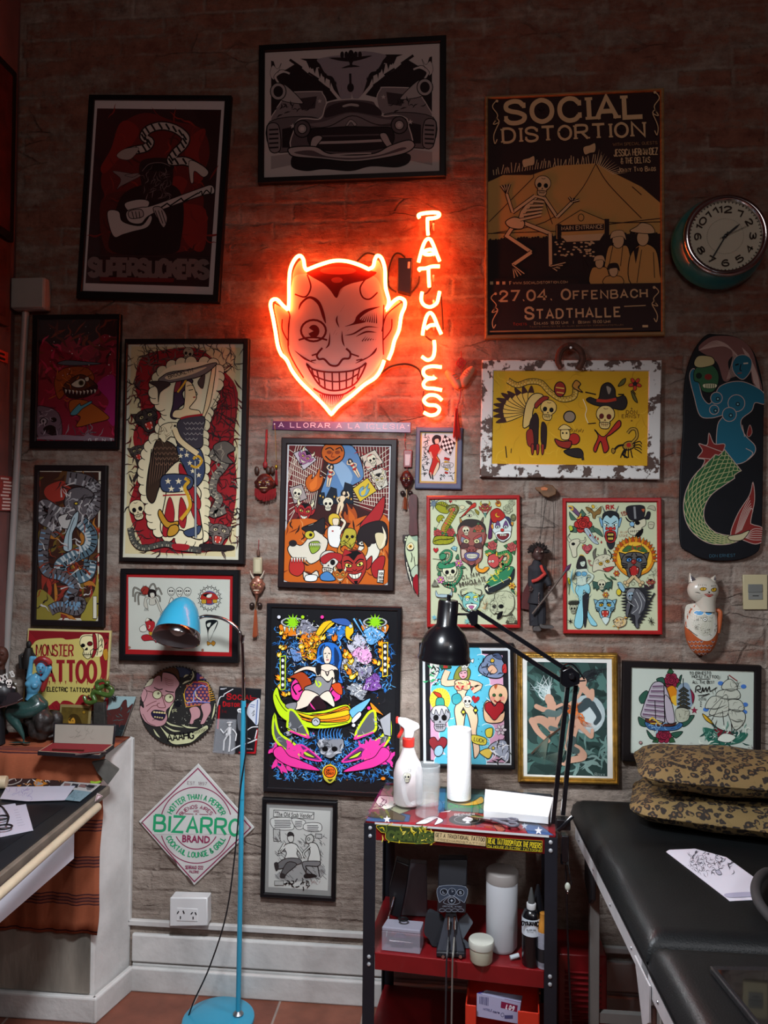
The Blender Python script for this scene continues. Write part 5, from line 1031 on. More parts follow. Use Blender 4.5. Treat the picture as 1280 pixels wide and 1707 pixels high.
# machines, flames, creatures at the top
for i,(x,y,c) in enumerate(((380,270,ORG),(400,330,'c8781c'),(350,220,'8a8a98'),(530,230,BLU),(620,300,'c9c9d8'),(640,350,'e8a8d8'),(700,250,LB),(300,350,'6a90c8'),(580,400,'9a9aa8'),(650,440,'8a8aa0'),(620,540,'8a9098'),(690,500,'7a4a9a'))):
 R=random.Random(i);P=[(x+R.uniform(25,75)*math.cos(j*PI/5),y+R.uniform(22,60)*math.sin(j*PI/5)) for j in range(10)];a.f(c,P,4);curls(a,[K,'2a2a30','f0f0f0',c],70,x-55,y-45,x+55,y+45,60+i,3,24,2)
for s_ in ("400,240 440,180 500,170 460,200 420,250","420,260 470,190 500,185 450,230","560,200 590,180 600,230 580,260 600,280 560,260"):a.f(YEL,s_,3)
a.l(LB,10,"600,160 660,260",t=1);a.l(LB,8,"630,165 680,250",t=1);a.f('3a60a8',"480,165 560,160 590,200 520,190",4)
R=random.Random(12)
for x,y,n_ in ((580,365,7),(755,350,9),(245,500,9),(222,290,7)):
 for k in range(n_):a.m(flame,x+R.uniform(-26,26),y+R.uniform(-62,62),R.uniform(14,26),R.uniform(-60,60),1,c=[YEL,ORG][k % 2],d=['f8e08a',YEL][k % 2],o=.14)
for i in range(34):R=random.Random(900+i);a.m(flame,R.uniform(320,440) if i % 2 else R.uniform(200,780),R.uniform(245,370) if i % 2 else R.uniform(230,470),R.uniform(12,26),R.uniform(-70,70),1,c=[ORG,YEL,'d8701c'][i % 3],d=[YEL,'f8e08a',ORG][i % 3],o=.12)
curls(a,[K,ORG,YEL],70,315,245,440,370,77,5,34,2)
for x0,fl in ((228,1),(765,-1)):a.f('24242c',f"{x0-14},{290 if fl<0 else 360} {x0+14},{285 if fl<0 else 355} {x0+12},{460 if fl<0 else 530} {x0-12},{465 if fl<0 else 535}",4,LIM if fl>0 else YEL,0);[a.e('e8e8e8',x0,(305 if fl<0 else 380)+k*32,9,11,o=3) for k in range(5)]
# magenta swirls behind her
a.f(PK,"270,520 290,480 340,470 360,540 330,590 280,580",5).f(PK,"450,520 490,490 520,520 530,580 480,600 450,570",5);a.l(K,8,"300,560 280,520 310,500 330,530 310,545").l(K,7,"500,580 480,550 500,530 515,550");a.f('a8401c',"260,470 330,440 380,500 350,560 300,480",4).f('c84a1c',"470,480 530,500 540,560 500,540",4)
# swoosh
a.f(LIM,"175,560 200,520 230,600 330,650 450,640 560,610 590,650 580,710 430,740 300,720 220,680 185,620",6);a.f(ORG,"250,620 340,665 460,655 560,620 580,660 560,700 430,705 330,690",4);a.f(YEL,"300,650 400,672 520,650 570,640 575,665 450,690 350,680",4)
for q in ("190,560 240,640 330,680 430,690","260,640 400,700 560,690","380,660 480,655 570,625","350,700 450,720 570,705"):a.l(K,4,q)
a.e('b8bcc4',402,702,22,o=5);a.l(K,4,"390,700 402,692 414,705");a.f(LB,"580,640 640,600 690,580 650,640 600,680 585,670",4).f('e8e8ee',"590,690 630,650 640,670 600,710",4);a.f(ORG,"690,600 760,670 740,660 700,640",3)
# woman
a.f('2a6ec8',"412,420 405,360 420,300 465,282 515,300 540,360 530,440 545,500 500,480 490,420 440,430 430,400",5);a.f('16305a',"425,380 420,320 450,295 440,350 445,390",0).f('16305a',"500,310 525,360 515,440 530,490 505,460 498,380");curls(a,['16305a','5aa0f0'],14,415,300,535,470,8,6,70,2)
SKN='f0dcc8';a.f(SKN,"440,330 460,305 482,330 480,380 462,400 445,385",4);a.l(K,5,"446,345 456,342").l(K,5,"466,342 478,345").l('a83a4a',6,"456,378 470,377").l(K,3,"462,350 458,365 464,367")
a.f(SKN,"440,400 480,400 520,430 500,500 410,500 400,450 350,430 290,450 295,435 350,410 410,415",5);a.f('18181c',"405,400 425,395 430,440 410,460 400,430").f('18181c',"495,430 525,440 515,500 500,480");a.f(SKN,"430,430 460,440 490,430 500,470 465,490 430,470",4);a.l(K,6,"452,440 462,460 470,440")
a.f('8a8a8e',"400,470 430,465 465,495 490,470 480,520 460,560 420,570 350,540 345,520 390,500",5);a.l(LIM,8,"400,485 410,515",0).l(LIM,8,"415,490 428,505 415,520")
a.f(SKN,"345,535 420,565 380,610 300,640 270,620 310,590",5).f(SKN,"420,570 470,540 500,600 495,625 460,600",5);a.f('8a8a8e',"245,610 300,600 290,640 250,630",4);a.f('2a161c',"350,640 400,570 430,580 460,630 400,640",3);a.f(PK,"370,600 400,640 380,625",0)
# apron shapes, triangles, flippers, skull, logo
for fl in (1,-1):
 def X(s_):return [((485-fl*(485-x)),y+(0 if fl>0 else 6)) for x,y in pts(s_)]
 a.f('55575c',X("262,640 300,660 360,770 262,745 255,690"),12,LIM);a.f('55575c',X("185,665 210,760 300,830 302,890 185,790"),12,LIM);curls(a,['9a9ca2',K],26,min(X("190,700 360,700"),key=lambda p:p[0])[0],680,max(X("190,700 350,700"),key=lambda p:p[0])[0],860,55 if fl>0 else 56,6,40)
 a.l(PK,10,X("265,750 360,785 350,765"));a.f('6a2a6a',X("310,830 340,830 430,905 340,890 312,860"),8,PK);a.f('b8d83a',X("330,850 400,890 350,880"),4);curls(a,[PK],40,min(X("190,860 330,860"),key=lambda p:p[0])[0],830,max(X("190,860 330,860"),key=lambda p:p[0])[0],930,57 if fl>0 else 58,20,60,2)
 a.f(PK,X("180,850 220,830 260,880 310,900 400,940 420,960 330,950 250,930 190,890"),4)
a.f('83858c',"412,820 430,790 540,790 540,840 510,875 475,895 435,870",5);curls(a,['4a4c52','b8bac0'],30,415,790,540,880,4,7,40);a.e(K,450,845,16,14).e(K,500,845,16,14)
for k in range(8):a.l('3a78b8',8,f"{420+k*16},795 {415+k*16},760 {425+k*16},735",t=1)
a.m(flame,475,970,56,0,1,c='b8b03a',d='3a3a1a');a.e('16161a',475,965,36,o=6,oc=YEL);a.e('e8681c',475,965,28);a.tx(K,'DIRTY',455,964,496,964,13,1.4);a.tx(K,'DONNY',455,980,496,980,13,1.4);a.e(ORG,755,1000,12,8)
for x,y,c in ((208,152,'d8d8e0'),(333,152,'a8d81f'),(435,152,PK),(585,200,'b8d8f0'),(600,720,'e8e8f0'),(680,630,PK),(255,760,'a8a8b0')):a.e(c,x,y,10,o=2)
a.f('9a9ca2',"735,690 795,650 795,780 760,770",4,sm=0)
finish(a)
# ================= comic page
t,a=frame('framed_print','small black framed black and white comic page hanging below the pinball poster','framed picture',
 [(436.4,1330.6),(562,1337.6),(558.2,1503.7),(433.2,1496.5)],[(443,1338),(554.5,1345),(551.5,1496.5),(441,1489)],FB,(400,980),3.16,paper='8f8f8e',depth=0.022)
a.f('c3c3c0',"155,1158 477,1175 462,1595 150,1575",sm=0);a.f('cdcdca',"178,1170 390,1183 388,1218 176,1205",3,sm=0);a.bf(K,'"The Old Scab Vender"',182,1202,386,1213,24,.015)
for q in ("165,1215 270,1212 285,1250 270,1275 180,1268","272,1215 340,1225 338,1262 300,1270","345,1240 420,1240 428,1278 380,1285 335,1270"):a.f('d0d0cd',q,3)
R=random.Random(3)
for (x0,x1,y0,n) in ((180,270,1225,5),(285,330,1230,4),(350,415,1252,4)):
 for k in range(n):a.l('4a4a4c',4,[(x0+R.uniform(0,5),y0+k*9),((x0+x1)/2,y0+k*9+1),(x1-R.uniform(0,6),y0+k*9)],0)
for q in ("175,1270 210,1272 212,1335 178,1335","398,1295 430,1297 430,1320 398,1318"):a.f('b4b4b2',q,3,sm=0)
curls(a,['8a8a8a','5a5a5c','3a3a3c'],60,190,1300,445,1530,6,3,30);a.f('9a9a9a',"190,1510 320,1440 440,1470 430,1520 300,1545 220,1540",0)
for k in range(90):R_=random.Random(500+k);x_,y_=R_.uniform(180,440),R_.uniform(1290,1530);a.l('4a4a4c',2,[(x_,y_),(x_+R_.uniform(8,26),y_+R_.uniform(8,26))],0)
a.f('2a2a2c',"250,1295 262,1283 280,1290 285,1310 255,1315");a.f('c8c8c4',"252,1310 280,1305 282,1330 268,1340 255,1330",3);a.f('d2d2ce',"230,1360 270,1342 305,1360 300,1400 310,1430 240,1430 245,1395",4);a.l(K,15,"235,1365 210,1390 235,1345");a.l('d2d2ce',9,"235,1365 210,1390 235,1345");a.l(K,14,"302,1368 325,1400 330,1420");a.l('d2d2ce',8,"302,1368 325,1400 330,1420")
a.f('6a6a6c',"240,1425 310,1425 320,1450 250,1470 200,1480 190,1460",4).f('5a5a5c',"250,1445 300,1455 250,1500 235,1520 215,1510",4);a.f('2a2a2c',"180,1450 200,1445 205,1475 190,1490").f('2a2a2c',"215,1500 240,1510 235,1528 212,1525")
a.f('c0c0bc',"350,1310 375,1298 390,1320 375,1345 350,1340",4);a.e(None,362,1322,7,o=3);a.f('d2d2ce',"365,1345 405,1350 425,1420 410,1450 360,1440 370,1390",4);a.l(K,13,"370,1360 335,1395 345,1420");a.l('c8c8c4',7,"370,1360 335,1395 345,1420");a.f('7a7a7c',"340,1440 420,1440 410,1465 345,1465 385,1510 350,1500 330,1460",4);a.l(K,5,"350,1470 345,1525",0).l(K,5,"410,1465 420,1520",0);a.f('1a1a1c',"340,1508 385,1505 405,1520 345,1528")
for x,n_ in ((245,7),(325,5)):curls(a,[K],n_*2,x,1535,x+50,1575,x,4,22,0)
a.r('b0b0ae',183,1542,230,1565,2);curls(a,['8a6a6a'],6,380,1545,420,1560,4,3,20)
finish(a)
# ================= lady luck flash print
t,a=frame('framed_print','black framed pin-up print with skulls and light blue clouds behind the paper roll','framed picture',
 [(698.3,1072.8),(856.6,1072.8),(858.6,1283.7),(700.5,1280)],[(703.5,1078.5),(850.5,1079),(852.5,1277),(705.5,1273.5)],FB,(680,980),3.556,paper='d9dde2',depth=0.024)
a.f('1c1c22',"100,372 592,372 606,1040 108,1030",sm=0);PKL='d9a3c2';CY='5fc0dc'
a.f(PKL,"130,390 310,380 560,400 575,1035 135,1020",sm=0)
cl=[(300,400),(390,385),(430,440),(410,500),(440,560),(480,620),(440,690),(470,740),(430,800),(470,850),(440,920),(460,980),(420,1035),(200,1030),(250,950),(230,870),(280,800),(250,730),(220,700),(250,640),(180,600),(220,540),(190,500),(260,450)]
for x,y in cl:a.e(CY,x,y,46,o=4,oc='e8f2f6')
a.f(CY,cl);dots(a,['2a7a9a'],60,220,400,450,1010,5,2,4)
a.f('d8d4d0',"130,440 160,430 185,450 175,520 130,560",3);curls(a,[K,'3aa86a'],26,120,430,195,570,3,7,40)
# woman
SK='ecc8a8';a.f('8a8a3a',"270,540 290,480 330,455 370,490 360,540 330,560 300,560",4);a.m(skull,335,455,38,0,1,c='e6e2d8');a.l('c23030',12,"310,425 360,430");a.f('f0ece4',"275,440 300,430 300,450",3).f('f0ece4',"370,430 390,420 385,445",3)
a.f('e0a8b8',"305,500 345,490 350,525 325,540 305,525",4);a.l(K,5,"310,505 322,505").l(K,5,"332,503 344,502").l('a82a3a',6,"320,526 335,526")
for q in ("285,560 215,560 235,490","355,560 420,580 380,610"):a.l(K,42,q);a.l(SK,34,q)
a.f(SK,"280,550 360,550 350,610 340,640 370,690 400,720 415,780 405,860 425,960 395,1010 385,940 370,820 345,740 330,820 320,900 345,1020 300,1020 295,900 285,800 275,720 300,660 290,610",5)
a.e('d8b08a',302,585,28,24,o=4).e('d8b08a',345,582,26,24,o=4);dots(a,['c2303a','e8e0a0'],22,285,555,365,600,8,4,8);a.f('2a5a3a',"195,455 240,445 255,475 200,480",4);a.r('b8302c',210,450,235,475)
a.f('3aa0a8',"262,640 300,625 320,660 290,690 265,680",4);a.m(skull,352,672,34,0,1,c='ece6d8');a.m(heart,400,660,24,10);a.l('c23a3a',10,"375,605 390,590")
for x,y in ((328,735),(400,725)):a.f('2a2a26',[(x,y-28),(x+15,y),(x,y+25),(x-15,y)],3,sm=0);a.e('d8d23a',x,y,8)
# candle skull, rabbit-less heart, bulldog, doll with heart, eagle
a.e('f0dc4a',190,660,62,68,o=0)
for k in range(20):a.l('c9a81f',3,[(190+38*math.cos(k*PI/10),655+40*math.sin(k*PI/10)),(190+60*math.cos(k*PI/10),655+66*math.sin(k*PI/10))],0)
a.f('c23a26',"150,615 190,625 200,650 175,645",4);a.f('3aa090',"170,655 210,655 212,710 168,710",4);a.m(skull,190,770,74,0,1,c='a9a6ae',o=.05);a.f('dcdce0',"140,735 160,700 225,700 240,740 225,720 215,750 200,715 185,755 165,720 155,750",4)
a.m(heart,178,930,58,0,1,c='8e2a32');a.e('9cc4dc',182,965,26,34,20,o=4)
a.f('7d8aa8',"440,440 470,400 530,390 560,430 580,480 550,530 480,530 425,500 420,470",6);a.f('e0b090',"470,480 500,455 530,490 500,510",4);a.e('d8b03a',500,430,12,o=4);a.f('4a5674',"500,395 535,385 560,420 530,420",4);a.f('c23030',"560,460 580,450 585,500 560,500",3);curls(a,[K],16,430,400,570,525,4,5,40)
a.f('ecc09a',"480,640 490,590 530,570 580,590 590,650 560,700 510,690",5);a.f('b85a2a',"510,580 530,572 520,600",0);a.e('e89a8a',500,655,14).e('e89a8a',560,655,14);a.e('3a6a3a',510,635,9,o=3).e('3a6a3a',548,635,9,o=3);a.l('a82a2a',10,"510,665 530,678 550,665");a.f('ecc09a',"450,690 480,670 500,760 560,740 575,720 560,790 480,800 450,770",5);a.m(heart,512,725,62,0,1,c='a8232c')
a.m(flower,550,840,34,0,1,c='d8c8d0',ctr='a88a9a');a.f('9aa0b4',"470,960 500,920 570,900 600,960 590,1030 540,1000 500,980",5);a.f('e0c03a',"425,970 470,950 500,965 480,1010 440,990",5);curls(a,[K,'e6e6ea'],26,480,900,600,1020,6,7,50);a.e('d8c03a',505,948,9,o=4)
a.f('d8c84a',"380,870 460,890 455,930 385,915",4);a.f('d8c84a',"460,840 500,830 495,880 465,880",4);a.tx(K,'LUCK',390,905,450,918,22,1)
finish(a)
# ================= painting in the ornate gold frame: a plain generic night scene
def rope(a_):return a_
GOLD=mat('b48a3c',0.35,0.75,var=0.35,vs=40,bump=0.9,bs=130)
t,a=frame('framed_painting','ornate gold framed dark green night painting behind the lamp arms','framed picture',
 [(862.2,1088.3),(1031.5,1090.5),(1031.5,1309),(864.2,1306)],[(871.5,1097.5),(1021.5,1099.5),(1021.8,1299),(873,1296.5)],GOLD,(680,980),3.556,paper='dcdcd6',depth=0.03,glass=False,prof='ornate',inset=0.012)
a.f('2b3d3a',"705,438 1178,445 1182,1118 706,1105",sm=0);a.setclip("705,438 1178,445 1182,1118 706,1105")
curls(a,['35504b','41615b','22322f','4f726b'],120,700,440,1180,1110,71,40,170,2)
a.e('a9b9ba',1060,750,108,116);a.e('bcc8c8',1080,760,70,78);curls(a,['7f9a94','6a8a84'],30,980,960,1180,1080,72,14,120,2)
# generic figures riding on a wind: pale hooded riders with long hair, loose and without detail
SKP='c79c84';SKD='a87862'
def limb(c,ws,P):
 for w_,q in zip(ws,P):
  Q=cr2(pts(q),False,9);N_=len(Q)
  for i,p_ in enumerate(Q):a.e(c,p_[0],p_[1],w_*(.5-.2*i/N_),n=14)
def mane(c,x,y,x1,y1,n,seed):
 R=random.Random(seed)
 for k in range(n):a.l(c[k % len(c)],R.uniform(5,13),[(x+R.uniform(-20,20),y+R.uniform(-22,14)),((x+x1)/2+R.uniform(-34,34),(y+y1)/2+R.uniform(-26,26)),(x1+R.uniform(-75,75),y1+R.uniform(-45,45))],t=1)
# plain dark haired, white haired and red haired riders, draped in grey
mane(['1c1f22','2c3234'],1035,545,1130,480,26,3);limb(SKP,(44,28,24),("1045,600 1075,640 1060,690","1090,610 1085,660 1010,690 930,690","1030,580 1010,640 940,700"));a.e(SKP,1032,562,26,34,15);a.l('1c1f22',9,"1012,552 1052,548")
limb('39464a',(60,40),("1060,680 1000,720 900,700","1090,690 1130,760 1110,800"))
mane(['c8d4d2','9fb4b4'],825,650,790,560,30,5);limb(SKP,(30,54,60,40,28),("800,720 760,700 830,720 910,690","850,690 850,760 860,830","860,830 790,780 735,790","735,785 770,850 830,905","900,740 880,800 850,860"));a.e(SKP,838,662,27,36,-20);limb('5a6e6c',(46,30),("830,740 880,745 900,730","845,830 900,850 920,900"))
mane(['b8582a','d8783a','8e4422'],985,750,1030,790,30,7);limb(SKP,(70,58,30,26),("985,800 965,880 955,940","955,940 1010,960 1035,1000 950,1020","1010,810 1050,850 1085,880 1090,840","950,1010 930,1040 915,1040"));a.e(SKD,985,748,24,30);mane(['b8582a','d8783a'],985,740,960,700,14,8);limb('4a5a58',(54,),("970,900 960,940 1000,965",));limb(SKD,(14,),("985,820 965,900",))
a.l('4a3428',10,"730,980 830,880 930,810",0)
for k in range(12):a.l('5f6a5e',6,f"830,885 {740+k*6},{960+k*8}",0,1);a.l('58645a',6,f"930,960 {790+k*8},{1000+k*7}",0,1)
a.tx('9aa8a4','Roxx',1105,1112,1165,1112,18,.7)
finish(a,'painting')
# ================= ships flash print behind the pillows
t,a=frame('framed_print','black framed print of two sailing ships with red roses, behind the leopard pillows','framed picture',
 [(1038,1101.9),(1269.9,1111.4),(1268.5,1280),(1037.5,1269)],[(1051.8,1110.7),(1258,1121),(1257,1269.5),(1052.2,1252.5)],FD,(930,1080),3.657,paper='c9d0c6',depth=0.026)
PP='6a4a66'
for x,y in ((690,200),(645,535)):a.m(rose,x,y,46,0,1,c='8e2440',leaf='2f5a3a')
for q in ("495,300 540,260 560,310 510,340","600,190 640,180 650,215 620,215","740,180 755,165 745,210","490,420 540,450 540,480 500,470","760,430 830,410 800,460 760,480","540,500 580,540 600,560 560,550","690,520 760,510 720,550"):a.f('2f5a4a',q,4)
a.f('d8861f',"660,260 690,230 720,250 740,330 700,340",3);a.f('e8b83a',"690,300 740,290 740,340 710,350",0);a.f('8ea0b4',"730,240 790,215 820,300 810,360 730,370",0)
for k in range(5):a.f('3a3a34',[(735-k*3,262+k*26),(765,236+k*26),(797+k*3,262+k*26),(790+k*3,270+k*26),(765,258+k*26),(742-k*3,270+k*26)],3,sm=0);a.f('b8902a',[(748-k*2,268+k*26),(782+k*2,268+k*26),(780+k*2,282+k*26),(750-k*2,282+k*26)],2,sm=0)
a.l(K,5,"762,185 764,240",0);a.f('b9b9a6',"715,380 760,365 800,385 790,440 730,450",3);curls(a,[K,'8a8a7a'],14,720,370,800,440,6,3,30)
a.f('b9aebb',"580,215 640,215 680,300 700,400 690,460 600,440 510,420 515,370 540,300",5)
for k in range(7):a.l(PP,9,f"{575-k*10},{235+k*28} {640+k*8},{232+k*32}");a.l(K,3,f"{575-k*10},{245+k*28} {640+k*8},{242+k*32}")
a.f('b9aebb',"650,290 690,330 710,430 700,460 660,440",4);a.l(K,6,"645,220 650,460",0).l(K,5,"590,320 595,440",0);a.f('5a2a24',"535,430 600,450 690,465 720,450 700,475 600,480 545,465",4);a.l('d8b03a',9,"555,440 575,425 600,445 625,470",0);a.l('d8b03a',6,"560,460 630,460",0)
a.f('3a6aa0',"530,450 600,475 700,478 740,455 760,470 720,500 620,505 550,490",4);curls(a,['8ab0d0','2a4a7a'],20,540,465,740,500,4,5,40)
a.star('8e2440',830,380,24,5);a.f('8e2440',"805,250 830,290 820,340 812,280",3)
# clipper
for x,y in ((990,215),(1130,235),(1140,345),(900,375),(1135,390)):a.e('4a7ac8',x,y,17,13)
a.l(K,5,"1035,170 1060,520",0);a.l(K,4,"920,410 1030,260",0);a.f('caccbe',"1010,210 1050,190 1090,230 1080,260 1000,250",4).f('caccbe',"985,260 1090,255 1100,310 970,300",4).f('caccbe',"930,300 1000,300 1030,340 900,370",4).f('caccbe',"1035,320 1110,320 1130,380 1040,370",4).f('caccbe',"1040,380 1130,390 1135,450 1080,500 1050,440",4).f('caccbe',"990,310 1030,290 1030,410 920,400",3)
for q in ("1005,250 1050,262 1085,255","970,300 1030,312 1100,305","905,365 960,372 1030,345","1040,372 1090,388 1130,382","1045,430 1090,450 1135,440"):a.l('6a6c64',9,q,t=2)
curls(a,['4a4c46','8a8c80'],30,940,200,1130,480,5,3,50);a.l(K,3,"905,420 1040,380",0).l(K,3,"930,450 1000,320",0).l(K,3,"1000,380 1010,470",0)
a.f('d8a82a',"880,400 930,440 985,520 960,480 900,440",4);a.f('7a2430',"950,480 1000,500 1080,520 1040,560 980,550",4);a.f('2f6a5a',"880,490 950,500 985,560 1080,520 1155,520 1120,570 1040,590 930,585",0);curls(a,['e2e6da','1f4a44','6a9a8a'],50,885,490,1150,590,9,7,50,2);a.f('e4e8dc',"970,560 1010,520 1080,540 1040,575",3);a.l('8e2a2a',6,"1040,165 1090,200")
# dedication
a.tx(K,'TO ERNESTO',800,162,930,160,17,.9);a.tx(K,'HONU TATTOO',815,182,978,184,17,.9);a.l(K,3,"840,190 925,188",0);a.tx(K,'All The Best',818,216,950,216,19,.9);a.l(K,5,"835,270 840,235 860,230 865,250 845,255 870,270 880,240 885,265 900,240 905,265 920,235 925,262 950,250 965,240");a.l(K,4,"850,290 890,285 920,278 870,300");a.tx(K,'2016',855,316,900,318,14,.9)
for k in range(3):a.star(K,868,328+k*13,6)
for x,y in ((502,576),(852,600)):a.e('b88a8a',x,y,9,o=3)
curls(a,['a8a0a0'],14,755,580,850,625,4,3,22);curls(a,['8a8080'],10,1165,600,1192,640,5,3,18)
finish(a)
# ================= yellow horror sign on the ledge
q=Z("258,152 1020,174 975,915 210,890",(0,1020),5.504);P=[aty(p[0],p[1],-0.02) for p in q]
t=thing('tattoo_sign','yellow and dark red horror style tattoo shop sign standing on the left ledge','sign',(P[2].x,-0.015,P[2].z))
link('board',MB().prism(P,(0,0.008,0)),mat('c8b87a',0.5),t,smooth=0)
a=Art((0,1020),5.504,(0,-0.0203,0),(0,-1,0));RDK='8e1f26';YL='c9b968'
a.f(RDK,"266,170 1003,190 960,900 222,876",sm=0)
for k in range(46):a.l('5f151b',4,f"{268+k*16},{172+k*.4} {268+k*16+70 if k<42 else 1000},{250}",0)
a.f(YL,"262,360 300,300 360,255 560,240 620,255 800,235 900,250 930,330 915,420 930,560 900,640 860,680 850,780 760,770 720,790 700,850 640,820 580,815 540,850 480,840 440,900 225,870 240,600",0)
a.f(YL,"900,700 960,720 950,890 700,900 730,860 800,800",0)
a.f(RDK,"470,845 520,815 560,845 620,815 680,850 740,765 800,770 850,800 960,880 950,905 460,895")
for k in range(15):a.l('5f151b',4,f"{480+k*32},{860} {500+k*32},{890}",0)
a.f('e6dca8',"730,250 760,210 830,205 900,200 940,230 955,300 935,400 890,410 850,400 800,350 745,300",0);a.f('e6dca8',"735,270 760,225 840,220 870,260 860,330 830,360 835,410 800,430 760,390 770,350 740,310",6);a.e(K,762,308,20,18).e('5f151b',826,292,24,20,o=5);a.f(K,"775,350 800,325 805,350");a.f(RDK,"850,210 880,215 890,330 870,400 840,420 860,330",5)
for k in range(5):a.l(K,5,f"{775+k*18},{370+k*2} {772+k*18},{410+k*1}",0)
a.l(K,6,"765,390 850,392");a.l(K,7,"900,200 905,300 890,400").l(K,6,"930,240 940,330");curls(a,[K],8,900,280,960,350,3,7,50);a.f('b8862a',"945,360 985,340 990,430 960,440",3)
def drip(txt,x0,y0,x1,y1,h,w,n):
 a.tx(RDK,txt,x0,y0,x1,y1,h,w,0,1.0);R=random.Random(n)
 for k in range(n):x=x0+(x1-x0)*(k+.5)/n;y=y0+(y1-y0)*(k+.5)/n;a.l(RDK,13 if h>120 else 7,[(x,y-8),(x+1,y+R.uniform(.06,.2)*h)],t=1)
drip('MONSTER',335,400,672,405,100,.85,12);drip('TATTOO',330,640,878,640,185,1.1,11)
a.tx('2a2018','MODERN ELECTRIC TATTOOING',250,722,870,738,38,1.4);a.tx('2a2018','&',805,795,828,796,34,1.3)
a.t=t;a.glass=None;finish(a,'printed_face')
# ================= diamond bar sign
q=[(329.6,1273.5),(423.5,1380),(323.5,1475.5),(231.5,1369.5)];P=[aty(p[0],p[1],-0.010) for p in q]
t=thing('bar_sign','white diamond shaped bar sign with green lettering, above the wall outlet','sign',((P[1].x+P[3].x)/2,0,(P[0].z+P[2].z)/2))
link('plate',MB().prism(P,(0,0.008,0)),mat('c9c9c6',0.35,var=0.12,vs=12),t,smooth=0,bevel=0.001)
a=Art((0,1250),2.977,(0,-0.0102,0),(0,-1,0));MG='8a2c50';GR='2a9a68'
a.l(MG,6,"982,92 1244,386 964,654 704,360",0,cl=True)
def ring(r,gaps,w=5):
 for a0,a1 in gaps:a.l(MG,w,[(973+r*math.cos(math.radians(x)),374+r*1.06*math.sin(math.radians(x))) for x in range(a0,a1+1,4)],0)
ring(178,((196,344),(16,164)));ring(112,((208,332),(28,152)))
a.tx('6a4a56','EST. 1897',930,172,1026,176,15,.8)
a.tx(GR,'HOTTER THAN A PEPPER',0,0,430,0,26,1.3,arc=(973,380,135,207,336),gap=1.4);a.tx(GR,'COCKTAIL LOUNGE & GRILL',0,0,430,0,25,1.3,arc=(973,370,163,156,26),gap=1.4)
a.tx(MG,'BUENOS AIRES',0,0,150,0,17,1.2,arc=(975,378,88,215,322),gap=1.4);a.tx(MG,'ARG.',960,309,990,310,11,1.0);a.l(MG,3,"918,317 960,318",0).l(MG,3,"990,319 1034,321",0);a.star(MG,974,318,6,4)
a.r('c9c9c6',756,325,1205,418);a.tx(GR,'BIZARRO',765,400,1190,424,76,1.12,0,1.3);a.bf(MG,'BRAND',904,456,1042,462,34,.03)
a.tx(MG,'SERRANO 1222',920,590,1008,592,16,1.1);a.tx(MG,'PALERMO',940,609,986,611,12,1.1);a.e('6a5a56',705,362,5).e('6a5a56',1240,388,5).f('5a4a46',"815,505 870,550 880,575 860,555",0).f('5a4a46',"925,620 945,640 960,665 935,640",0)
a.t=t;a.glass=None;finish(a,'printed_face')
# ================= painted circular saw blade
c=aty(220+425/5.565,1100+432/5.565,-0.006);r_=372/5.565*mpp(-0.006)
t=thing('saw_blade','round saw blade painted with a shouting man, left of the lamp pole','saw blade',(c.x,0,c.z))
rim=[]
for k in range(72):
 th=2*PI*k/72;rim += [Vector((c.x+r_*.955*math.cos(th),-0.004,c.z+r_*.955*math.sin(th)*1.03)),Vector((c.x+r_*1.02*math.cos(th+.06),-0.004,c.z+r_*1.02*math.sin(th+.06)*1.03))]
link('blade',MB().prism(rim[::-1],(0,-0.003,0)),mat('39302a',0.45,0.6,var=0.3,vs=20),t,smooth=0)
a=Art((220,1100),5.565,(0,-0.0072,0),(0,-1,0));CM='c3c49a';SKM='b88a8e'
a.e('2a2928',425,432,352,366,n=48);a.setclip([(425+352*math.cos(k*PI/20),432+366*math.sin(k*PI/20)) for k in range(40)])
dots(a,['c9c9b8'],90,380,90,740,620,4,1.5,4);a.e('3a4258',470,110,70,50);a.l('2a2e40',16,"410,70 480,60 560,120");a.e('15151a',425,408,34,30)
a.f(CM,"250,600 310,660 360,690 480,690 600,655 690,605 705,640 640,690 560,760 480,780 400,785 350,760 320,710",5)
for q in ("360,60 400,75 435,110","480,165 500,145 525,140","470,225 500,205 545,190","560,100 570,150 540,200","310,560 360,600 480,625","300,610 380,655 450,660","460,600 520,625 610,630","350,440 380,400 350,480 340,540","200,640 230,690 260,720","740,550 760,480 770,400"):a.l(CM,15,q,t=2)
a.f(SKM,"95,330 130,240 230,150 290,115 380,135 430,190 440,230 405,290 400,360 360,430 320,470 330,540 300,600 230,620 160,600 110,560 75,480 80,420 110,440",6);a.f('4a3020',"150,190 180,120 260,75 370,65 430,100 440,200 400,140 330,110 285,120 275,200 265,150 230,150 170,190",5);a.f('c3bfa4',"110,260 120,210 200,170 180,230 130,250",4);a.f(SKM,"85,320 100,270 130,275 140,320 110,390 90,370",5)
for x,y in ((235,322),(345,355)):a.e('c9cba4',x,y,42,40,o=8,oc='5a3a34');a.e('3a2a20',x+10,y-12,11);a.e('c9cba4',x+7,y-14,4)
a.l('5a3a34',7,"195,300 130,285").l('5a3a34',7,"275,325 305,335");a.l(K,9,"205,255 250,275 285,270").l(K,9,"310,285 340,295 390,300");a.l('6a3a3a',7,"280,330 300,400 310,440 250,440 235,410 260,400").l('6a3a3a',6,"130,430 180,400 230,380").l('6a3a3a',6,"140,480 190,430 240,420")
for k in range(4):a.l('7a4a4a',4,f"{300+k*4},{165+k*18} {340},{182+k*18} {385},{190+k*16}")
a.f('1f1c38',"180,490 215,465 300,480 310,520 280,560 220,550 190,525",5)
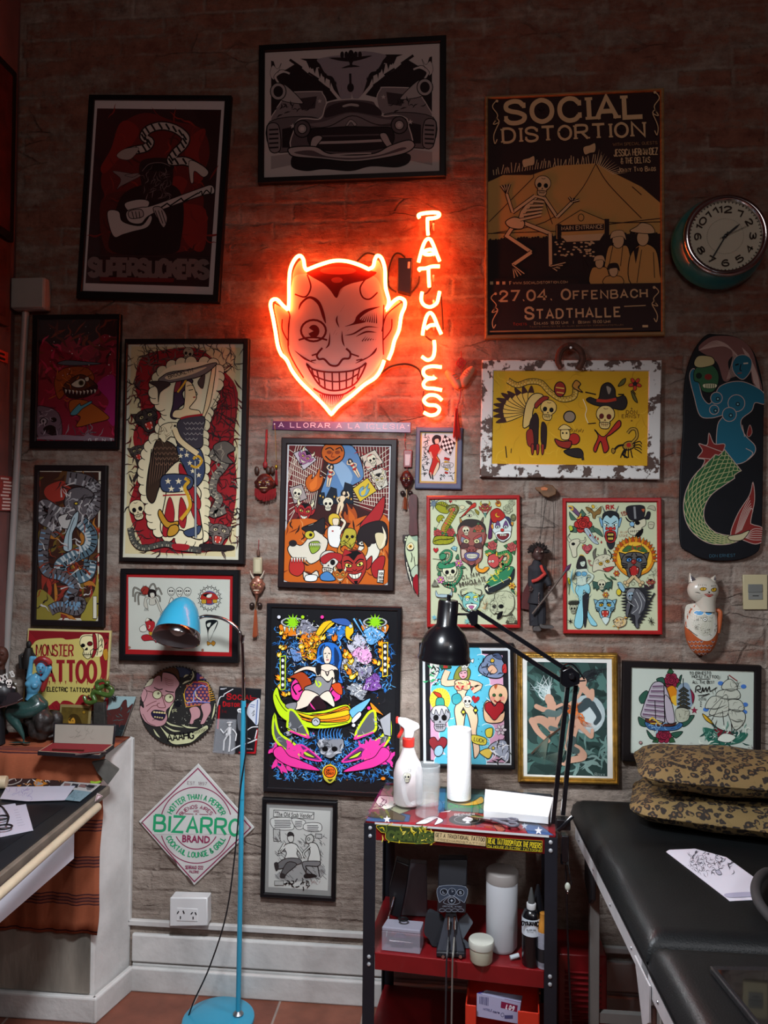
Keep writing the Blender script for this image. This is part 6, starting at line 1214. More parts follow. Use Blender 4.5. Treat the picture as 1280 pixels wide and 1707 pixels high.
for k in range(5):a.e('cdbc86',208+k*24,484+k*2,13,10,o=3)
for k in range(4):a.e('cdbc86',215+k*22,528+k*3,10,8,o=3)
a.l('5a3a3a',5,"190,560 240,545 290,555").l('5a3a3a',5,"100,500 150,580 220,612")
a.f('3a2c58',"490,290 540,230 600,200 700,215 715,300 720,400 650,410 540,430 500,420",6,'c9922a');a.f('3a2c58',"600,120 630,90 690,150 700,190 640,180 600,200",5);R=random.Random(9)
for i in range(7):
 for j in range(6):
  x=515+j*36+(i % 2)*18;y=240+i*29
  if 500<x<715:a.e('b0604e',x,y,12,11)
for x,y in ((630,120),(660,160),(640,165)):a.e('b0604e',x,y,11)
a.l('9a3a3a',14,"565,205 620,210 690,225");a.l('d8b43a',7,"480,310 500,380 560,390 580,300");a.l('7a8ad0',9,"575,390 580,300 640,240 690,250").l('d8d0a0',8,"590,290 600,340 650,375");a.l('7a8ad0',8,"510,400 600,385 725,395")
a.f(SKM,"535,450 600,430 635,470 630,530 580,560 570,590 535,590 550,520",5);a.f(SKM,"640,420 720,400 735,470 700,540 670,590 635,590 660,510",5)
for k in range(9):a.l('c9922a',6,f"{700+k*4},{215+k*20} {735+k*5},{205+k*20}",0)
a.tx(K,'AAAHG',335,755,575,728,62,1.3,0,1.0,4);a.tx(K,'WOOSH',585,690,695,650,24,.9);a.tx(CM,'R',382,490,420,480,28,.9)
a.t=t;a.glass=None;finish(a,'painted_face')
# ================= toy figure in a blister pack
q=Z("808,245 1198,270 1150,878 752,850",(220,1100),5.565);P=[aty(p[0],p[1],-0.008) for p in q]
t=thing('toy_blister_pack','small white skeleton toy in a black and red blister pack behind the lamp pole','toy package',((P[0].x+P[2].x)/2,0,(P[0].z+P[2].z)/2))
link('card',MB().prism(P,(0,0.006,0)),mat('1c1c20',0.35,var=0.1,vs=20),t,smooth=0,bevel=0.002)
a=Art((220,1100),5.565,(0,-0.0083,0),(0,-1,0),quad=q);RR='a8161e'
a.l(RR,16,"812,420 795,640",0).l(RR,16,"990,858 1140,862 1165,640",0);a.tx(RR,'Social',880,365,1130,370,52,1.5,.7);a.tx(RR,'Distortion',845,430,1100,440,42,1.5,.6);a.l(RR,8,"1100,350 1165,358");a.tx('6a1a20','The',830,490,880,492,26,1)
a.l('e6e6e8',7,"790,430 815,350 850,335 860,315 940,270");a.f('c9cdd6',"1080,420 1130,375 1190,370 1170,600 1110,560 1065,500",4);a.l('3a5a9a',9,"1165,370 1150,600",0).l('3a5a9a',6,"1095,430 1135,440",0).l('3a5a9a',6,"1100,415 1140,420",0);a.l(K,4,"1110,500 1135,470 1120,520 1140,500")
a.f('e2e2e4',"975,460 1005,445 1030,470 1015,500 985,490",4);a.e(K,995,472,6).e(K,1012,472,6);a.f('5a5c62',"975,510 1010,500 1020,650 985,640",3);a.l('e2e2e4',9,"1060,660 1110,625 1170,620").l('e2e2e4',9,"1140,730 1160,650").l('e2e2e4',11,"920,840 1000,795 1080,770 1160,735").l('e2e2e4',6,"1060,720 1100,735");a.tx('c9c9cc','Reaction',1060,830,1118,834,14,1);a.r('8a8c94',820,262,860,276);a.l('d8d8dc',5,"820,270 880,262",0)
a.t=t;a.glass=None;finish(a,'card_print')
bq=Z("790,540 975,548 960,870 758,850",(220,1100),5.565);B0=[aty(p[0],p[1],-0.009) for p in bq]
fm=mat('e2e2e2',0.4);F=lambda s_,y=-0.019:[aty(220+x/5.565,1100+y_/5.565,y) for x,y_ in pts(s_)]
mb=MB()
for s_,r in (("905,625 900,690",.007),("885,640 870,660 850,680 820,640",.0022),("930,640 955,665 968,690 960,750",.0022),("885,700 855,750 848,840",.003),("910,700 908,770 898,850",.003)):mb.tube(F(s_),r,8)
mb.ball(F("905,600")[0],(.006,.006,.0075));mb.box(F("890,690")[0],(.013,.008,.008));mb.tube([F("905,580")[0],F("905,576")[0]],[.011,.004],12)
link('toy_figure',mb,fm,t)
link('blister',MB().prism(B0,(0,-0.02,0)),mat('dfe3ea',.08,alpha=.16,coat=1),t,smooth=0,bevel=0.004)
# ================= mermaid skate deck
pl="1010,0 1060,-8 1150,5 1215,60 1245,140 1262,240 1262,400 1258,700 1250,880 1225,930 1140,958 1020,955 940,920 905,870 905,600 918,400 925,200 955,80"
B=[aty(780+x/2.56,560+y/2.56,-0.02) for x,y in cr2(pts(pl),True,4)]
c=sum(B,Vector())/len(B)
t=thing('skate_deck','dark skateboard deck painted with a blue mermaid, right of the yellow flash board','skateboard deck',(c.x,0,c.z))
link('deck',MB().prism(B,(0,0.011,0)),mat('0f1015',0.55,var=0.15,vs=14,spec=.2),t,smooth=0,bevel=0.003)
a=Art((780,560),2.56,(0,-0.0203,0),(0,-1,0));a.Q=a.orient([((p-a.P).dot(a.u),(p-a.P).dot(a.w)) for p in B])
TE='1f5f74';PI_='b59a90';HA='7a5550'
a.f(HA,"985,60 1010,20 1060,0 1150,8 1210,60 1235,150 1255,230 1215,200 1200,120 1150,80 1110,110 1120,180 1090,190 1060,110",0)
for k in range(24):a.l(PI_,2.4,f"{985+k*6},{62-k*1.5} {1060+k*5},{20+k*3} {1130+k*4},{70+k*4} {1105+k*6},{185-k*2}" if k<10 else f"{1150+k*2},{30+k*2} {1180+k*2.4},{100+k*3} {1200+k*2},{170+k*3}")
a.f(TE,"1130,110 1150,85 1185,82 1210,105 1205,150 1175,185 1145,170 1128,140",3,PI_);a.l(K,6,"1140,125 1155,120").l('c9c2b0',6,"1175,118 1195,116").l(K,4,"1165,120 1160,145 1168,148").l('7a4a4a',6,"1150,160 1168,158")
a.f(TE,"1075,215 1130,195 1190,200 1260,240 1265,290 1225,285 1210,320 1165,360 1180,420 1225,470 1215,510 1160,545 1080,540 1060,490 1065,380 1090,340 1040,350 990,340 965,260 945,170 965,140 985,200 1000,260 1030,290 1055,250",3,PI_)
for x,y,r in ((1145,287,36),(1115,335,30),(1060,265,25),(1050,315,20)):a.e(TE,x,y,r,o=3,oc=PI_);a.e('16252e',x+6,y+4,9);a.e('7ab0b8',x+6,y+4,4)
a.l(PI_,3,"1185,480 1215,500 1190,530").l(PI_,3,"1180,430 1170,380")
a.f('2f5a3a',"965,150 990,125 1040,125 1068,160 1065,210 1040,240 1000,235 985,200 965,190",3);a.e('14201a',985,170,13).e('7a2420',1025,175,16,13);a.f('c9c7a0',"1005,205 1058,205 1055,222 1008,222",2);[a.l(K,3,f"{1015+k*9},206 {1015+k*9},222",0) for k in range(5)];a.f('b8ac7a',"965,110 985,85 1040,90 1050,120 1000,135 970,130",3)
a.f('7d2a26',"1028,415 1050,460 1095,462 1085,500 1070,545 995,575 1010,530 980,520 1000,490 985,460 1020,465",3,PI_);a.l(PI_,3,"990,460 1085,495").l(PI_,3,"985,520 1075,530");a.f('7d2a26',"1190,420 1202,380 1212,410 1200,430",2,PI_)
tail="1130,530 1080,570 1000,640 965,720 975,800 1030,855 1100,870 1160,860"
Q=cr2(pts(tail),False,8);wl=[92-i*78/(len(Q)-1) for i in range(len(Q))]
Lp,Rp=[],[]
for i,p in enumerate(Q):
 d=(Q[min(i+1,len(Q)-1)][0]-Q[max(i-1,0)][0],Q[min(i+1,len(Q)-1)][1]-Q[max(i-1,0)][1]);l=math.hypot(*d);n=(-d[1]/l,d[0]/l);w_=wl[i]*(.62 if i<6 else .78)
 Lp.append((p[0]+n[0]*w_,p[1]+n[1]*w_));Rp.append((p[0]-n[0]*w_,p[1]-n[1]*w_))
a.f('2e5a34',Lp+Rp[::-1],3.5,PI_,0)
for i in range(2,len(Q)-2,2):
 for j in range(5):
  u=(j+.5+(i//2 % 2)*.5)/5.5
  if u>.97:continue
  p=(Lp[i][0]*(1-u)+Rp[i][0]*u,Lp[i][1]*(1-u)+Rp[i][1]*u);p2=(Lp[i-2][0]*(1-u)+Rp[i-2][0]*u,Lp[i-2][1]*(1-u)+Rp[i-2][1]*u);e=wl[i]*.14
  dx,dy=p[0]-p2[0],p[1]-p2[1];l=math.hypot(dx,dy) or 1;nx,ny=-dy/l*e,dx/l*e
  a.l('a9a877',3,[(p2[0]+nx,p2[1]+ny),p,(p2[0]-nx,p2[1]-ny)])
a.f('7d2a26',"1120,850 1150,760 1200,680 1215,625 1222,700 1205,790 1215,805 1255,820 1260,870 1225,888 1170,870",3,PI_)
for k in range(6):a.l(PI_,3,f"{1140+k*5},{845-k*3} {1165+k*8},{760-k*4} {1200+k*3},{690+k*12}");a.l(PI_,3,f"1180,860 1215,{825+k*9} 1255,{825+k*9}")
a.f('b8ae8a',"1110,855 1160,845 1200,830 1170,870 1120,872",3);a.tx('3a5a6a','DON ERNEST',1030,945,1140,942,12,.9)
a.t=t;a.glass=None;finish(a,'mermaid_painting')
# ---------------------------------------------------------------- neon signs
NEON=emis('neon_red',(1.0,0.105,0.019),54.0)
CN=(420,330);kN=3.368
def n3(s_,y):return [aty(CN[0]+x/kN,CN[1]+v/kN,y) for x,v in pts(s_)]
def smooth_segs(segs,y,n=6):
 out=[]
 for s_ in segs:
  q=cr(n3(s_,y),False,n);out += q if not out else q[1:]
 return out
YT=-0.062
ol=["765,908 785,860 800,800 825,740 838,660 857,610 855,575 825,562 790,585 752,630","752,630 768,580 750,500 746,400 728,340 705,324 690,345 680,385 655,400","655,400 600,375 530,355 460,353 380,375 305,405","305,405 295,385 288,345 268,324 240,345 215,400 208,480 208,560 205,630","205,630 175,605 140,570 112,575 104,605 115,660 130,740 145,830 165,880","165,880 195,910 225,970 270,1030 330,1090 400,1160 445,1216","445,1216 490,1165 560,1110 630,1050 690,1010 722,965 742,912"]
tube=smooth_segs(ol,-0.058)
c=aty(CN[0]+470/kN,CN[1]+780/kN,-0.05)
t=thing('neon_devil_sign','glowing red neon sign of a winking grinning devil face with horns','neon sign',(c.x,0,c.z))
link('neon_tube',MB().tube(tube,0.0066,10),NEON,t)
inner=[Vector((c.x+(p.x-c.x)*0.955,-0.046,c.z+(p.z-c.z)*0.962)) for p in tube]
link('face_panel',MB().prism(inner,(0,0.004,0)),mat('c58a80',0.45,spec=0.4),t,smooth=0)
a=Art(CN,kN,(0,-0.0462,0),(0,-1,0));L1='6a120e';a.ws=1.45;FC='d4b2ad'
a.f(FC,"215,600 215,540 240,440 330,430 420,470 470,560 530,480 600,430 700,450 740,560 745,620 735,760 735,880 690,970 600,1050 500,1120 445,1170 380,1100 290,1010 235,920 205,850 205,760",0)
a.f(L1,"310,415 400,375 500,360 600,380 655,405 700,420 640,460 560,480 500,510 475,562 440,520 400,480 330,440",0);a.e('a04038',483,408,102,22);a.e('a04038',477,461,32,16)
for q in ("310,430 330,500 300,555 240,540","650,440 608,500 620,555 660,568 705,530"):a.l(L1,6,q)
for q in ("120,585 190,625 212,660 205,720 205,830","170,680 170,740 200,800","845,580 770,640 745,680 730,750","785,680 780,740 735,800","212,660 205,760 205,850 240,930 290,1010","740,600 735,760 738,880"):a.l(L1,5,q)
a.f(L1,"262,630 270,590 320,552 375,575 405,640 415,705 395,670 370,600 325,565 285,590");a.f(L1,"520,722 570,700 590,660 640,625 720,610 650,640 605,680 640,695 580,710")
for k in range(8):a.l(L1,5,f"{608+k*13},{690+k*2} {630+k*10},{660-k*3}",t=1)
a.e('d0aaa4',345,745,70,60,o=8,oc=L1);a.e(L1,347,748,32,36);a.f('d0aaa4',"345,748 312,725 318,760",sm=0);a.l(L1,7,"262,798 310,785 370,785 422,798")
for q in ("520,772 570,762 640,725 710,728","582,780 640,752 700,755","520,600 495,640","480,660 475,690 490,728","437,755 432,820 412,845","505,745 508,800 520,835","470,740 455,768","480,755 470,770","545,735 535,748"):a.l(L1,7,q,t=2)
for k in range(6):a.l(L1,5,f"{618+k*15},{805-k*2} {640+k*11},{775+k*4}",t=1)
a.l(L1,8,"395,842 365,880 375,905 405,905 440,938 480,940 510,905 545,900 552,870 528,845");a.f(L1,"237,855 280,885 330,915 358,930 300,910 262,880").f(L1,"700,840 660,885 610,910 580,930 640,905 690,870");a.l(L1,6,"335,885 365,875").l(L1,6,"555,875 600,890").l(L1,5,"330,915 360,910").l(L1,5,"585,912 620,905")
a.f('c9a8a2',"308,935 340,960 400,975 480,978 560,970 610,950 640,930 610,1000 570,1050 500,1078 430,1078 370,1040",7,L1)
for q in ("335,990 400,1020 470,1032 540,1020 600,985","365,972 380,1045","405,978 410,1068","450,982 452,1078","490,982 492,1078","530,978 530,1068","570,970 562,1052","335,962 350,1010","605,955 590,1020"):a.l(L1,6,q)
a.l(L1,7,"345,1070 400,1100 460,1108 520,1100 580,1060");
for k in range(12):a.l(L1,6,f"{382+k*12},{1102+min(k,11-k)} {400+k*8},{1150+min(k,11-k)*6}",t=1)
a.t=t;a.glass=None;finish(a,'face_drawing')
mb=MB()
for x,y in ((230,500),(730,500),(170,800),(800,700),(330,1060),(600,1060),(445,1190),(460,365)):
 p=n3(f"{x},{y}",-0.046)[0];mb.tube([(p.x,-0.001,p.z),(p.x,-0.0425,p.z)],0.005,8)
link('standoff',mb,mat('d8d0d0',0.2),t)
LET=[("P",["940,112 934,98 955,88 1010,82 1046,85 1050,100 1025,112 984,116","984,116 985,160 988,208"]),("A",["935,360 945,320 960,270 978,235 1000,232 1018,265 1035,310 1053,355"]),("T",["946,408 938,398 975,395 1010,385 1054,384"]),("U",["955,528 950,570 965,600 1000,612 1035,592 1046,560 1053,525"]),("A",["957,770 965,720 980,665 1000,645 1020,665 1042,720 1062,764"]),("J",["1022,800 1025,850 1015,895 985,910 953,890"]),("E",["1065,950 1010,945 970,957 962,985 985,1008 1030,1012","1030,1012 985,1018 963,1042 975,1066 1020,1070 1066,1079"]),("S",["1066,1136 1035,1110 992,1108 965,1135 985,1160 1030,1165 1052,1185 1037,1212 1000,1220 964,1204"])]
c2=aty(CN[0]+1000/kN,CN[1]+650/kN,-0.05)
t=thing('neon_word_sign','vertical glowing neon word TATUAJES right of the devil sign','neon sign',(c2.x,0,c2.z))
extra={1:["1032,300 1000,290 968,300 965,312 990,318 1028,312"],2:["990,398 992,450 995,500"],4:["975,735 1000,716 1034,712"]}
for i,(ch,segs) in enumerate(LET):
 mb=MB();mb.tube(smooth_segs(segs,YT),0.0063,10)
 for s_ in extra.get(i,[]):mb.tube(smooth_segs([s_],YT),0.0063,10)
 o=link('letter',mb,NEON,t);o['label']='glowing letter %s' % ('T' if i == 0 else ch)
mb=MB();R=random.Random(2)
for y in (150,300,440,580,720,850,1000,1160):p=n3(f"1000,{y}",-0.05)[0];mb.tube([(p.x+0.012,-0.001,p.z),(p.x+0.012,-0.056,p.z)],0.004,8)
link('standoff',mb,mat('d8d0d0',0.2),t)
mb=MB()
for s_ in ("1020,130 1000,170 990,230","1005,500 985,530 965,540","1058,540 1066,640 1070,740","975,775 1000,795 1020,800","965,1085 960,1150 970,1200"):mb.tube(smooth_segs([s_],-0.03),0.0035,8)
link('wire_sleeve',mb,mat('301414',0.5),t)
# transformer and its cables
q=n3("820,335 902,335 890,540 815,520",-0.035);cc=sum(q,Vector())/4
t=thing('neon_transformer','black power box between the devil sign and the vertical neon word','power supply',(cc.x,0,cc.z))
link('case',MB().prism(q,(0,0.034,0)),mat('1d1416',0.35),t,smooth=0,bevel=0.003)
link('sticker',MB().prism(n3("875,358 888,358 886,395 874,395",-0.0355),(0,0.0008,0)),mat('b8a8a4',0.4),t,smooth=0)
for s_ in ("860,335 830,312 800,318 775,370 760,440 770,500 810,530","940,440 935,480 900,525 870,535","690,318 640,312 590,355"):
 link('cable',MB().tube(smooth_segs([s_],-0.012),0.0032,8),mat('1a0f10',0.5),t)
tt=link('neon_cable',MB().tube(smooth_segs(["722,985 780,945 860,932 920,950 950,985 965,1060"],-0.03),0.0036,8),mat('1a0f10',0.5),loc=n3("860,932",-0.03)[0]);tag(tt,'dark cable arching from the devil chin to the neon letter E','cable')
# ---------------------------------------------------------------- three-dimensional things on the wall
def cropper(cx,cy,k):return lambda x,y,d:aty(cx+x/k,cy+y/k,d)
def remesh(o,vox=0.003,smooth=4):
 m=o.modifiers.new('remesh','REMESH');m.mode='VOXEL';m.voxel_size=vox;m.use_smooth_shade=True
 s_=o.modifiers.new('smooth','SMOOTH');s_.iterations=smooth;s_.factor=0.5
 return o
def patch(a,col,P,n=5,sm=1):     # filled shape cut into rings so that it can follow a curved body
 P=cr2(pts(P),True) if sm else pts(P);cxx=sum(p[0] for p in P)/len(P);cyy=sum(p[1] for p in P)/len(P);N=len(P);F=[]
 for r in range(n):
  a0,a1=r/n,(r+1)/n
  for i in range(N):
   p,q=P[i],P[(i+1) % N];L_=lambda s_,t:(cxx+(s_[0]-cxx)*t,cyy+(s_[1]-cyy)*t)
   F.append([L_(p,a1),L_(q,a1),L_(q,a0),L_(p,a0)] if r else [L_(p,a1),L_(q,a1),(cxx,cyy)])
 a.raw(col,F)
def ellipsoid_warp(c,r):
 def w(v,e):
  d=EYE-v;d.normalize();u=Vector(((v.x-c.x)/r[0],(v.y-c.y)/r[1],(v.z-c.z)/r[2]));g=Vector((d.x/r[0],d.y/r[1],d.z/r[2]))
  A,B,C_=g.dot(g),2*u.dot(g),u.dot(u)-1;q=B*B-4*A*C_
  t=(-B+math.sqrt(q))/(2*A) if q>0 else-B/(2*A)
  p=v+d*t;n=Vector(((p.x-c.x)/r[0]**2,(p.y-c.y)/r[1]**2,(p.z-c.z)/r[2]**2)).normalized()
  return p+n*(0.0004+e)
 return w
# ---- wall clock
P0=aty(1190,409,0);F0=aty(1211.6,390.7,-0.115);dv=F0-Vector((P0.x,0,P0.z))
t=thing('wall_clock','round teal wall clock with chrome rim at the upper right edge','clock',(P0.x,0,P0.z))
TEAL=mat('1f7f86',0.25,coat=0.6)
ctr=Vector((F0.x,0,F0.z))
link('body',MB().lathe([(0.085,0.001),(0.150,0.004),(0.158,0.025),(0.152,0.055),(0.138,0.082),(0.128,0.094),(0.10,0.095)],(ctr.x,0,ctr.z),(0,-1,0),64),TEAL,t,smooth=50)
link('rim',MB().lathe([(0.121,0.094),(0.136,0.096),(0.139,0.104),(0.135,0.113),(0.126,0.116),(0.119,0.112),(0.117,0.100)],(ctr.x,0,ctr.z),(0,-1,0),72,caps=False),CHROME,t,smooth=60)
link('dial',MB().lathe([(0.0,0.098),(0.119,0.0985)],(ctr.x,0,ctr.z),(0,-1,0),64,caps=False),mat('d9d4c0',0.5),t,smooth=0)
a=Art((0,0),1.0,(0,-0.0987,0),(0,-1,0));mp_=1/mpp(-0.0987)
def cp(r,deg):q=ctr+Vector((r*math.sin(math.radians(deg)),-0.0987,r*math.cos(math.radians(deg))));return q
def to_px(q):
 d=M3.transposed() @ (q-EYE);return (640+FPX*d.x/d.y,853.5-FPX*d.z/d.y)
for k in range(60):
 p,q=to_px(cp(0.112,k*6)),to_px(cp(0.1165 if k % 5 else 0.117,k*6));a.l('33302c',1.6 if k % 5 else 2.4,[p,q],0)
 p,q=to_px(cp(0.058,k*6)),to_px(cp(0.0605,k*6));a.l('8a8678',0.8,[p,q],0)
for h_ in range(1,13):
 s_=str(h_);w_=0.0105*len(s_)
 p,q=cp(0.090,h_*30),None;flip=3<h_<9
 r_=Vector((math.cos(math.radians(h_*30)),0,-math.sin(math.radians(h_*30))));u_=Vector((math.sin(math.radians(h_*30)),0,math.cos(math.radians(h_*30))))
 if flip:r_,u_=-r_,-u_
 b0=to_px(p-r_*w_-u_*0.0105);b1=to_px(p+r_*w_-u_*0.0105);a.tx('3a2f28',s_,b0[0],b0[1],b1[0],b1[1],10,1.5,0,1.2)
a.t=t;a.glass=None;finish(a,'numerals')
def hand(name,deg,L0,L1,w0,w1,y,m):
 u_=Vector((math.sin(math.radians(deg)),0,math.cos(math.radians(deg))));r_=Vector((u_.z,0,-u_.x));o_=ctr+Vector((0,y,0))
 link(name,MB().prism([o_-u_*L0-r_*w0,o_-u_*L0+r_*w0,o_+u_*L1*.75+r_*w1,o_+u_*L1,o_+u_*L1*.75-r_*w1],(0,-0.0012,0)),m,t,smooth=0)
hand('hour_hand',50,0.012,0.062,0.003,0.0035,-0.101,BLACK);hand('minute_hand',210,0.015,0.098,0.002,0.0028,-0.103,BLACK);hand('second_hand',66,0.02,0.085,0.0008,0.0006,-0.105,BLACK)
link('hub',MB().lathe([(0.006,0.099),(0.006,0.107),(0.003,0.108)],(ctr.x,0,ctr.z),(0,-1,0),20),BLACK,t)
link('glass',MB().lathe([(0.0,0.110),(0.06,0.1098),(0.119,0.108)],(ctr.x,0,ctr.z),(0,-1,0),48,caps=False),PANE,t)
# ---- horseshoe
g=cropper(780,560,2.56)
mb=MB();q=cr([g(x,y,-0.048) for x,y in pts("398,138 385,110 392,70 415,48 440,42 465,50 485,75 487,110 470,142")],False,5)
for i in range(len(q)-1):
 pass
mb.tube(q,[0.010+0.002*math.sin(PI*i/(len(q)-1)) for i in range(len(q))],8)
t=thing('horseshoe','rusty horseshoe hanging on a nail above the yellow flash board','horseshoe',(q[0].x,0,q[0].z))
o=link('shoe',mb,mat('5a382c',0.7,0.3,var=0.4,vs=60,bump=0.6,bs=120),t);
link('nail',MB().tube([g(438,50,-0.002),g(438,50,-0.064)],0.0022,8).lathe([(0.005,0),(0.004,0.002)],g(438,50,-0.064),(0,-1,0),10),STEEL,t)
# ---- hanging masks and charms
REDC=mat('8a1a1e',0.6,var=0.2,vs=40);LAC=mat('4a1c16',0.35,var=0.3,vs=50,bump=0.4,bs=90)
def cord(t,P,r=0.0012,m=REDC,name='cord'):return link(name,MB().tube(cr(P,False,5),r,6),m,t)
def tassel(t,p,h,r,m,n=26,seed=1,name='tassel'):
 mb=MB();R=random.Random(seed)
 for k in range(n):
  an=R.uniform(0,6.28);q=R.uniform(0,1)*r;top=p+Vector((q*.4*math.cos(an),q*.4*math.sin(an),0));mb.tube([top,top+Vector((q*.5*math.cos(an),q*.3*math.sin(an),-h*.5)),top+Vector((q*math.cos(an),q*.5*math.sin(an),-h*R.uniform(.9,1)))],0.0011,4)
 o=link(name,mb,m,t);return o
def mask(t,c,w,h,d,m,horns=0,brow=1,teeth=None,name='mask_face',horn_m=None):
 mb=MB();mb.ball(c,(w,d,h));
 for f_ in (1,-1):
  mb.ball(c+Vector((f_*w*.42,-d*.72,h*.22)),(w*.36,d*.4,h*.17));mb.ball(c+Vector((f_*w*.5,-d*.6,-h*.18)),(w*.32,d*.45,h*.22));mb.ball(c+Vector((f_*w*.98,0,h*.05)),(w*.2,d*.3,h*.25))
 mb.ball(c+Vector((0,-d*1.0,-h*.05)),(w*.2,d*.5,h*.22));mb.ball(c+Vector((0,-d*.7,-h*.75)),(w*.4,d*.5,h*.22));mb.ball(c+Vector((0,-d*.75,-h*.34)),(w*.45,d*.35,h*.08))
 remesh(link(name,mb,m,t),min(w,h)*.09,2)
 mb=MB()
 for f_ in (1,-1):mb.ball(c+Vector((f_*w*.4,-d*1.02,h*.06)),(w*.15,d*.16,h*.08),10,8)
 link('eyes',mb,mat('b89a5a',0.3),t) if brow else None
 if teeth:link('teeth',MB().box(c+Vector((0,-d*1.06,-h*.47)),(w*.8,d*.14,h*.11)),teeth,t,bevel=0.001)
 if horns:
  for f_ in (1,-1):link('horn',MB().tube(cr([c+Vector((f_*w*.5,-d*.4,h*.75)),c+Vector((f_*w*.85,-d*.5,h*1.15)),c+Vector((f_*w*1.05,-d*.3,h*horns))],False,5),[w*.16*(1-.85*i/10) for i in range(11)],8),horn_m or m,t)
g=cropper(400,720,5.025)
c=g(208,430,-0.028);t=thing('lion_mask_charm','small dark red lion mask with fringe beard hanging left of the crowded comic print','hanging ornament',(c.x,0,c.z))
mask(t,c,0.034,0.036,0.018,LAC,teeth=mat('b39a6a',0.4));
for x in (140,235,270):p=g(x,320,-0.022);link('ear',MB().ball(p,(0.009,0.005,0.014)),mat('3a2216',0.5,var=0.3,vs=60),t)
cord(t,[g(222,-20,-0.012),g(217,120,-0.02),g(210,250,-0.02)],0.004);link('knot',MB().ball(g(210,275,-0.02),(0.009,0.006,0.013)),REDC,t)
mb=MB();R=random.Random(4)
for k in range(46):x=125+k*3.9;y=470+18*math.sin(k*.07);p=g(x,y,-0.035);mb.tube([p,g(x+R.uniform(-3,3),540+40*math.sin(PI*k/46)+R.uniform(-8,8),-0.034)],0.0011,4)
o=link('beard_fringe',mb,REDC,t)
t2=thing('key_charm','thin hanging charm with gold bead and red tassel beside the lion mask','hanging ornament',tuple(g(302,300,-0.012)))
cord(t2,[g(290,-60,-0.012),g(297,60,-0.012),g(304,240,-0.012)],0.0014,mat('9a7a4a',0.4,0.5));link('bead',MB().ball(g(303,292,-0.012),(0.0055,0.005,0.008)),mat('c9922a',0.25,0.8),t2);tassel(t2,g(303,320,-0.012),0.055,0.005,REDC,18,5)
# bottle charm and smiling devil mask
c=g(150,1120,-0.016);t=thing('bottle_charm','small pale glass bottle charm hanging above the smiling horned mask','hanging ornament',(c.x,0,c.z))
link('bottle',MB().box(c,(0.033,0.018,0.060)),mat('a59c80',0.2,coat=0.4),t,bevel=0.004);link('label',MB().box(g(148,1120,-0.0255),(0.017,0.0008,0.045)),mat('b9b090',0.6),t,smooth=0);link('neck',MB().lathe([(0.005,0),(0.006,0.012),(0.004,0.022)],g(152,1038,-0.016)),mat('5a3a2c',0.5),t);cord(t,[g(152,990,-0.016),g(156,940,-0.012),g(158,905,-0.004)],0.0012)
c=g(145,1285,-0.022);t=thing('horned_mask_charm','small copper coloured smiling horned mask with orange tassel, left of the pinball poster','hanging ornament',(c.x,0,c.z))
COP=mat('8a5a48',0.35,0.35,var=0.25,vs=60)
mask(t,c,0.025,0.035,0.015,COP,horns=1.55,teeth=mat('c9b8a0',0.4),horn_m=mat('b8ab98',0.4));link('chin_beard',MB().tube([g(140,1365,-0.03),g(138,1420,-0.024)],[0.006,0.002],8),COP,t)
for x in (100,165):link('bell',MB().ball(g(x,1450,-0.016),0.0095,14,10),mat('4a3c38',0.3,0.7),t)
cord(t,[g(140,1390,-0.02),g(132,1440,-0.02),g(128,1490,-0.02)],0.0018,mat('8a6a4a',0.4,0.5));tassel(t,g(130,1490,-0.02),0.100,0.009,mat('9a4a2a',0.6),30,7)
g=cropper(650,600,4.27)
c=g(118,850,-0.024);t=thing('red_mask_charm','small dark red scowling mask hanging right of the crowded comic print','hanging ornament',(c.x,0,c.z))
mask(t,c,0.021,0.032,0.015,mat('3f1210',0.35,var=0.3,vs=60));
for x in (90,145):link('bell',MB().ball(g(x,948,-0.014),0.009,12,8),mat('3a2c2a',0.35,0.6),t)
cord(t,[g(118,915,-0.018),g(118,980,-0.018)],0.0018,mat('8a6a4a',0.4,0.5));tassel(t,g(108,975,-0.018),0.046,0.009,mat('8a3f22',0.6),26,9);cord(t,[g(110,520,-0.01),g(105,600,-0.014),g(120,660,-0.014)],0.001);cord(t,[g(122,760,-0.014),g(120,790,-0.016)],0.0012)
q=[g(98,640,-0.016),g(158,640,-0.016),g(154,765,-0.016),g(94,765,-0.016)];link('amulet_case',MB().prism(q,(0,0.010,0)),mat('7a1a18',0.3,coat=0.4),t,bevel=0.002);link('amulet_paper',MB().prism([g(108,672,-0.0168),g(146,672,-0.0168),g(138,750,-0.0168),g(108,750,-0.0168)],(0,0.0006,0)),mat('c9aaa8',0.5),t,smooth=0)
# double charm with red tassel next to the neon word
c=g(500,110,-0.03);t=thing('double_charm','charm of two small laced shoes with red tassel, right of the neon letter E','hanging ornament',(c.x,0,c.z))
SHO=mat('c0785a',0.55,var=0.1,vs=30)
for (x0,y0,x1,y1) in ((415,95,480,170),(580,70,520,155)):
 mb=MB();mb.tube(cr([g(x0,y0,-0.026),g((x0+x1)/2,(y0+y1)/2-5,-0.03),g(x1,y1,-0.028)],False,5),[0.013,0.0145,0.016,0.017,0.018,0.018,0.018,0.018,0.019,0.0185,0.0165],14);mb.ball(g(x1,y1,-0.028),0.0185);mb.ball(g(x0,y0,-0.026),0.0135);remesh(link('shoe',mb,SHO,t),0.003,3)
mb=MB()
for k in range(3):mb.tube([g(440+k*16,110+k*14,-0.047),g(462+k*14,95+k*16,-0.049)],0.0014,6);mb.tube([g(545-k*12,70+k*16,-0.047),g(572-k*10,92+k*12,-0.049)],0.0014,6)
link('laces',mb,mat('b8402a',0.6),t);
mb=MB()
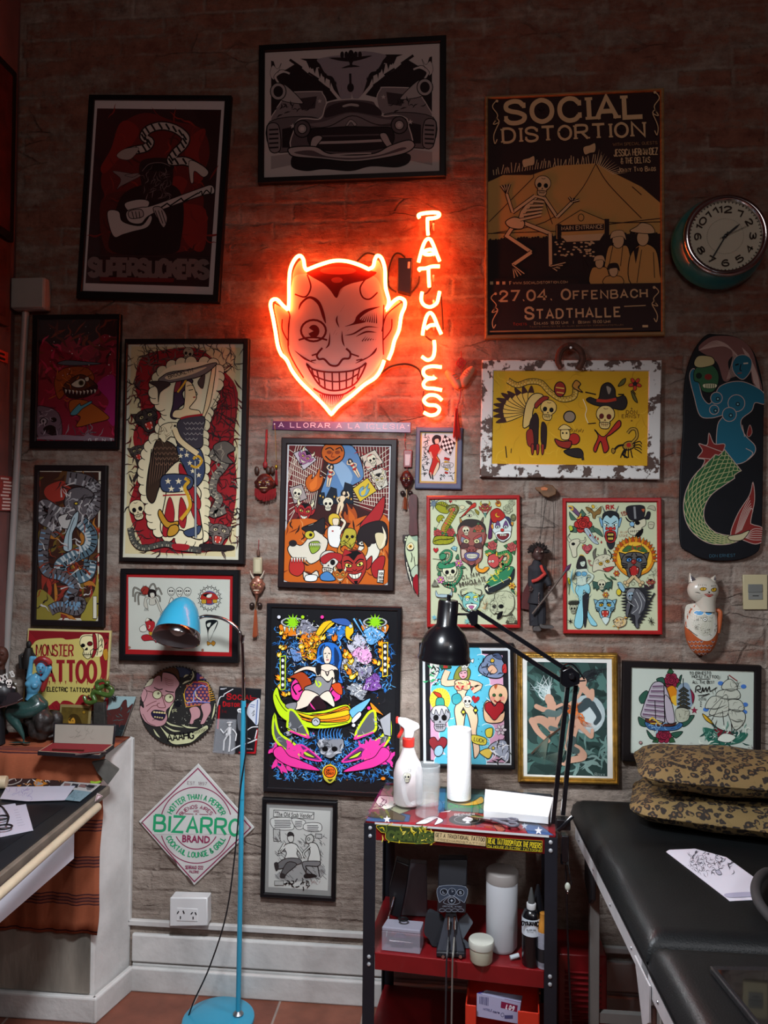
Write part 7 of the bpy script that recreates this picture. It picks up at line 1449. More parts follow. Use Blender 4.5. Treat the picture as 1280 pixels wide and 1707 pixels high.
for (x,y) in ((490,25),(520,20),(505,5),(505,40)):q=g(x,y,-0.02);mb.tube(cr([q+Vector((0.009*math.cos(k*PI/4),0,0.009*math.sin(k*PI/4))) for k in range(8)],True,3),0.0022,6,True)
link('knot',mb,REDC,t);cord(t,[g(505,-60,-0.008),g(508,-25,-0.016),g(505,0,-0.02)],0.0014);cord(t,[g(510,60,-0.03),g(505,200,-0.022),g(500,260,-0.034),g(475,345,-0.038)],0.0016);tassel(t,g(472,345,-0.040),0.108,0.011,mat('a82018',0.6),44,11)
# ---- painted knife
HND=mat('4a1c1c',0.5,var=0.25,vs=25,stretch=(4,4,1));kd=-0.012
t=thing('painted_knife','large kitchen knife with painted zombie blade, left of a red framed sheet','knife',tuple(g(170,1240,kd)))
link('handle',MB().prism([g(x,y,-0.024) for x,y in cr2(pts("135,985 150,958 185,960 193,1000 192,1120 196,1235 188,1245 135,1240 140,1120 132,1050"),True,4)],(0,0.018,0)),HND,t,bevel=0.003)
bl="100,1290 115,1255 135,1240 195,1245 200,1670 170,1640 130,1560 108,1460 100,1380"
link('blade',MB().prism([g(x,y,-0.016) for x,y in pts(bl)],(0,0.003,0)),mat('2a2a2a',0.4,0.5),t,smooth=0)
link('bolster',MB().box(g(110,1270,-0.012),(0.020,0.006,0.026)),mat('3a3030',0.5,0.6),t,bevel=0.002)
a=Art((650,600),4.27,(0,-0.0162,0),(0,-1,0));ZG='b9c4a0'
a.f(ZG,"112,1300 122,1262 140,1246 193,1250 196,1530 165,1540 140,1480 120,1420 108,1360",4);a.f('8aa08a',"150,1250 192,1250 194,1290 165,1280",0);a.e('4a4a4a',145,1335,26,26,o=4);a.f('d8d0a8',"120,1325 150,1300 170,1325 160,1350 130,1350",3);a.e('c99a3a',145,1328,13);a.e(K,147,1328,6)
a.l(K,6,"150,1370 158,1400 150,1440").l(K,5,"170,1400 180,1480");a.f('a9b8a0',"150,1500 195,1460 196,1540 160,1545",4);a.f('8e1420',"168,1550 196,1530 199,1668 180,1645 165,1600",0)
for k in range(5):a.l('e6e2cc',6,f"{118+k*9},{1440+k*34} {128+k*9},{1520+k*28}",t=1)
a.e(ZG,110,1280,9,o=3);a.e(ZG,115,1262,8,o=3);a.t=t;a.glass=None;finish(a,'zombie_painting')
# ---- marionette
g=cropper(855,800,6.444);md=-0.035
c=g(270,1100,md);t=thing('marionette','dark coated string puppet with wild hair and red sash between the two red frames','marionette',(c.x,0,c.z))
CO=mat('1c1c22',0.8,var=0.2,vs=60);SKN2=mat('3a221e',0.6,var=0.2,vs=60)
mb=MB();mb.tube([g(255,860,md),g(255,960,md),g(262,1080,md),g(258,1180,md),g(255,1250,md),g(250,1330,md)],[0.012,0.026,0.024,0.022,0.026,0.031],16)
mb.tube([g(200,920,md),g(195,1040,md),g(190,1150,md-0.004)],[0.013,0.012,0.010],10);mb.tube([g(315,930,md),g(360,1050,md-0.01),g(395,1140,md-0.02)],[0.013,0.012,0.010],10)
remesh(link('coat',mb,CO,t),0.004,3)
mb=MB();mb.tube([g(235,1310,md),g(230,1420,md),g(240,1560,md)],[0.020,0.019,0.021],10);mb.tube([g(295,1310,md),g(300,1420,md),g(295,1540,md)],[0.018,0.018,0.019],10);mb.add([g(200,1480,md-0.016),g(240,1480,md-0.02),g(185,1530,md-0.016)],[(0,1,2)]).add([g(320,1380,md-.016),g(345,1440,md-.016),g(365,1500,md-.016)],[(0,1,2)]);link('trousers',mb,CO,t)
mb=MB();c=g(270,790,md-0.006);mb.ball(c,(0.021,0.019,0.026));mb.ball(g(292,775,md-0.024),(0.006,0.008,0.006));mb.ball(g(285,845,md-0.016),(0.010,0.008,0.008));mb.ball(g(252,760,md-0.02),(0.006,0.005,0.003)).ball(g(318,760,md-0.018),(0.006,0.005,0.003));mb.ball(g(215,785,md-0.004),(0.005,0.004,0.009));remesh(link('head',mb,SKN2,t),0.0025,2)
link('eye',MB().ball(g(258,772,md-0.026),0.003,10,8),mat('b8a898',0.3),t);link('eye',MB().ball(g(310,772,md-0.024),0.003,10,8),mat('b8a898',0.3),t)
mb=MB();R=random.Random(8)
for k in range(90):
 an=R.uniform(-.3,3.5);p=c+Vector((0.019*math.cos(an),R.uniform(-.014,.012),0.020*abs(math.sin(an))+0.004));d=Vector((math.cos(an)+R.uniform(-.4,.4),R.uniform(-.5,.3),abs(math.sin(an))*.7+R.uniform(-.2,.3))).normalized();mb.tube([p,p+d*0.010,p+d*0.018+Vector((R.uniform(-.005,.005),0,R.uniform(-.006,.003)))],[0.0028,0.0024,0.0006],5)
o=link('hair',mb,mat('1a1210',0.9),t);o['kind']='stuff'
link('sash',MB().tube(cr([g(205,1090,md-.026),g(265,1070,md-.032),g(330,1020,md-.030),g(345,1005,md-.028)],False,5),[.006]*16,8),mat('a02a22',0.7),t);link('neck_scarf',MB().tube(cr([g(300,920,md-.024),g(318,970,md-.030),g(345,1010,md-.028)],False,5),[0.005]*11,8),mat('b03024',0.7),t)
link('coat_tail',MB().prism([g(x,y,md+.016) for x,y in pts("170,1080 95,1230 90,1380 190,1400 205,1250")],(0,0.004,0)),mat('4a1c1c',0.8),t)
for q,n in (("240,1560 215,1600 230,1630 305,1625 290,1580 265,1560",'boot'),("290,1540 330,1560 430,1570 435,1590 380,1600 300,1590",'boot')):link(n,MB().prism([g(x,y,md-.018) for x,y in cr2(pts(q),True,3)],(0,0.026,0)),mat('4a4442',0.6,var=0.2,vs=50),t,bevel=0.004)
link('staff',MB().tube([g(208,1440,md-.034),g(430,1160,md-.036),g(592,940,md-.036)],0.0036,8),mat('4a3c34',0.6,var=0.2,vs=40),t);link('spear_head',MB().tube([g(560,985,md-.036),g(590,945,md-.037),g(625,900,md-.037)],[0.004,0.008,0.001],8),mat('4a2c4a',0.5),t)
mb=MB()
for (x,y) in ((190,1160),(395,1150)):
 p=g(x,y,md-.018);mb.ball(p,(0.006,0.005,0.008))
 for k in range(4):mb.tube([p+Vector((-.004+k*.0028,-.003,-.005)),p+Vector((-.005+k*.003,-.006,-.010)),p+Vector((-.004+k*.0026,-.002,-.013))],0.0013,6)
 mb.tube([p+Vector((.005,-.002,0)),p+Vector((.008,-.005,-.006))],0.0016,6)
link('hands',mb,SKN2,t);mb=MB()
for k in range(9):q=g(280-(k % 2)*4,1225+k*16,md-.030);mb.tube(cr([q+Vector((0.0018*math.cos(j*PI/3),0,0.003*math.sin(j*PI/3))) for j in range(6)],True,3),0.0007,5,True)
link('chain',mb,CHROME,t)
mb=MB().prism([g(x,y,-0.040) for x,y in pts("240,80 300,75 370,45 430,60 470,110 460,160 380,190 320,170 290,130 250,110")],(0,0.014,0));link('control_bar',mb,mat('6a4a30',0.6,var=0.3,vs=40),t,bevel=0.003);link('control_tag',MB().prism([g(x,y,-0.0415) for x,y in pts("300,85 340,75 375,90 365,112 305,112")],(0,0.0012,0)),mat('b8683a',0.5),t,smooth=0)
for q in ("315,160 300,450 290,655","365,190 300,560 268,660","430,160 440,600 445,1090","460,170 442,500 405,1120","345,180 310,560 205,930"):cord(t,[g(x,y,-0.04) for x,y in pts(q)],0.0007,mat('1c1614',0.7),'string')
# ---- ceramic cat bottle figure
g=cropper(1120,930,8.0);cd=-0.035
t=thing('ceramic_cat','white ceramic cat figure with blue bra and orange scales, left of the light switch','figurine',tuple(g(410,1290,0)))
WC=mat('bcb5a6',0.3,var=0.06,vs=14,coat=0.3);OC=mat('a8522a',0.4,var=0.15,vs=20)
hc=g(412,430,cd);hr=(0.0515,0.034,0.046)
mb=MB();mb.ball(hc,hr,28,18);mb.lathe([(0.034,-0.03),(0.032,0.0),(0.035,0.02)],g(445,590,cd),(0,0,1),24)
for q,tip in (((235,315),(238,200)),((575,310),(580,230))):
 b=g(q[0]+35*(1 if q[0]<400 else-1),q[1],cd);mb.tube([b,(b+g(tip[0],tip[1],cd))/2,g(tip[0],tip[1],cd)],[0.013,0.008,0.001],10)
link('head',mb,WC,t,smooth=60)
for s_,n in (("250,225 318,290 262,308",0),("575,240 588,300 560,290",0)):link('inner_ear',MB().prism([g(x,y,cd-.014) for x,y in pts(s_)],(0,0.002,0)),mat('4a4248',0.5),t,smooth=0)
bc=g(395,950,cd);br=(0.0555,0.036,0.090)
link('body',MB().ball(bc,br,32,22),OC,t,smooth=60)
link('arm',MB().tube(cr([g(580,700,cd),g(640,720,cd-.006),g(635,850,cd-.008),g(612,1000,cd-.01)],False,5),0.0075,10),OC,t)
a=Art((1120,930),8.0,(0,cd,0),(0,-1,0));a.warp=ellipsoid_warp(bc,br)
patch(a,'c6c3b6',"190,640 280,610 450,600 560,620 590,720 600,860 590,1000 520,1090 430,1105 340,1060 230,960 178,900 170,760",9);patch(a,'b3b1a0',"265,700 430,690 545,700 550,860 530,990 440,1050 350,1000 270,900",7)
for q in ("290,735 320,705 360,710 400,700 425,735 390,765 330,760","440,740 460,705 500,700 530,715 530,750 480,765"):patch(a,'4f93c4',q,3);a.l('e6e4da',7,q,cl=True)
a.tx(K,'NO! YOUR SOUL',262,632,560,655,24,.9)
R=random.Random(5)
for q in ("220,950 280,1000 340,1040","200,920 190,900"):a.l(K,8,q)
curls(a,[K,'4a4a44'],22,305,780,525,845,3,4,26);curls(a,[K],12,310,890,380,960,4,4,30);curls(a,[K,'5a5a50'],18,390,950,520,1030,5,4,26);curls(a,[K],10,560,860,590,1000,6,4,26);curls(a,[K],10,190,680,240,800,7,3,26);a.e('e6e4da',437,820,26,22,o=5);a.e(K,437,820,9)
for i in range(9):
 for j in range(6):
  x=190+i*50+(j % 2)*25;y=1000+j*52
  if y>1060+(x-180)*.1 if x<430 else y>1130-(x-430)*.35:
   if ((x-395)/205)**2+((y-960)/345)**2<.9:a.l('c9b0a0',5,[(x-24,y),(x,y+26),(x+24,y)]);a.l('5a5a72',9,[(x-14,y+4),(x,y+14),(x+14,y+4)])
a.t=t;a.glass=None;finish(a,'body_painting',rough=0.35)
a=Art((1120,930),8.0,(0,cd,0),(0,-1,0));a.warp=ellipsoid_warp(hc,hr)
for q,px in (("372,415 410,392 458,405 440,432 395,435",418),("522,425 550,402 588,405 580,440 540,448",555)):a.f('c2982a',q,7);a.l(K,8,[(px,400),(px-3,430)])
for k in range(5):a.l(K,4,f"{360+k*24},{380-k%2*4} {352+k*24},{352}",0);a.l(K,4,f"{525+k*13},{388-k*2} {522+k*14},{365}",0)
for q in ("305,458 350,462 380,475","320,500 400,498","328,528 400,522","555,498 595,482","560,515 600,505","550,530 580,545"):a.l(K,9,q,t=2)
a.f(K,"480,450 508,450 495,475",sm=0);a.l('9a2a24',9,"430,488 470,482 495,492 520,485 550,495");a.f('a8302a',"440,495 495,500 540,498 495,520");a.l(K,3,"470,470 495,490")
a.t=t;a.glass=None;finish(a,'face_painting',rough=0.35)
# ---- light switch
q=[g(948,225,-0.010),g(1275,222,-0.010),g(1275,690,-0.010),g(955,690,-0.010)]
t=thing('light_switch','cream wall switch plate with grey rockers at the right edge beside the cat','light switch',tuple(sum(q,Vector())/4))
link('plate',MB().prism(q,(0,0.010,0)),mat('b8ac88',0.4),t,bevel=0.002);link('rocker',MB().prism([g(x,y,-0.0135) for x,y in pts("1018,352 1208,352 1210,455 1018,462")],(0,0.004,0)),mat('6f706c',0.35),t,bevel=0.001);link('rocker',MB().prism([g(x,y,-0.012) for x,y in pts("1018,465 1210,458 1213,556 1022,558")],(0,0.003,0)),mat('7a7b76',0.35),t,bevel=0.001)
link('rocker_mark',MB().tube([g(1075,505,-0.0125),g(1155,505,-0.0125)],0.0012,6),BLACK,t)
# ---- wall outlet on a surface box
g=cropper(0,1250,2.977)
q=[g(x,y,-0.055) for x,y in pts("843,733 1028,735 1030,875 840,878")]
t=thing('wall_outlet','white double wall outlet on a surface box below the diamond sign','outlet',tuple(sum(q,Vector())/4))
W_=mat('cfcfcf',0.35,var=0.06,vs=20)
link('box',MB().prism([g(x,y,-0.045) for x,y in pts("848,730 1030,735 1030,872 846,872")],(0,0.044,0)),W_,t,bevel=0.003);link('face_plate',MB().prism(q,(0,0.010,0)),mat('d6d6d6',0.3),t,bevel=0.004)
link('socket_panel',MB().prism([g(x,y,-0.057) for x,y in pts("878,785 980,790 980,852 876,848")],(0,0.002,0)),mat('dcdcdc',0.3),t,bevel=0.0008)
for s_ in ("880,812 887,800","908,798 914,812","895,825 895,838","948,815 956,806","968,806 974,818","958,828 958,840"):link('slot',MB().tube([g(x,y,-0.0572) for x,y in pts(s_)],0.0022,6),BLACK,t)
# ---- left wall posters, seen edge-on
def lw(px,py):return atx(px,py,XL+0.012)
for (tl,bl_,nm,lab,c1,c2) in (((24,122),(14,402),'framed_print','dark framed red picture on the left side wall, upper one at the frame edge','3a1214','4a1614'),((14,408),(10,545),'framed_print','orange edged picture on the left side wall under the dark red one','2a1012','4a1a14')):
 a0,b0=lw(*tl),lw(*bl_);L_=0.62
 t=thing(nm,lab,'framed picture',(XL,a0.y-L_/2,b0.z));y0,y1=a0.y,a0.y-L_
 link('frame',MB().box((XL+0.012,(y0+y1)/2,(a0.z+b0.z)/2),(0.022,L_,a0.z-b0.z)),FD if c1 == '3a1214' else mat('4a2418',0.5),t,bevel=0.003);link('print',MB().box((XL+0.0235,(y0+y1)/2,(a0.z+b0.z)/2),(0.002,L_-0.06,a0.z-b0.z-0.06)),mat(c2,0.5,var=0.5,vs=14),t,smooth=0)
for (x0,y0,x1,y1,c,lab) in ((0,588,15,606,'c2402a','small orange card on the left side wall above the stickers'),(0,795,22,852,'8a3a34','red and white lettered sticker sheet on the left side wall by the conduit')):
 a0,b0=lw(x1,y0),lw(x1,y1);yy=a0.y;h_=a0.z-b0.z
 t=thing('sticker',lab,'sticker',(XL,yy-.1,b0.z));link('sheet',MB().box((XL+0.005,yy-0.11,(a0.z+b0.z)/2),(0.008,0.22,h_)),mat(c,0.5),t,smooth=0)
 R=random.Random(y0);mb=MB()
 for k in range(10 if h_>.08 else 2):mb.box((XL+0.0095,yy-0.03-R.random()*.02,b0.z+h_*(k+.6)/(10.4 if h_>.08 else 2.4)),(0.001,0.05,h_*.05 if h_>.08 else h_*.2))
 o=link('print_lines',mb,mat('d8c8c0' if h_>.08 else '1a1010',0.5),t,smooth=0)
# ---------------------------------------------------------------- left corner: textile, desk, figurines
def striped():
 m=bpy.data.materials.new('striped_textile');m.use_nodes=True;nt=m.node_tree;N=nt.nodes.new;L=nt.links.new;b=nt.nodes['Principled BSDF'];b.inputs['Roughness'].default_value=0.95;b.inputs['Specular IOR Level'].default_value=0.1
 uv=N('ShaderNodeUVMap');sx=N('ShaderNodeSeparateXYZ');L(uv.outputs[0],sx.inputs[0])
 r=N('ShaderNodeValToRGB');r.color_ramp.interpolation='CONSTANT';md=N('ShaderNodeMath');md.operation='FRACT';L(sx.outputs[1],md.inputs[0]);L(md.outputs[0],r.inputs[0])
 el=r.color_ramp.elements;OR_,PU=rgb('97543a'),rgb('38222c');el[0].position=0;el[0].color=OR_;el[1].position=.44;el[1].color=PU
 for k,(p,c) in enumerate(((.47,rgb('8a4a34')),(.53,PU),(.56,rgb('7a4436')),(.62,PU),(.65,rgb('8a4a34')),(.71,PU),(.74,OR_))):e=el.new(p);e.color=c
 w=N('ShaderNodeTexWave');w.inputs['Scale'].default_value=160;w.inputs['Distortion'].default_value=1;L(uv.outputs[0],w.inputs['Vector'])
 bp=N('ShaderNodeBump');bp.inputs['Strength'].default_value=0.35;bp.inputs['Distance'].default_value=0.002;L(w.outputs[0],bp.inputs['Height']);L(bp.outputs[0],b.inputs['Normal'])
 n=N('ShaderNodeTexNoise');n.inputs['Scale'].default_value=90;L(uv.outputs[0],n.inputs['Vector']);mx=N('ShaderNodeMix');mx.data_type='RGBA';mx.blend_type='OVERLAY';mx.inputs[0].default_value=0.25;L(r.outputs[0],mx.inputs[6]);L(n.outputs[0],mx.inputs[7]);L(mx.outputs[2],b.inputs['Base Color']);return m
# cloth: over the ledge top, down its front
prof=[(-0.02,LZ+0.003),(-0.10,LZ+0.004),(-0.19,LZ+0.004),(LEB.y-0.016,LZ-0.002),(LEB.y-0.026,LZ-0.03)];zb=aty(150,1555,-0.22).z
prof += [(LEB.y-0.028-0.004*math.sin(k*1.3),LZ-0.03-(LZ-0.03-zb)*(k/14)) for k in range(1,15)]
mb=MB();nu=26;uvs=[]
acc=[0]
for i in range(1,len(prof)):acc.append(acc[-1]+math.hypot(prof[i][0]-prof[i-1][0],prof[i][1]-prof[i-1][1]))
vs=[]
for j,(y,z) in enumerate(prof):
 xr=-1.172-0.012*max(0,(acc[j]-.2)/.5)+.004*math.sin(j*.9)
 for i in range(nu+1):
  u=i/nu;x=XL+0.004+(xr-XL-0.004)*u;vs.append(Vector((x,y-(0.006*math.sin(u*21+j*.2)+.004*math.sin(u*47))*(1 if j>3 else 0),z+(.003*math.sin(u*17) if j == len(prof)-1 else 0))));uvs.append((u*0.5,acc[j]/0.125+.06))
mb.add(vs,[(j*(nu+1)+i,j*(nu+1)+i+1,(j+1)*(nu+1)+i+1,(j+1)*(nu+1)+i) for j in range(len(prof)-1) for i in range(nu)])
o=link('striped_textile',mb,striped(),loc=(-1.4,-0.1,LZ),smooth=80);tag(o,'orange striped woven textile draped over the white ledge in the left corner','textile')
me=o.data;ul=me.uv_layers.new(name='UVMap')
for lp in me.loops:ul.data[lp.index].uv=uvs[lp.vertex_index]
sd=o.modifiers.new('thick','SOLIDIFY');sd.thickness=0.003;sd.offset=1
TZ=LZ+0.0085
# desk
DZ=0.81;d0=atz(176,1309,DZ);dr=-1.094;YB=-0.252
t=thing('drawing_desk','black topped desk with beige rounded edge at the left frame edge','desk',(XL+0.3,-0.8,0))
link('desk_top',MB().hexa([(XL+0.01,YB,DZ-0.03),(XL+0.01,-1.5,DZ-0.03),(dr,-1.5,DZ-0.03),(dr-0.045,YB,DZ-0.03)],[(XL+0.01,YB,DZ-0.004),(XL+0.01,-1.5,DZ-0.004),(dr,-1.5,DZ-0.004),(dr-0.045,YB,DZ-0.004)]),mat('6a6055',0.5,var=0.3,vs=20),t,smooth=0,bevel=0.003)
e0,e1=atz(163,1345,DZ-.012),atz(0,1490,DZ-.012)
link('edge_moulding',MB().tube([e0,e0+(e1-e0)*.5,e1+(e1-e0)*.8],0.0125,12),mat('b3a58c',0.4,var=0.08,vs=30),t)
m0=[atz(x,y,DZ) for x,y in ((176,1310),(0,1455),(0,1420),(110,1345))]
link('cutting_mat',MB().prism([(XL+0.02,YB-.008,DZ-.0035),(XL+0.02,-1.45,DZ-.0035),(dr-0.018,-1.45,DZ-.0035),(dr-0.055,YB-.008,DZ-.0035)],(0,0,0.0035)),mat('1b1e22',0.35,var=0.15,vs=25),t,smooth=0,bevel=0.001)
link('mat_sheet',MB().prism([atz(x,y,DZ+.0002) for x,y in ((0,1420),(108,1345),(60,1335),(0,1338))],(0,0,0.0012)),mat('17191d',0.3,var=0.1,vs=20),t,smooth=0)
link('apron',MB().hexa([(dr-0.05,-0.52,DZ-.13),(dr-0.05,-1.5,DZ-.13),(dr-0.032,-1.5,DZ-.13),(dr-0.032,-0.52,DZ-.13)],[(dr-0.05,-0.52,DZ-.03),(dr-0.05,-1.5,DZ-.03),(dr-0.032,-1.5,DZ-.03),(dr-0.032,-0.52,DZ-.03)]),mat('c2c2cc',0.5),t,smooth=0)
for y in (-0.56,-1.44):link('leg',MB().box((XL+0.08,y,(DZ-.03)/2),(0.04,0.04,DZ-.03)),mat('4a4a4e',0.4,0.5),t,smooth=0)
# flat things on the desk
k2=5.565;dz=lambda x,y,z=DZ+.002:atz(x/k2,1250+y/k2,z)
def sheet(name,lab,cat,P,col,z=DZ+.002,th=.0008,art=None,group=None):
 q=[dz(x,y,z) for x,y in pts(P)];c=sum(q,Vector())/len(q);t_=thing(name,lab,cat,tuple(c),group);n=1 if (q[1]-q[0]).cross(q[2]-q[0]).z>0 else-1
 link('sheet',MB().prism(q,(0,0,th)),mat(col,0.6),t_,smooth=0)
 if art:
  a=Art((0,1250),k2,(0,0,z+th+.0001),(0,0,1),quad=[(x/k2,1250+y/k2) for x,y in pts(P)]);art(a);a.t=t_;a.glass=None;finish(a)
 return t_
def ar1(a):a.m(flame,380,310,70,90,1,c='b8742a',d='8a8a90');curls(a,['c9c4c0','2a1a1a','b8742a'],26,190,275,570,335,3,7,50);a.l('a8a49c',8,"60,300 120,270 200,250 190,290 120,320 60,325");a.l('a8a49c',7,"70,285 130,265 150,290")
sheet('sticker_sheet','dark sticker sheet with orange flame along the far edge of the desk','sticker',"0,215 560,285 600,300 560,338 0,350",'241a1c',DZ+.002,.001,ar1)
def ar2(a):
 for k in range(4):a.f('2a2a30' if k % 2 else '7a5a58',f"{600+k*75},{308+k*5} {655+k*75},{314+k*5} {640+k*75},{352} {585+k*70},{342}",2,sm=0)
 for k in range(5):a.l('1c1c20',6,f"{790+k*4},{330+k*10} {900-k*14},{334+k*9}",0)
sheet('printed_page','page of small printed pictures at the far right corner of the desk','paper',"600,295 940,318 850,392 690,376 560,335",'a8a4a2',DZ+.0035,.0008,ar2)
sheet('envelope','pale blue paper lying under the white sheet near the desk corner','paper',"690,372 850,392 740,480 600,465",'6f8790',DZ+.0048,.0008,lambda a:curls(a,['4a606a'],14,660,400,760,450,4,3,50))
sheet('paper_sheet','white paper sheet lying across the far end of the desk','paper',"60,345 700,335 600,468 250,478 0,455",'b4b1bd',DZ+.006,.0008,lambda a:curls(a,['9a92b0'],24,60,360,300,440,5,5,60,2))
sheet('note_paper','small white note paper under the black glasses on the desk','paper',"30,515 140,498 150,520 240,505 308,748 0,812 0,520",'b0aebb',DZ+.003,.0008,lambda a:[a.l('8a8898',3,f"{130+k*6},{560+k*24} {250+k*6},{540+k*24}",0) for k in range(7)])
def ar3(a):a.f('c9b9b9',"905,420 945,430 890,470",6,'6a2a3a',sm=0)
sheet('sticker','small triangular sticker on the dark corner of the desk','sticker',"900,400 955,430 880,482",'b8a8a8',DZ+.002,.0006,ar3)
t=thing('reading_glasses','black glasses lying on the note paper at the left edge','glasses',tuple(dz(40,660)))
mb=MB()
for (x,y) in ((10,630),(40,715)):q=dz(x,y,DZ+.014);mb.tube(cr([q+Vector((0.021*math.cos(k*PI/5),0.017*math.sin(k*PI/5),0)) for k in range(10)],True,3),0.0028,8,True)
link('frame',mb,BLACK,t);link('temple',MB().tube(cr([dz(60,690,DZ+.014),dz(80,620,DZ+.01),dz(30,540,DZ+.006),dz(0,520,DZ+.006)],False,4),0.0026,8),BLACK,t)
o=link('rolled_paper',MB().lathe([(0.0,-.002),(.02,0),(.021,.004),(.021,.12),(.02,.124)],dz(62,300,DZ+.022),(-1,-.25,.02),24),mat('b8a688',0.5),loc=tuple(dz(20,300,DZ)));tag(o,'beige rolled paper lying at the far left end of the desk','paper roll')
# grey folded pouch and green token at the cloth corner
q=[aty(x/k2,1250+y/k2,d) for x,y,d in ((848,118,-.250),(975,95,-.245),(1105,190,-.225),(1000,328,-.250),(900,215,-.256))]
o=link('folded_pouch',MB().prism(q,(0.0,0.006,0.004)),mat('4a4742',0.8,var=0.2,vs=40,bump=.3,bs=90),loc=tuple(q[0]),bevel=0.002);tag(o,'grey cloth pouch hanging over the right corner of the ledge','pouch')
o=link('green_token',MB().lathe([(0.019,0),(0.020,.003),(.015,.005)],dz(895,290,DZ+.004),(0,-.3,1),24),mat('7d9a2a',0.4),loc=tuple(dz(895,290,DZ)));tag(o,'small round green token at the far right corner of the desk','token')
# ---- open pen case
kk=5.504;gl=lambda x,y,d:aty(x/kk,1020+y/kk,d);tz=lambda x,y,z=TZ:atz(x/kk,1020+y/kk,z)
CB=mat('17141a',0.5,var=.15,vs=30)
b=[tz(340,1318),tz(920,1352),tz(1050,1255),tz(470,1240)]
t=thing('pen_case','open black pen case with red lining on the textile covered ledge','pen case',tuple(sum(b,Vector())/4))
link('tray',MB().prism(b,(0,0,0.014)),CB,t,bevel=.003)
c_=sum(b,Vector())/4;b2=[c_+(p-c_)*.93+Vector((0,0,.0142)) for p in b];link('tray_border',MB().prism([c_+(p-c_)*.97+Vector((0,0,.0138)) for p in b],(0,0,.0008)),mat('b09a80',.5),t,smooth=0);link('lining',MB().prism(b2,(0,0,.0012)),mat('7a1a20',0.8),t,smooth=0)
yb=max(b[2].y,b[3].y)-.003;lid=[Vector((b[3].x+.002,yb,TZ+.012)),Vector((b[2].x,yb,TZ+.012)),gl(1065,1040,yb+.006),gl(490,1025,yb+.006)]
link('lid',MB().prism(lid,(0,0.006,0.002)),CB,t,bevel=.003);lc=sum(lid,Vector())/4;link('lid_lining',MB().prism([lc+(p-lc)*.94+Vector((0,-.0012,0)) for p in lid],(0,.001,0)),mat('9c9488',.6,var=.05,vs=10),t,smooth=0)
a=Art((0,1020),kk,lc+Vector((0,-.0016,0)),(lid[1]-lid[0]).cross(lid[3]-lid[0]));curls(a,['7d766c'],14,680,1095,830,1150,3,3,60);a.t=t;a.glass=None;finish(a,'lid_stamp')
mb=MB()
o1=MB().tube([tz(480,1262,TZ+.019),tz(770,1270,TZ+.019)],0.0028,8);tag(link('pen',o1,mat('5a2a22',.3,.4),loc=tuple(tz(480,1262,TZ+.015))),'slim dark pen lying along the back of the open pen case','pen')
o1=MB().tube([tz(690,1310,TZ+.019),tz(975,1282,TZ+.019)],0.0032,8);tag(link('pen',o1,mat('3a2420',.3,.4),loc=tuple(tz(690,1310,TZ+.015))),'dark brown pen lying slanted at the front of the pen case','pen')
# small gold framed picture, printed stand
q=[gl(550,850,-.035),gl(838,860,-.035),gl(822,1040,-.046),gl(535,1025,-.046)];low=Vector((0,-.005,-.055))
t=thing('small_gold_frame','small square gold framed portrait standing behind the pen case','framed picture',tuple(q[3]+low))
q=[q[0],q[1],q[2]+low,q[3]+low];c_=sum(q,Vector())/4
link('frame',MB().prism(q,(0,.008,0)),mat('9a8a5a',.4,.3),t,bevel=.002);link('picture',MB().prism([c_+(p-c_)*.86+Vector((0,-.0012,0)) for p in q],(0,.001,0)),mat('5a4818',.5,var=.4,vs=40),t,smooth=0)
a=Art((0,1020),kk,c_+Vector((0,-.0016,0)),(q[1]-q[0]).cross(q[3]-q[0]));a.f('3a2c10',"620,1040 640,950 700,940 740,990 740,1060 620,1060");a.e('b8862c',658,1005,32,40);a.f('3a2c10',"630,990 660,960 690,980 670,970 640,1000");a.e(K,648,1000,5).e(K,668,1000,5);a.e('8a6a20',770,920,16,o=3);a.t=t;a.glass=None;finish(a,'portrait')
q=[gl(960,770,-.02),gl(1248,778,-.02),gl(1112,1228,-.045),gl(905,1210,-.045)]
q[2].z=q[3].z=TZ+.001;t=thing('printed_stand','leaning clear stand with a printed red mountain picture, right end of the ledge','display stand',tuple(q[2]));n_=(q[1]-q[0]).cross(q[3]-q[0]).normalized()
if n_.y>0:n_=-n_
link('panel',MB().prism(q,-n_*.004),mat('7f9494',.2,coat=.5),t,smooth=0)
a=Art((0,1020),kk,q[0]+n_*.0004,n_,quad=[(x/kk,1020+y/kk) for x,y in ((960,770),(1248,778),(1112,1270),(900,1240))])
a.Q=a.orient([((p-a.P).dot(a.u),(p-a.P).dot(a.w)) for p in q]);a.f('8aa2a4',"950,770 1250,770 1200,920 900,930",sm=0);a.f('4a2422',"900,930 1000,900 1090,880 1130,820 1160,810 1170,880 1220,850 1160,1060 900,1060",3);a.f('1f2326',"880,1030 1180,1040 1110,1280 860,1260",sm=0);curls(a,['3f5a5a','5a2a28','2a3a3c'],40,930,900,1180,1240,6,8,50);a.f('a8323c',"965,800 995,790 985,890 930,1030 905,1040 920,960",3);a.t=t;a.glass=None;finish(a)
mb=MB();s0=gl(1055,790,-.032)
for k in range(6):an=k*PI/3;mb.tube([s0,s0+Vector((.006*math.cos(an),-.003,.006*math.sin(an))),s0+Vector((.011*math.cos(an+.3),-.001,.011*math.sin(an+.3)))],[.003,.002,.0008],6)
tag(link('black_starfish',mb,BLACK,loc=tuple(s0)),'small black spiky star figure on the top edge of the printed stand','figurine')
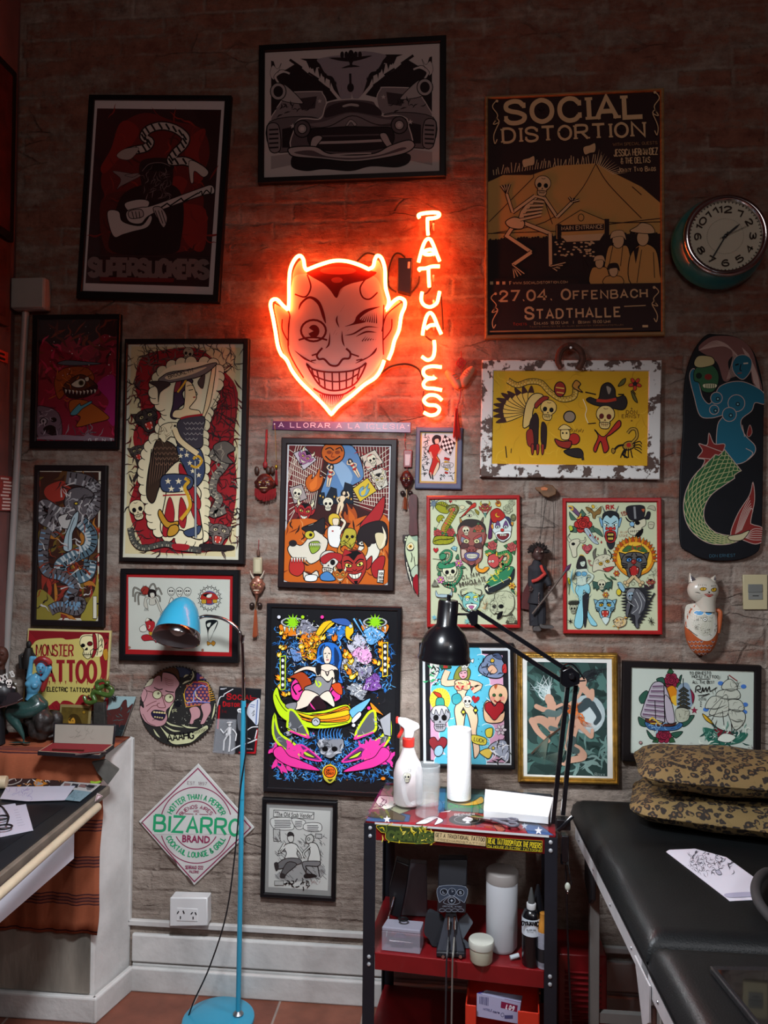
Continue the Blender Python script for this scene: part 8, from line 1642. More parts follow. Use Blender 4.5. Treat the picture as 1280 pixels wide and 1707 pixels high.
# green dragon figurine
t=thing('dragon_figurine','small glossy green coiled dragon figurine perched in front of the yellow sign','figurine',tuple(gl(900,860,-.06)))
GN=mat('3f5a26',.25,var=.3,vs=70,coat=.5);q=cr([gl(x,y,d) for x,y,d in ((770,770,-.06),(800,830,-.065),(870,820,-.07),(850,760,-.066),(880,730,-.066),(960,760,-.066),(1010,760,-.066),(1025,710,-.064),(960,680,-.066),(900,700,-.07),(890,650,-.074),(940,630,-.078),(990,650,-.082))],False,5)
mb=MB().tube(q,[.004+.006*math.sin(PI*min(1,.15+i/len(q)*.8)) for i in range(len(q))],10);mb.ball(gl(985,650,-.084),(.010,.012,.008));remesh(link('body',mb,GN,t),.0022,2)
mb=MB()
for i in range(3,len(q)-3,3):mb.tube([q[i]+Vector((0,0,.007)),q[i]+Vector((.001,0,.013))],[.003,.0004],5)
link('spines',mb,mat('7a5a24',.4),t);link('horn',MB().tube([gl(985,640,-.082),gl(1000,590,-.08)],[.003,.0006],6),mat('7a3a24',.4),t);link('horn',MB().tube([gl(965,632,-.082),gl(970,580,-.08)],[.003,.0006],6),mat('7a3a24',.4),t)
link('rock_base',MB().prism([gl(x,y,-.075) for x,y in ((855,845),(880,835),(920,838),(955,830),(965,1190),(850,1190))],(0,.022,0)),mat('2c2a26',.8,var=.4,vs=60,bump=.6,bs=100),t,bevel=.003)
# mermaid figurine
MBL=mat('4f8fae',.25,var=.08,vs=20,coat=.4);TGR=mat('24403c',.3,var=.2,vs=60,bump=.3,bs=160,coat=.3);yd=-.15
t=thing('mermaid_figurine','blue mermaid figurine with red hair and green tail sitting on a dark rock','figurine',tuple(tz(230,1330)))
mb=MB();mb.tube(cr([gl(300,800,yd),gl(297,740,yd),gl(310,670,yd-.004),gl(325,610,yd),gl(350,565,yd)],False,4),[.026,.024,.021,.019,.019,.021,.023,.024,.025,.026,.026,.024,.021,.017,.012,.010,.009],16)
mb.ball(gl(375,515,yd-.008),(.0165,.017,.021));mb.ball(gl(262,660,yd-.020),.0125).ball(gl(318,675,yd-.022),.0125);mb.ball(gl(372,522,yd-.025),(.003,.004,.005))
mb.tube(cr([gl(262,625,yd),gl(275,540,yd+.004),gl(290,425,yd+.006)],False,4),[.0105,.010,.0095,.009,.009,.0085,.008,.008,.0075],10);mb.tube(cr([gl(290,425,yd+.006),gl(335,425,yd+.010)],False,4),.0075,10);mb.ball(gl(290,425,yd+.006),.0085)
mb.tube(cr([gl(385,620,yd),gl(425,575,yd+.002),gl(457,515,yd+.004)],False,4),[.011,.0105,.010,.0095,.009,.009,.0085,.0085,.008],10);mb.tube([gl(457,515,yd+.004),gl(430,480,yd+.012)],.0075,10);mb.ball(gl(457,515,yd+.004),.0085)
remesh(link('body',mb,MBL,t),.0025,3)
mb=MB();mb.ball(gl(385,470,yd+.006),(.026,.020,.023));mb.tube(cr([gl(330,460,yd),gl(380,430,yd-.012),gl(440,450,yd-.004),gl(455,480,yd)],False,4),.011,10);mb.tube(cr([gl(430,500,yd+.008),gl(410,620,yd+.016),gl(385,740,yd+.016)],False,4),[.013,.013,.014,.014,.014,.013,.011,.008,.003],10);remesh(link('hair',mb,mat('8a2424',.4,var=.3,vs=70),t),.003,2)
mb=MB()
for x in (357,392):mb.ball(gl(x,508,yd-.0235),(.0028,.002,.0016),10,8)
link('eyes',mb,mat('1c2a34',.3),t);link('lips',MB().ball(gl(372,546,yd-.0225),(.0045,.002,.0016),10,8),mat('8a3a44',.4),t)
mb=MB();q=cr([gl(300,790,yd),gl(345,860,yd-.004),gl(250,900,yd-.02),gl(130,900,yd-.03),gl(110,960,yd-.032),(gl(170,1060,yd-.03)),gl(215,1150,yd-.03),gl(215,1230,yd-.03)],False,5)
mb.tube(q,[.027+.006*math.sin(i/len(q)*5)-.022*(i/len(q))**1.6 for i in range(len(q))],14);mb.ball(gl(370,850,yd),(.028,.024,.022))
mb.tube([gl(210,1210,yd-.03),gl(150,1260,yd-.034),gl(80,1325,yd-.034)],[.008,.014,.004],8).tube([gl(218,1210,yd-.03),gl(250,1280,yd-.036),gl(270,1315,yd-.034)],[.008,.013,.004],8);
for v in mb.v:v.z=max(v.z,TZ+.006)
remesh(link('tail',mb,TGR,t),.003,3)
mb=MB();R=random.Random(6);cb=tz(290,1240)
for k in range(16):mb.ball((cb.x+R.uniform(-.05,.03),min(-.06,yd+R.uniform(-.015,.05)),TZ+R.uniform(.0,.10)),(R.uniform(.020,.03),R.uniform(.02,.03),R.uniform(.02,.04)),10,8)
for v in mb.v:v.z=max(v.z,TZ+.007)
remesh(link('rock',mb,mat('2a2624',.45,var=.5,vs=60,bump=.8,bs=90,coat=.2),t),.005,1)
# dark iron figure behind the mermaid, capped bust at the frame edge
t=thing('iron_figure','thin black iron figure standing behind the mermaid','figurine',tuple(gl(250,880,-.05)));mb=MB()
mb.ball(gl(265,300,-.05),(.010,.008,.014));mb.tube([gl(265,330,-.05),gl(262,420,-.05),gl(250,520,-.05)],[.012,.022,.016],10);mb.tube([gl(250,520,-.05),gl(240,900,-.05)],.007,8).tube([gl(265,520,-.05),gl(275,900,-.05)],.007,8);mb.tube([gl(230,380,-.05),gl(185,400,-.06),gl(190,520,-.06)],.006,8).tube([gl(295,380,-.05),gl(325,420,-.055)],.006,8);link('figure',mb,mat('14110f',.6),t);link('base',MB().box((gl(255,900,-.05).x,-.05,TZ+.02),(.04,.04,.04)),mat('14110f',.6),t,bevel=.003)
t=thing('leather_cap','black leather cap with a white skull patch and visor at the left edge','cap',tuple(tz(40,1330)));cp0=gl(-25,740,-.19)
mb=MB();mb.ball(cp0+Vector((0,0,.0)),(.070,.05,.055));remesh(link('crown',mb,mat('161418',.4,var=.1,vs=20),t),.006,2)
a=Art((0,1020),kk,(0,-.235,0),(0,-1,0));a.warp=ellipsoid_warp(cp0,(.0715,.0515,.0565));a.tx('c9c9c4','LUCKY 13',-40,660,135,590,52,1.3,.3);a.l('c9c9c4',14,"0,690 150,660",0).l('c9c9c4',14,"10,640 140,700",0);a.m(skull,82,655,38,0,1,c='d8d8d2');a.t=t;a.glass=None;finish(a,'skull_patch')
link('visor',MB().prism([gl(x,y,d) for x,y,d in ((-120,860,-.20),(60,860,-.235),(160,832,-.25),(205,805,-.24),(160,755,-.225),(60,760,-.22),(-120,780,-.2))],(0,.003,.006)),mat('2a262a',.25,coat=.5),t,smooth=0);link('visor_trim',MB().tube([gl(-60,890,-.23),gl(60,862,-.236),gl(162,830,-.251),gl(205,803,-.241)],.003,8),CHROME,t)
t=thing('cap_stand','dark stand under the leather cap at the left edge of the ledge','stand',tuple(tz(30,1330)));q=gl(-40,800,-.185);link('column',MB().lathe([(.034,TZ),(.032,TZ+.02),(.03,q.z-.03)],(q.x,q.y,0),(0,0,1),20),mat('121014',.6),t)
t=thing('wooden_head','small brown carved head behind the leather cap at the left edge','figurine',tuple(gl(20,560,-.06)));mb=MB();q=gl(12,400,-.06)
mb.ball(q,(.026,.022,.034));mb.ball(q+Vector((.006,-.024,-.004)),(.006,.008,.009));mb.ball(q+Vector((-.004,-.02,.010)),(.012,.006,.005)).ball(q+Vector((.012,-.019,.010)),(.008,.006,.005));mb.ball(q+Vector((0,-.008,-.026)),(.014,.014,.012));mb.lathe([(.014,-.06),(.013,-.03)],q,(0,0,1),14);remesh(link('head',mb,mat('4a2a20',.55,var=.3,vs=60),t),.003,2)
link('pedestal',MB().lathe([(.03,TZ),(.02,TZ+.02),(.016,q.z-.05)],(q.x,q.y,0),(0,0,1),20),mat('2a1a14',.6),t)
# ---- blue floor lamp
BLUE=mat('2f93b4',.3,coat=.4);bc=atz(364,1697,.012)
t=thing('floor_lamp','turquoise floor lamp with chrome gooseneck in front of the brick wall','floor lamp',(bc.x,bc.y,0))
link('base',MB().lathe([(.118,.0),(.121,.004),(.120,.012),(.112,.017),(.02,.020)],(bc.x,bc.y,0),(0,0,1),64),BLUE,t,smooth=40)
pf=atz(397,1691,.02);py=pf.y;pt=aty(406,1168,py);jn=aty(403,1332,py)
link('collar',MB().lathe([(.018,0),(.018,.004),(.012,.010),(.009,.014)],(pf.x,py,.0195),(0,0,1),24),STEEL,t)
link('pole',MB().tube([(pf.x,py,.02),jn,pt],.0085,14),BLUE,t);link('pole_joint',MB().tube([jn+Vector((0,0,-.003)),jn+Vector((0,0,.003))],.0092,14),mat('2a7f9a',.3),t)
sa=aty(308,997,py-.02);goose=cr([pt,aty(405,1100,py),aty(402,1062,py),aty(392,1044,py),aty(370,1031,py),aty(345,1027,py-.004),aty(332,1030,py-.008)],False,6)
link('gooseneck',MB().tube([pt]+goose,.0058,12),CHROME,t);link('gooseneck_nut',MB().tube([aty(403,1068,py),aty(404,1058,py)],.0085,12),CHROME,t)
ax=Vector((0.0,-math.sin(math.radians(31)),-math.cos(math.radians(31)))).normalized();Ls=.155;sR=.081
pr=[(.003,0),(.020,.004),(.036,.016),(.052,.040),(.063,.068),(.071,.100),(.0765,.128)]
link('shade',MB().lathe(pr,sa,ax,48,caps=False),BLUE,t,smooth=70)
link('shade_inside',MB().lathe([(r-.003,z+.003) for r,z in pr[1:]]+[(.0775,.150)],sa,ax,48,caps=False),mat('9a9aa0',.5),t,smooth=70)
link('shade_band',MB().lathe([(.0765,.128),(.0785,.131),(.0805,.150),(.0795,.153),(.0775,.150)],sa,ax,48,caps=False),CHROME,t,smooth=60)
link('bulb',MB().ball(sa+ax*.108,.030,20,14).lathe([(.014,.03),(.014,.08)],sa,ax,16),mat('b9b4ae',.25),t)
cd_=aty(372,1020,py+.004)
tag(link('power_cord',MB().tube(cr([pt+Vector((.009,-.006,-.02)),aty(411,1240,py-.012),aty(400,1320,py-.012),aty(394,1400,py-.012),aty(378,1520,py-.012),aty(350,1610,py-.010),aty(322,1672,py-.014),aty(309,1712,py-.022),aty(306,1735,py-.03)],False,6),.0026,8),mat('121216',.5),loc=(bc.x-.1,bc.y,.01)),'thin black cord hanging beside the turquoise lamp pole','cord')
# ---------------------------------------------------------------- metal rack trolley and what stands on it
RO=Vector((0.036,-0.268,0));ra=math.radians(-5);RX=Vector((math.cos(ra),math.sin(ra),0));RY=Vector((-RX.y,RX.x,0));RW,RD,RH=.568,.362,.792
RM=Matrix.Rotation(ra,3,'Z')
def rk(u,v,z):return RO+RX*u+RY*v+Vector((0,0,z))
RED=mat('741015',.35,var=.12,vs=14,coat=.3);SLT=mat('23262e',.4,.3,var=.1,vs=14)
zm=aty(628,1588,rk(-RW/2,-RD/2,0).y).z
t=thing('metal_rack','red three tier metal rack with dark grey posts under the desk lamp','shelf',tuple(RO))
def tray(name,z,lip):
 mb=MB().box(rk(0,0,z-.003),(RW-.008,RD-.008,.006),R=RM)
 for sx,sy,dx,dy in ((0,-1,RW-.07,.004),(0,1,RW-.07,.004),(-1,0,.004,RD-.07),(1,0,.004,RD-.07)):mb.box(rk(sx*(RW/2-.004),sy*(RD/2-.004),z-lip/2),(dx,dy,lip),R=RM)
 return link(name,mb,RED,t,smooth=0,bevel=.0015)
tray('top_tray',RH,.055);tray('shelf',zm,.05);tray('shelf',.10,.04)
for sx in (-1,1):
 for sy in (-1,1):
  mb=MB();x,y=sx*RW/2,sy*RD/2;mb.box(rk(x-sx*.0175,y,RH/2-.002),(.035,.003,RH-.006),R=RM).box(rk(x,y-sy*.0175,RH/2-.002),(.003,.035,RH-.006),R=RM);o=link('post',mb,SLT,t,smooth=0)
  if sy<0:
   for z in (RH-.018,RH-.042,zm-.012,zm-.034):link('bolt',MB().lathe([(.006,0),(.005,.003),(.002,.0045)],rk(x-sx*.018,y-.0015,z),-RY,10),mat('a4a6aa',.4,.2),o)
# collage of prints under the glass of the top
tp=[(635.7,1306),(606.8,1368.7),(928,1396),(920,1321)];ck=3.556
a=Art((600,1280),ck,(0,0,RH+.0002),(0,0,1));a.Q=a.orient([((p-a.P).dot(a.u),(p-a.P).dot(a.w)) for p in (rk(sx*(RW/2-.004),sy*(RD/2-.004),RH) for sx,sy in ((-1,-1),(1,-1),(1,1),(-1,1)))]);a.t=t
a.f('7d2028',"0,80 1250,80 1250,460 0,460",sm=0)
for q,c in (("20,290 80,230 300,280 290,320 30,320",'2c4a70'),("60,260 130,100 330,110 300,250 220,280",'8d8f74'),("180,60 480,110 460,200 330,230",'8c7a60'),("480,110 740,130 730,270 500,250",'4f6b63'),("740,120 1130,150 1130,250 730,200",'5a6a7a'),("60,250 160,240 270,290 260,315 50,290",'4d4030'),("960,330 1040,320 1150,400 1140,415 1000,400",'3a5580'),("470,120 510,120 500,260 460,270",'2c5a80')):a.f(c,q,3,sm=0)
a.f('d2d2cc',"85,190 130,165 260,185 200,230 140,245",4);curls(a,[K],16,100,175,240,235,3,4,40);a.tx('2f9a4a','CRAMPS',525,238,718,240,24,1.4,.4);a.f('c9a02a',"520,200 560,180 660,200 720,170 725,210 620,225",4);a.e('1c1c20',635,308,110,36);a.e('8a8a8c',635,308,78,24);a.e('1c1c20',635,308,74,22);a.f('c9c9cc',"640,290 670,306 655,318 645,318 650,328 625,328 632,318 615,316 608,306",0);a.tx('d2d2d4','BEISSER',560,284,680,282,11,1.2)
a.f('d9d9d9',"330,330 420,290 480,300 490,320 440,340 460,300 400,330 370,335",4);a.f('d9d9d9',"470,265 540,252 530,262",0,sm=0);a.star('d8d8dc',160,306,24,5,.4);a.star('d8d8dc',1058,374,26,5,.4);a.star('a8b0bc',975,345,22,5,.4);a.f('8a4a3a',"790,340 830,335 860,370 820,378",4);a.glass=None;finish(a,'print_collage',rough=.3)
link('glass_top',MB().add([rk(sx*RW/2,sy*RD/2,RH+.008) for sx,sy in ((-1,-1),(1,-1),(1,1),(-1,1))],[(0,1,2,3)]),PANE,t,smooth=0)
GT=RH+.009
# stickers on the front lip
n_=-RY;fp=rk(0,-RD/2-.0045,0);a=Art((600,1280),ck,fp,n_);a.t=t;a.glass=None
a.setclip("60,316 1135,396 1135,502 60,436");a.f('c9cccc',"88,322 1120,400 1120,414 88,334",sm=0)
a.f('2f3d22',"118,338 435,380 432,445 180,435 150,385 125,380",3,'c9b42a');curls(a,['c9b42a','5a6a2a','e2d05a'],40,130,345,430,440,5,7,50);a.tx('4a5a2a','CRAMPS',165,425,430,442,48,2.2)
a.f('c9b184',"440,374 748,408 746,466 438,436",4,sm=0);a.tx('2a1c16','GET A TRADITIONAL TATTOO',448,408,738,436,22,.9,.3);a.tx('2a1c16','@FREEHARDSTATTOO',448,428,738,458,11,.7);a.f('20201c',"752,412 1080,432 1078,500 752,470",3,'a89a2a',0);a.tx('d2bc2a','REAL TATTOOS!!! FUCK THE POSERS',760,447,1072,476,31,.85);a.tx('d2bc2a','DA HOUSE ELECTRIC TATTOOING',758,470,1072,497,14,1.0);finish(a,'lip_stickers')
tp_=lambda x,y,z=GT:atz(x,y,z)
WHT=mat('d8d8d8',.4)
# spray bottle
c=tp_(680,1338);t=thing('spray_bottle','white spray bottle with red collar at the back left of the rack top','spray bottle',tuple(c));s_=mpp(c.y)
link('bottle',MB().lathe([(.0,0),(.043,.0),(.047,.006),(.047,.095),(.040,.125),(.026,.150),(.019,.172),(.016,.182)],c,n=28),mat('c9c0c0',.35),t,smooth=50)
link('collar',MB().lathe([(.019,.180),(.0195,.205),(.017,.207)],c,n=24),mat('b82a22',.4),t);hz=c+Vector((0,0,.207))
link('spray_head',MB().prism([hz+Vector((x,-.013,z)) for x,z in ((.015,0),(.018,.022),(.036,.033),(.030,.044),(-.008,.060),(-.034,.062),(-.034,.046),(-.014,.030),(-.013,0))],(0,.026,0)),mat('dcdce0',.35),t,bevel=.004);link('trigger',MB().tube(cr([hz+Vector((-.018,0,.04)),hz+Vector((-.022,0,.02)),hz+Vector((-.034,0,-.002))],False,4),[.006]*8+[.003],8),mat('b82a22',.4),t);link('nozzle',MB().box(hz+Vector((-.037,0,.055)),(.008,.022,.018)),mat('b82a22',.4),t,bevel=.002)
a=Art((600,1280),ck,c+Vector((0,-.05,0)),(0,-1,0));a.m(skull,278,55,28,0,1,c='c9c4b0');a.tx(K,'13',283,22,302,24,16,1);a.t=t;a.glass=None;finish(a,'skull_sticker')
# glass mug, paper roll, paper box, scissors
GLS=mat('e6eef0',.04,alpha=.15,coat=1);c=tp_(712,1357)
t=thing('glass_mug','clear glass beer mug with handle in front of the spray bottle','mug',tuple(c));link('cup',MB().lathe([(.0,.0),(.036,0),(.038,.008),(.033,.022),(.037,.030),(.039,.15),(.0365,.152),(.034,.034),(.0,.024)],c,n=36),GLS,t,smooth=50)
link('handle',MB().tube(cr([c+Vector((-.036,0,.125)),c+Vector((-.060,-.004,.128)),c+Vector((-.074,-.006,.11)),c+Vector((-.070,-.006,.06)),c+Vector((-.056,-.004,.030)),c+Vector((-.036,0,.034))],False,5),.0075,12),GLS,t)
c=tp_(765,1330);t=thing('paper_towel_roll','white paper towel roll standing upright on the rack top','paper towel roll',tuple(c))
link('roll',MB().lathe([(.018,.0),(.0385,.001),(.039,.004),(.039,.222),(.038,.225),(.018,.225)],c,n=40),mat('e8e8e8',.9,bump=.5,bs=170),t,smooth=40);link('core',MB().lathe([(.018,.001),(.018,.2255),(.0165,.2255),(.0165,.001)],c,n=28),mat('8a7660',.8),t)
b=[tp_(806,1363),tp_(914,1374),tp_(922,1342),tp_(809,1328)];t=thing('paper_stack','stack of white paper sheets in a low open box on the rack top','paper stack',tuple(sum(b,Vector())/4))
link('box',MB().prism(b,(0,0,.022)),mat('d2d2d2',.6),t,smooth=0,bevel=.001);u_=Vector((0,0,.0222));link('top_sheet',MB().prism([p+u_ for p in b],(0,.004,.0008)),mat('e6e6e6',.7),t,smooth=0)
t=thing('scissors','grey handled scissors lying at the front of the rack top','scissors',tuple(tp_(850,1372)));S3=lambda x,y,h=.003:atz(600+x/ck,1280+y/ck,GT+h)
link('blade',MB().prism([S3(610,282),S3(780,298),S3(780,308),S3(700,300)],(0,0,.002)),CHROME,t,smooth=0);link('blade',MB().prism([S3(640,292,.005),S3(790,300,.005),S3(785,312,.005)],(0,0,.002)),CHROME,t,smooth=0)
for q,r in (((905,308),(.0135,.0105)),((905,335),(.0155,.012))):c=S3(*q,.006);link('handle',MB().tube(cr([c+Vector((r[0]*math.cos(k*PI/5),r[1]*math.sin(k*PI/5),0)) for k in range(10)],True,3),.0042,8,True).tube([S3(775,303,.006),c+Vector((-r[0],0,0))],.0045,8),mat('55555f',.4),t)
# ---- architect lamp clamped to the rack corner
LY=rk(RW/2,-RD/2,0).y+.02;BK_=mat('0e0e12',.25,coat=.4);P=lambda x,y,d=0:aty(x,y,LY+d)
t=thing('desk_lamp','black jointed desk lamp clamped to the right corner of the rack','desk lamp',tuple(P(932,1400)))
link('clamp',MB().box(P(938,1372),(.04,.035,.03)).box(P(941,1412),(.02,.03,.075)).tube([P(930,1385,-.02),P(955,1360,-.02)],.006,8).lathe([(.012,0),(.012,.03)],P(941,1440),n=12),BK_,t,bevel=.003)
def bar(p,q,w=.0062):
 d=(q-p).normalized();s_=d.cross(Vector((0,1,0))).normalized()*w;n=Vector((0,w,0));return MB().hexa([p-s_-n,p+s_-n,p+s_+n,p-s_+n],[q-s_-n,q+s_-n,q+s_+n,q-s_+n])
for p,q,d in (((921,1372),(946,1144),0),((938,1358),(959.5,1142),.014)):link('lower_arm',bar(P(*p,d),P(*q,d)),BK_,t,smooth=0)
for p,q,d in (((793,1018),(961,1127),0),((786,1037),(939,1137),.014)):link('upper_arm',bar(P(*p,d),P(*q,d)),BK_,t,smooth=0)
link('elbow_joint',MB().prism([P(x,y,-.012) for x,y in ((934,1120),(952,1112),(967,1124),(966,1140),(946,1148),(936,1142))],(0,.03,0)).tube([P(953,1128,-.02),P(953,1128,.02)],.009,12),BK_,t,bevel=.002);link('elbow_cable',MB().tube(cr([P(935,1140,-.01),P(938,1112,-.014),P(955,1108,-.014),P(974,1132,-.01)],False,5),.0024,6),BK_,t)
link('head_joint',MB().prism([P(x,y,-.012) for x,y in ((777,1026),(787,1017),(797,1020),(796,1040),(786,1044))],(0,.03,0)).tube([P(762,1024),P(780,1024)],.004,8),BK_,t,bevel=.002);link('head_cable',MB().tube(cr([P(760,1010,-.01),P(766,1006,-.012),P(775,1018,-.012),P(785,1020,-.012)],False,5),.002,6),BK_,t)
hb=P(740.5,1094,-.01);ax=Vector((.07,-.03,1)).normalized();pr=[(.078,-.010),(.079,-.004),(.074,.006),(.0735,.022),(.068,.046),(.056,.070),(.038,.088),(.0305,.095),(.030,.160),(.027,.167),(.006,.168),(.006,.182)]
link('shade',MB().lathe(pr,hb,ax,56,caps=False),BK_,t,smooth=50);o=bpy.data.objects['shade.001'];me=o.data
link('shade_inside',MB().lathe([(.0765,-.0101),(.072,.006),(.071,.022),(.065,.044),(.053,.067),(.03,.086),(.002,.087)],hb-ax*.001,ax,48,caps=False),mat('d8d8d8',.5),t,smooth=60)
link('bulb',MB().ball(hb+ax*.025,(.026,.026,.030),20,14),emis('lamp_bulb_glow',(.95,.97,1.0),480),t)
tag(link('power_cord',MB().tube(cr([P(942,1432,.01),P(944,1480,.01),P(946,1560,.012),P(949,1640,.012),P(952,1720,.014),P(953,1760,.02)],False,5),.0028,8).tube(cr([P(944,1430,.01),P(949,1455,0),P(953,1475,0)],False,4),.002,6),BK_,loc=tuple(P(953,1700))),'black cords hanging down from the desk lamp clamp','cord')
c=P(946,1478);t2=thing('cord_switch','pale small inline switch hanging on the desk lamp cord','switch',tuple(c));link('body',MB().ball(c,(.008,.006,.012)),mat('b8bcae',.3),t2);link('tip',MB().ball(c+Vector((0,0,-.016)),(.004,.004,.006)),CHROME,t2)
# ---- middle shelf
ZS=zm+.001;sp=lambda x,y,z=ZS:atz(x,y,z)
def cyl(name,lab,cat,px,py,prof,m,z=ZS,parts=()):
 c=sp(px,py,z);t_=thing(name,lab,cat,tuple(c));link('body',MB().lathe(prof,c,n=32),m,t_,smooth=50)
 for nm,pf,mm in parts:link(nm,MB().lathe(pf,c,n=28),mm,t_,smooth=50)
 return t_,c
CLR=mat('b9b9c8',.15,alpha=.38);FROST=mat('cfd2d6',.45,trans=.25)
b=[sp(636,1584),sp(700,1591),sp(706,1574),sp(645,1569)];t=thing('clear_box','clear plastic box with pink and silver things inside, left on the rack shelf','box',tuple(sum(b,Vector())/4));link('body',MB().prism(b,(0,0,.058)),CLR,t,smooth=0,bevel=.002);link('lid',MB().prism([p+Vector((0,0,.058)) for p in b],(0,0,.012)),mat('a5a3b2',.3,alpha=.75),t,smooth=0,bevel=.003)
c=sum(b,Vector())/4+Vector((0,0,.03));tag(link('silver_tube',MB().tube([c+Vector((-.04,-.012,0)),c+Vector((.025,-.012,-.003))],.006,10),CHROME,loc=tuple(c)),'silver tube lying inside the clear plastic box','tube');tag(link('pink_bag',MB().ball(c+Vector((-.01,.01,-.01)),(.02,.010,.018)),mat('9a6a9a',.5),loc=tuple(c+Vector((0,0,-.028)))),'pink bag inside the clear plastic box','bag')
c=sp(672,1532,zm+.085);tag(link('black_ring',MB().tube([c+Vector((.013*math.cos(k*PI/8),.010*math.sin(k*PI/8),0)) for k in range(16)],.0035,8,True),BLACK,loc=tuple(c)),'black ring lying on the clear plastic box lid','ring')
q=[aty(x,y,RO.y+.07) for x,y in ((662,1545),(712,1549),(711,1440),(684,1438))];q[0].z=q[1].z=ZS;tag(link('frosted_case',MB().prism(q,(0,.03,0)),mat('6f7078',.35),loc=tuple(q[0]),bevel=.003),'tall grey frosted case behind the clear plastic box','case')
yq=RO.y-.04;q=[aty(x,y,yq) for x,y in ((649,1480),(660,1434),(683,1443),(678,1480),(668,1532),(650,1526))];t=thing('tattoo_power_unit','black power unit with silver plug leaning at the left end of the rack shelf','power unit',tuple(q[5]));link('body',MB().prism(q,(0,.04,0)),mat('141418',.4),t,bevel=.004);link('plug',MB().tube([aty(657,1494,yq-.006),aty(651,1518,yq-.008)],[.005,.004],10).tube([aty(651,1518,yq-.008),aty(648,1528,yq-.009)],.0015,6),CHROME,t);link('lead',MB().tube(cr([aty(648,1528,yq-.01),aty(646,1545,yq-.03),aty(644,1562,yq-.05)],False,5),.0028,6),BLACK,t)
# control unit with L / S dial face
yc=rk(0.02,-RD/2,0).y+.045;kc=6.737;gc=lambda x,y,d=yc:aty(610+x/kc,1420+y/kc,d)
t=thing('tattoo_control_unit','black control unit with round L and S buttons on a stand, middle of the shelf','control unit',tuple(gc(960,1150)));link('body',MB().prism([gc(808,380),gc(1130,385),gc(1118,690),gc(800,680)],(0,.035,0)),mat('1a1d24',.3,coat=.3),t,bevel=.003);link('upper_case',MB().prism([gc(815,80,yc+.03),gc(1140,90,yc+.03),gc(1130,385,yc+.004),gc(808,380,yc+.004)],(0,.035,0)),mat('15171e',.4),t,bevel=.003)
a=Art((610,1420),kc,(0,yc-.0005,0),(0,-1,0));LN='9aa4b4'
a.f('3a4250',"818,392 1122,396 1110,560 1065,545 960,490 860,540 820,560",4,LN)
for x,y,s_ in ((875,450,'L'),(1060,458,'S'),(962,548,'')):a.e('1a1d24',x,y,40,36,o=5,oc=LN);s_ and a.tx(LN,s_,x-12,y+14,x+12,y+14,26,1.5)
a.star(LN,962,548,20,4,.4);a.e('262c38',965,452,44,44,o=4,oc=LN);a.l(LN,4,"965,420 965,452 985,440",0);a.tx(LN,'CRITICAL ATOM',860,618,1070,624,14,1)
for k in range(4):a.e(None,855+k*70,655,32,18,o=3,oc=LN)
a.l(LN,4,"870,560 920,590 1000,592 1055,560 965,495",cl=True);a.t=t;a.glass=None;finish(a,'control_face')
link('stand',MB().prism([gc(900,690,yc+.02),gc(1010,690,yc+.02),gc(1110,1150,yc-.02),gc(790,1140,yc-.02)],(0,.012,0)),mat('3a3c44',.3),t,smooth=0);link('foot',MB().prism([gc(790,1130,yc-.03),gc(1110,1140,yc-.03),gc(1110,1190,yc-.03),gc(790,1180,yc-.03)],(0,.07,0)),mat('1a1a20',.4),t,bevel=.002)
for x in (865,1060):link('stand_bolt',MB().lathe([(.006,0),(.005,.004)],gc(x,1172,yc-.031),(0,-1,0),12),CHROME,t)
for x in (928,995):o=link('plug',MB().tube([gc(x,725,yc-.006),gc(x-2,870,yc-.010)],.0042,10).tube([gc(x-2,870,yc-.010),gc(x-4,960,yc-.014)],.0016,6),CHROME,t);tag(link('lead',MB().tube(cr([gc(x-4,962,yc-.016),gc(x-14,1100,yc-.05),gc(x-20,1180,yc-.066),gc(x-25,1300,yc-.066),gc(x-40,2250,yc-.06)],False,5),.0028,6),mat('2a2a2e' if x<960 else '6a6660',.5),loc=tuple(gc(x,1000))),('black' if x<960 else 'grey')+' lead hanging from the control unit down over the red shelf edge','cord')
tag(link('black_cloth',MB().prism([gc(x,y,yc+.025) for x,y in cr2(pts("690,690 780,700 880,780 880,960 820,1052 745,1056 705,980 650,900"),True,3)],(0,.02,0)),mat('24262c',.8),loc=tuple(gc(780,1130))),'dark wrapped bundle standing left of the control unit stand','bundle')
tag(link('grey_wrap',MB().prism([gc(x,y,yc+.03) for x,y in pts("1040,780 1130,700 1200,800 1090,980 1190,1080 1080,1085 1010,930")],(0,.01,0)),mat('5a6068',.5),loc=tuple(gc(1100,1080))),'crumpled grey plastic wrap right of the control unit stand','wrap')
t,c=cyl('frosted_canister','tall frosted white canister on the right half of the rack shelf','canister',836,1580,[(.0,0),(.040,.001),(.047,.012),(.048,.225),(.046,.228),(.0,.228)],FROST,parts=(('lid',[(.049,.205),(.0495,.232),(.046,.236),(.0,.236)],mat('8a8480',.5)),))
t,c=cyl('cream_jar','small cream plastic jar lying open in front of the frosted canister','jar',802,1602,[(.0,0),(.030,.001),(.033,.006),(.035,.045),(.033,.046)],mat('b9b9a4',.4),parts=(('lid',[(.037,.044),(.038,.060),(.036,.064),(.0,.065)],mat('b4b4aa',.4)),))
t,c=cyl('ink_bottle','black ink bottle with white label at the right of the rack shelf','bottle',885,1606,[(.0,0),(.026,.001),(.027,.004),(.027,.140),(.020,.157),(.012,.161)],mat('0c0c10',.25,coat=.4),parts=(('neck',[(.013,.160),(.014,.175),(.012,.177)],mat('b8b8b8',.4)),('tip',[(.010,.176),(.009,.19),(.003,.220)],mat('4a4c4c',.4)),('label',[(.0274,.090),(.0274,.138)],mat('c4ccd4',.5))))
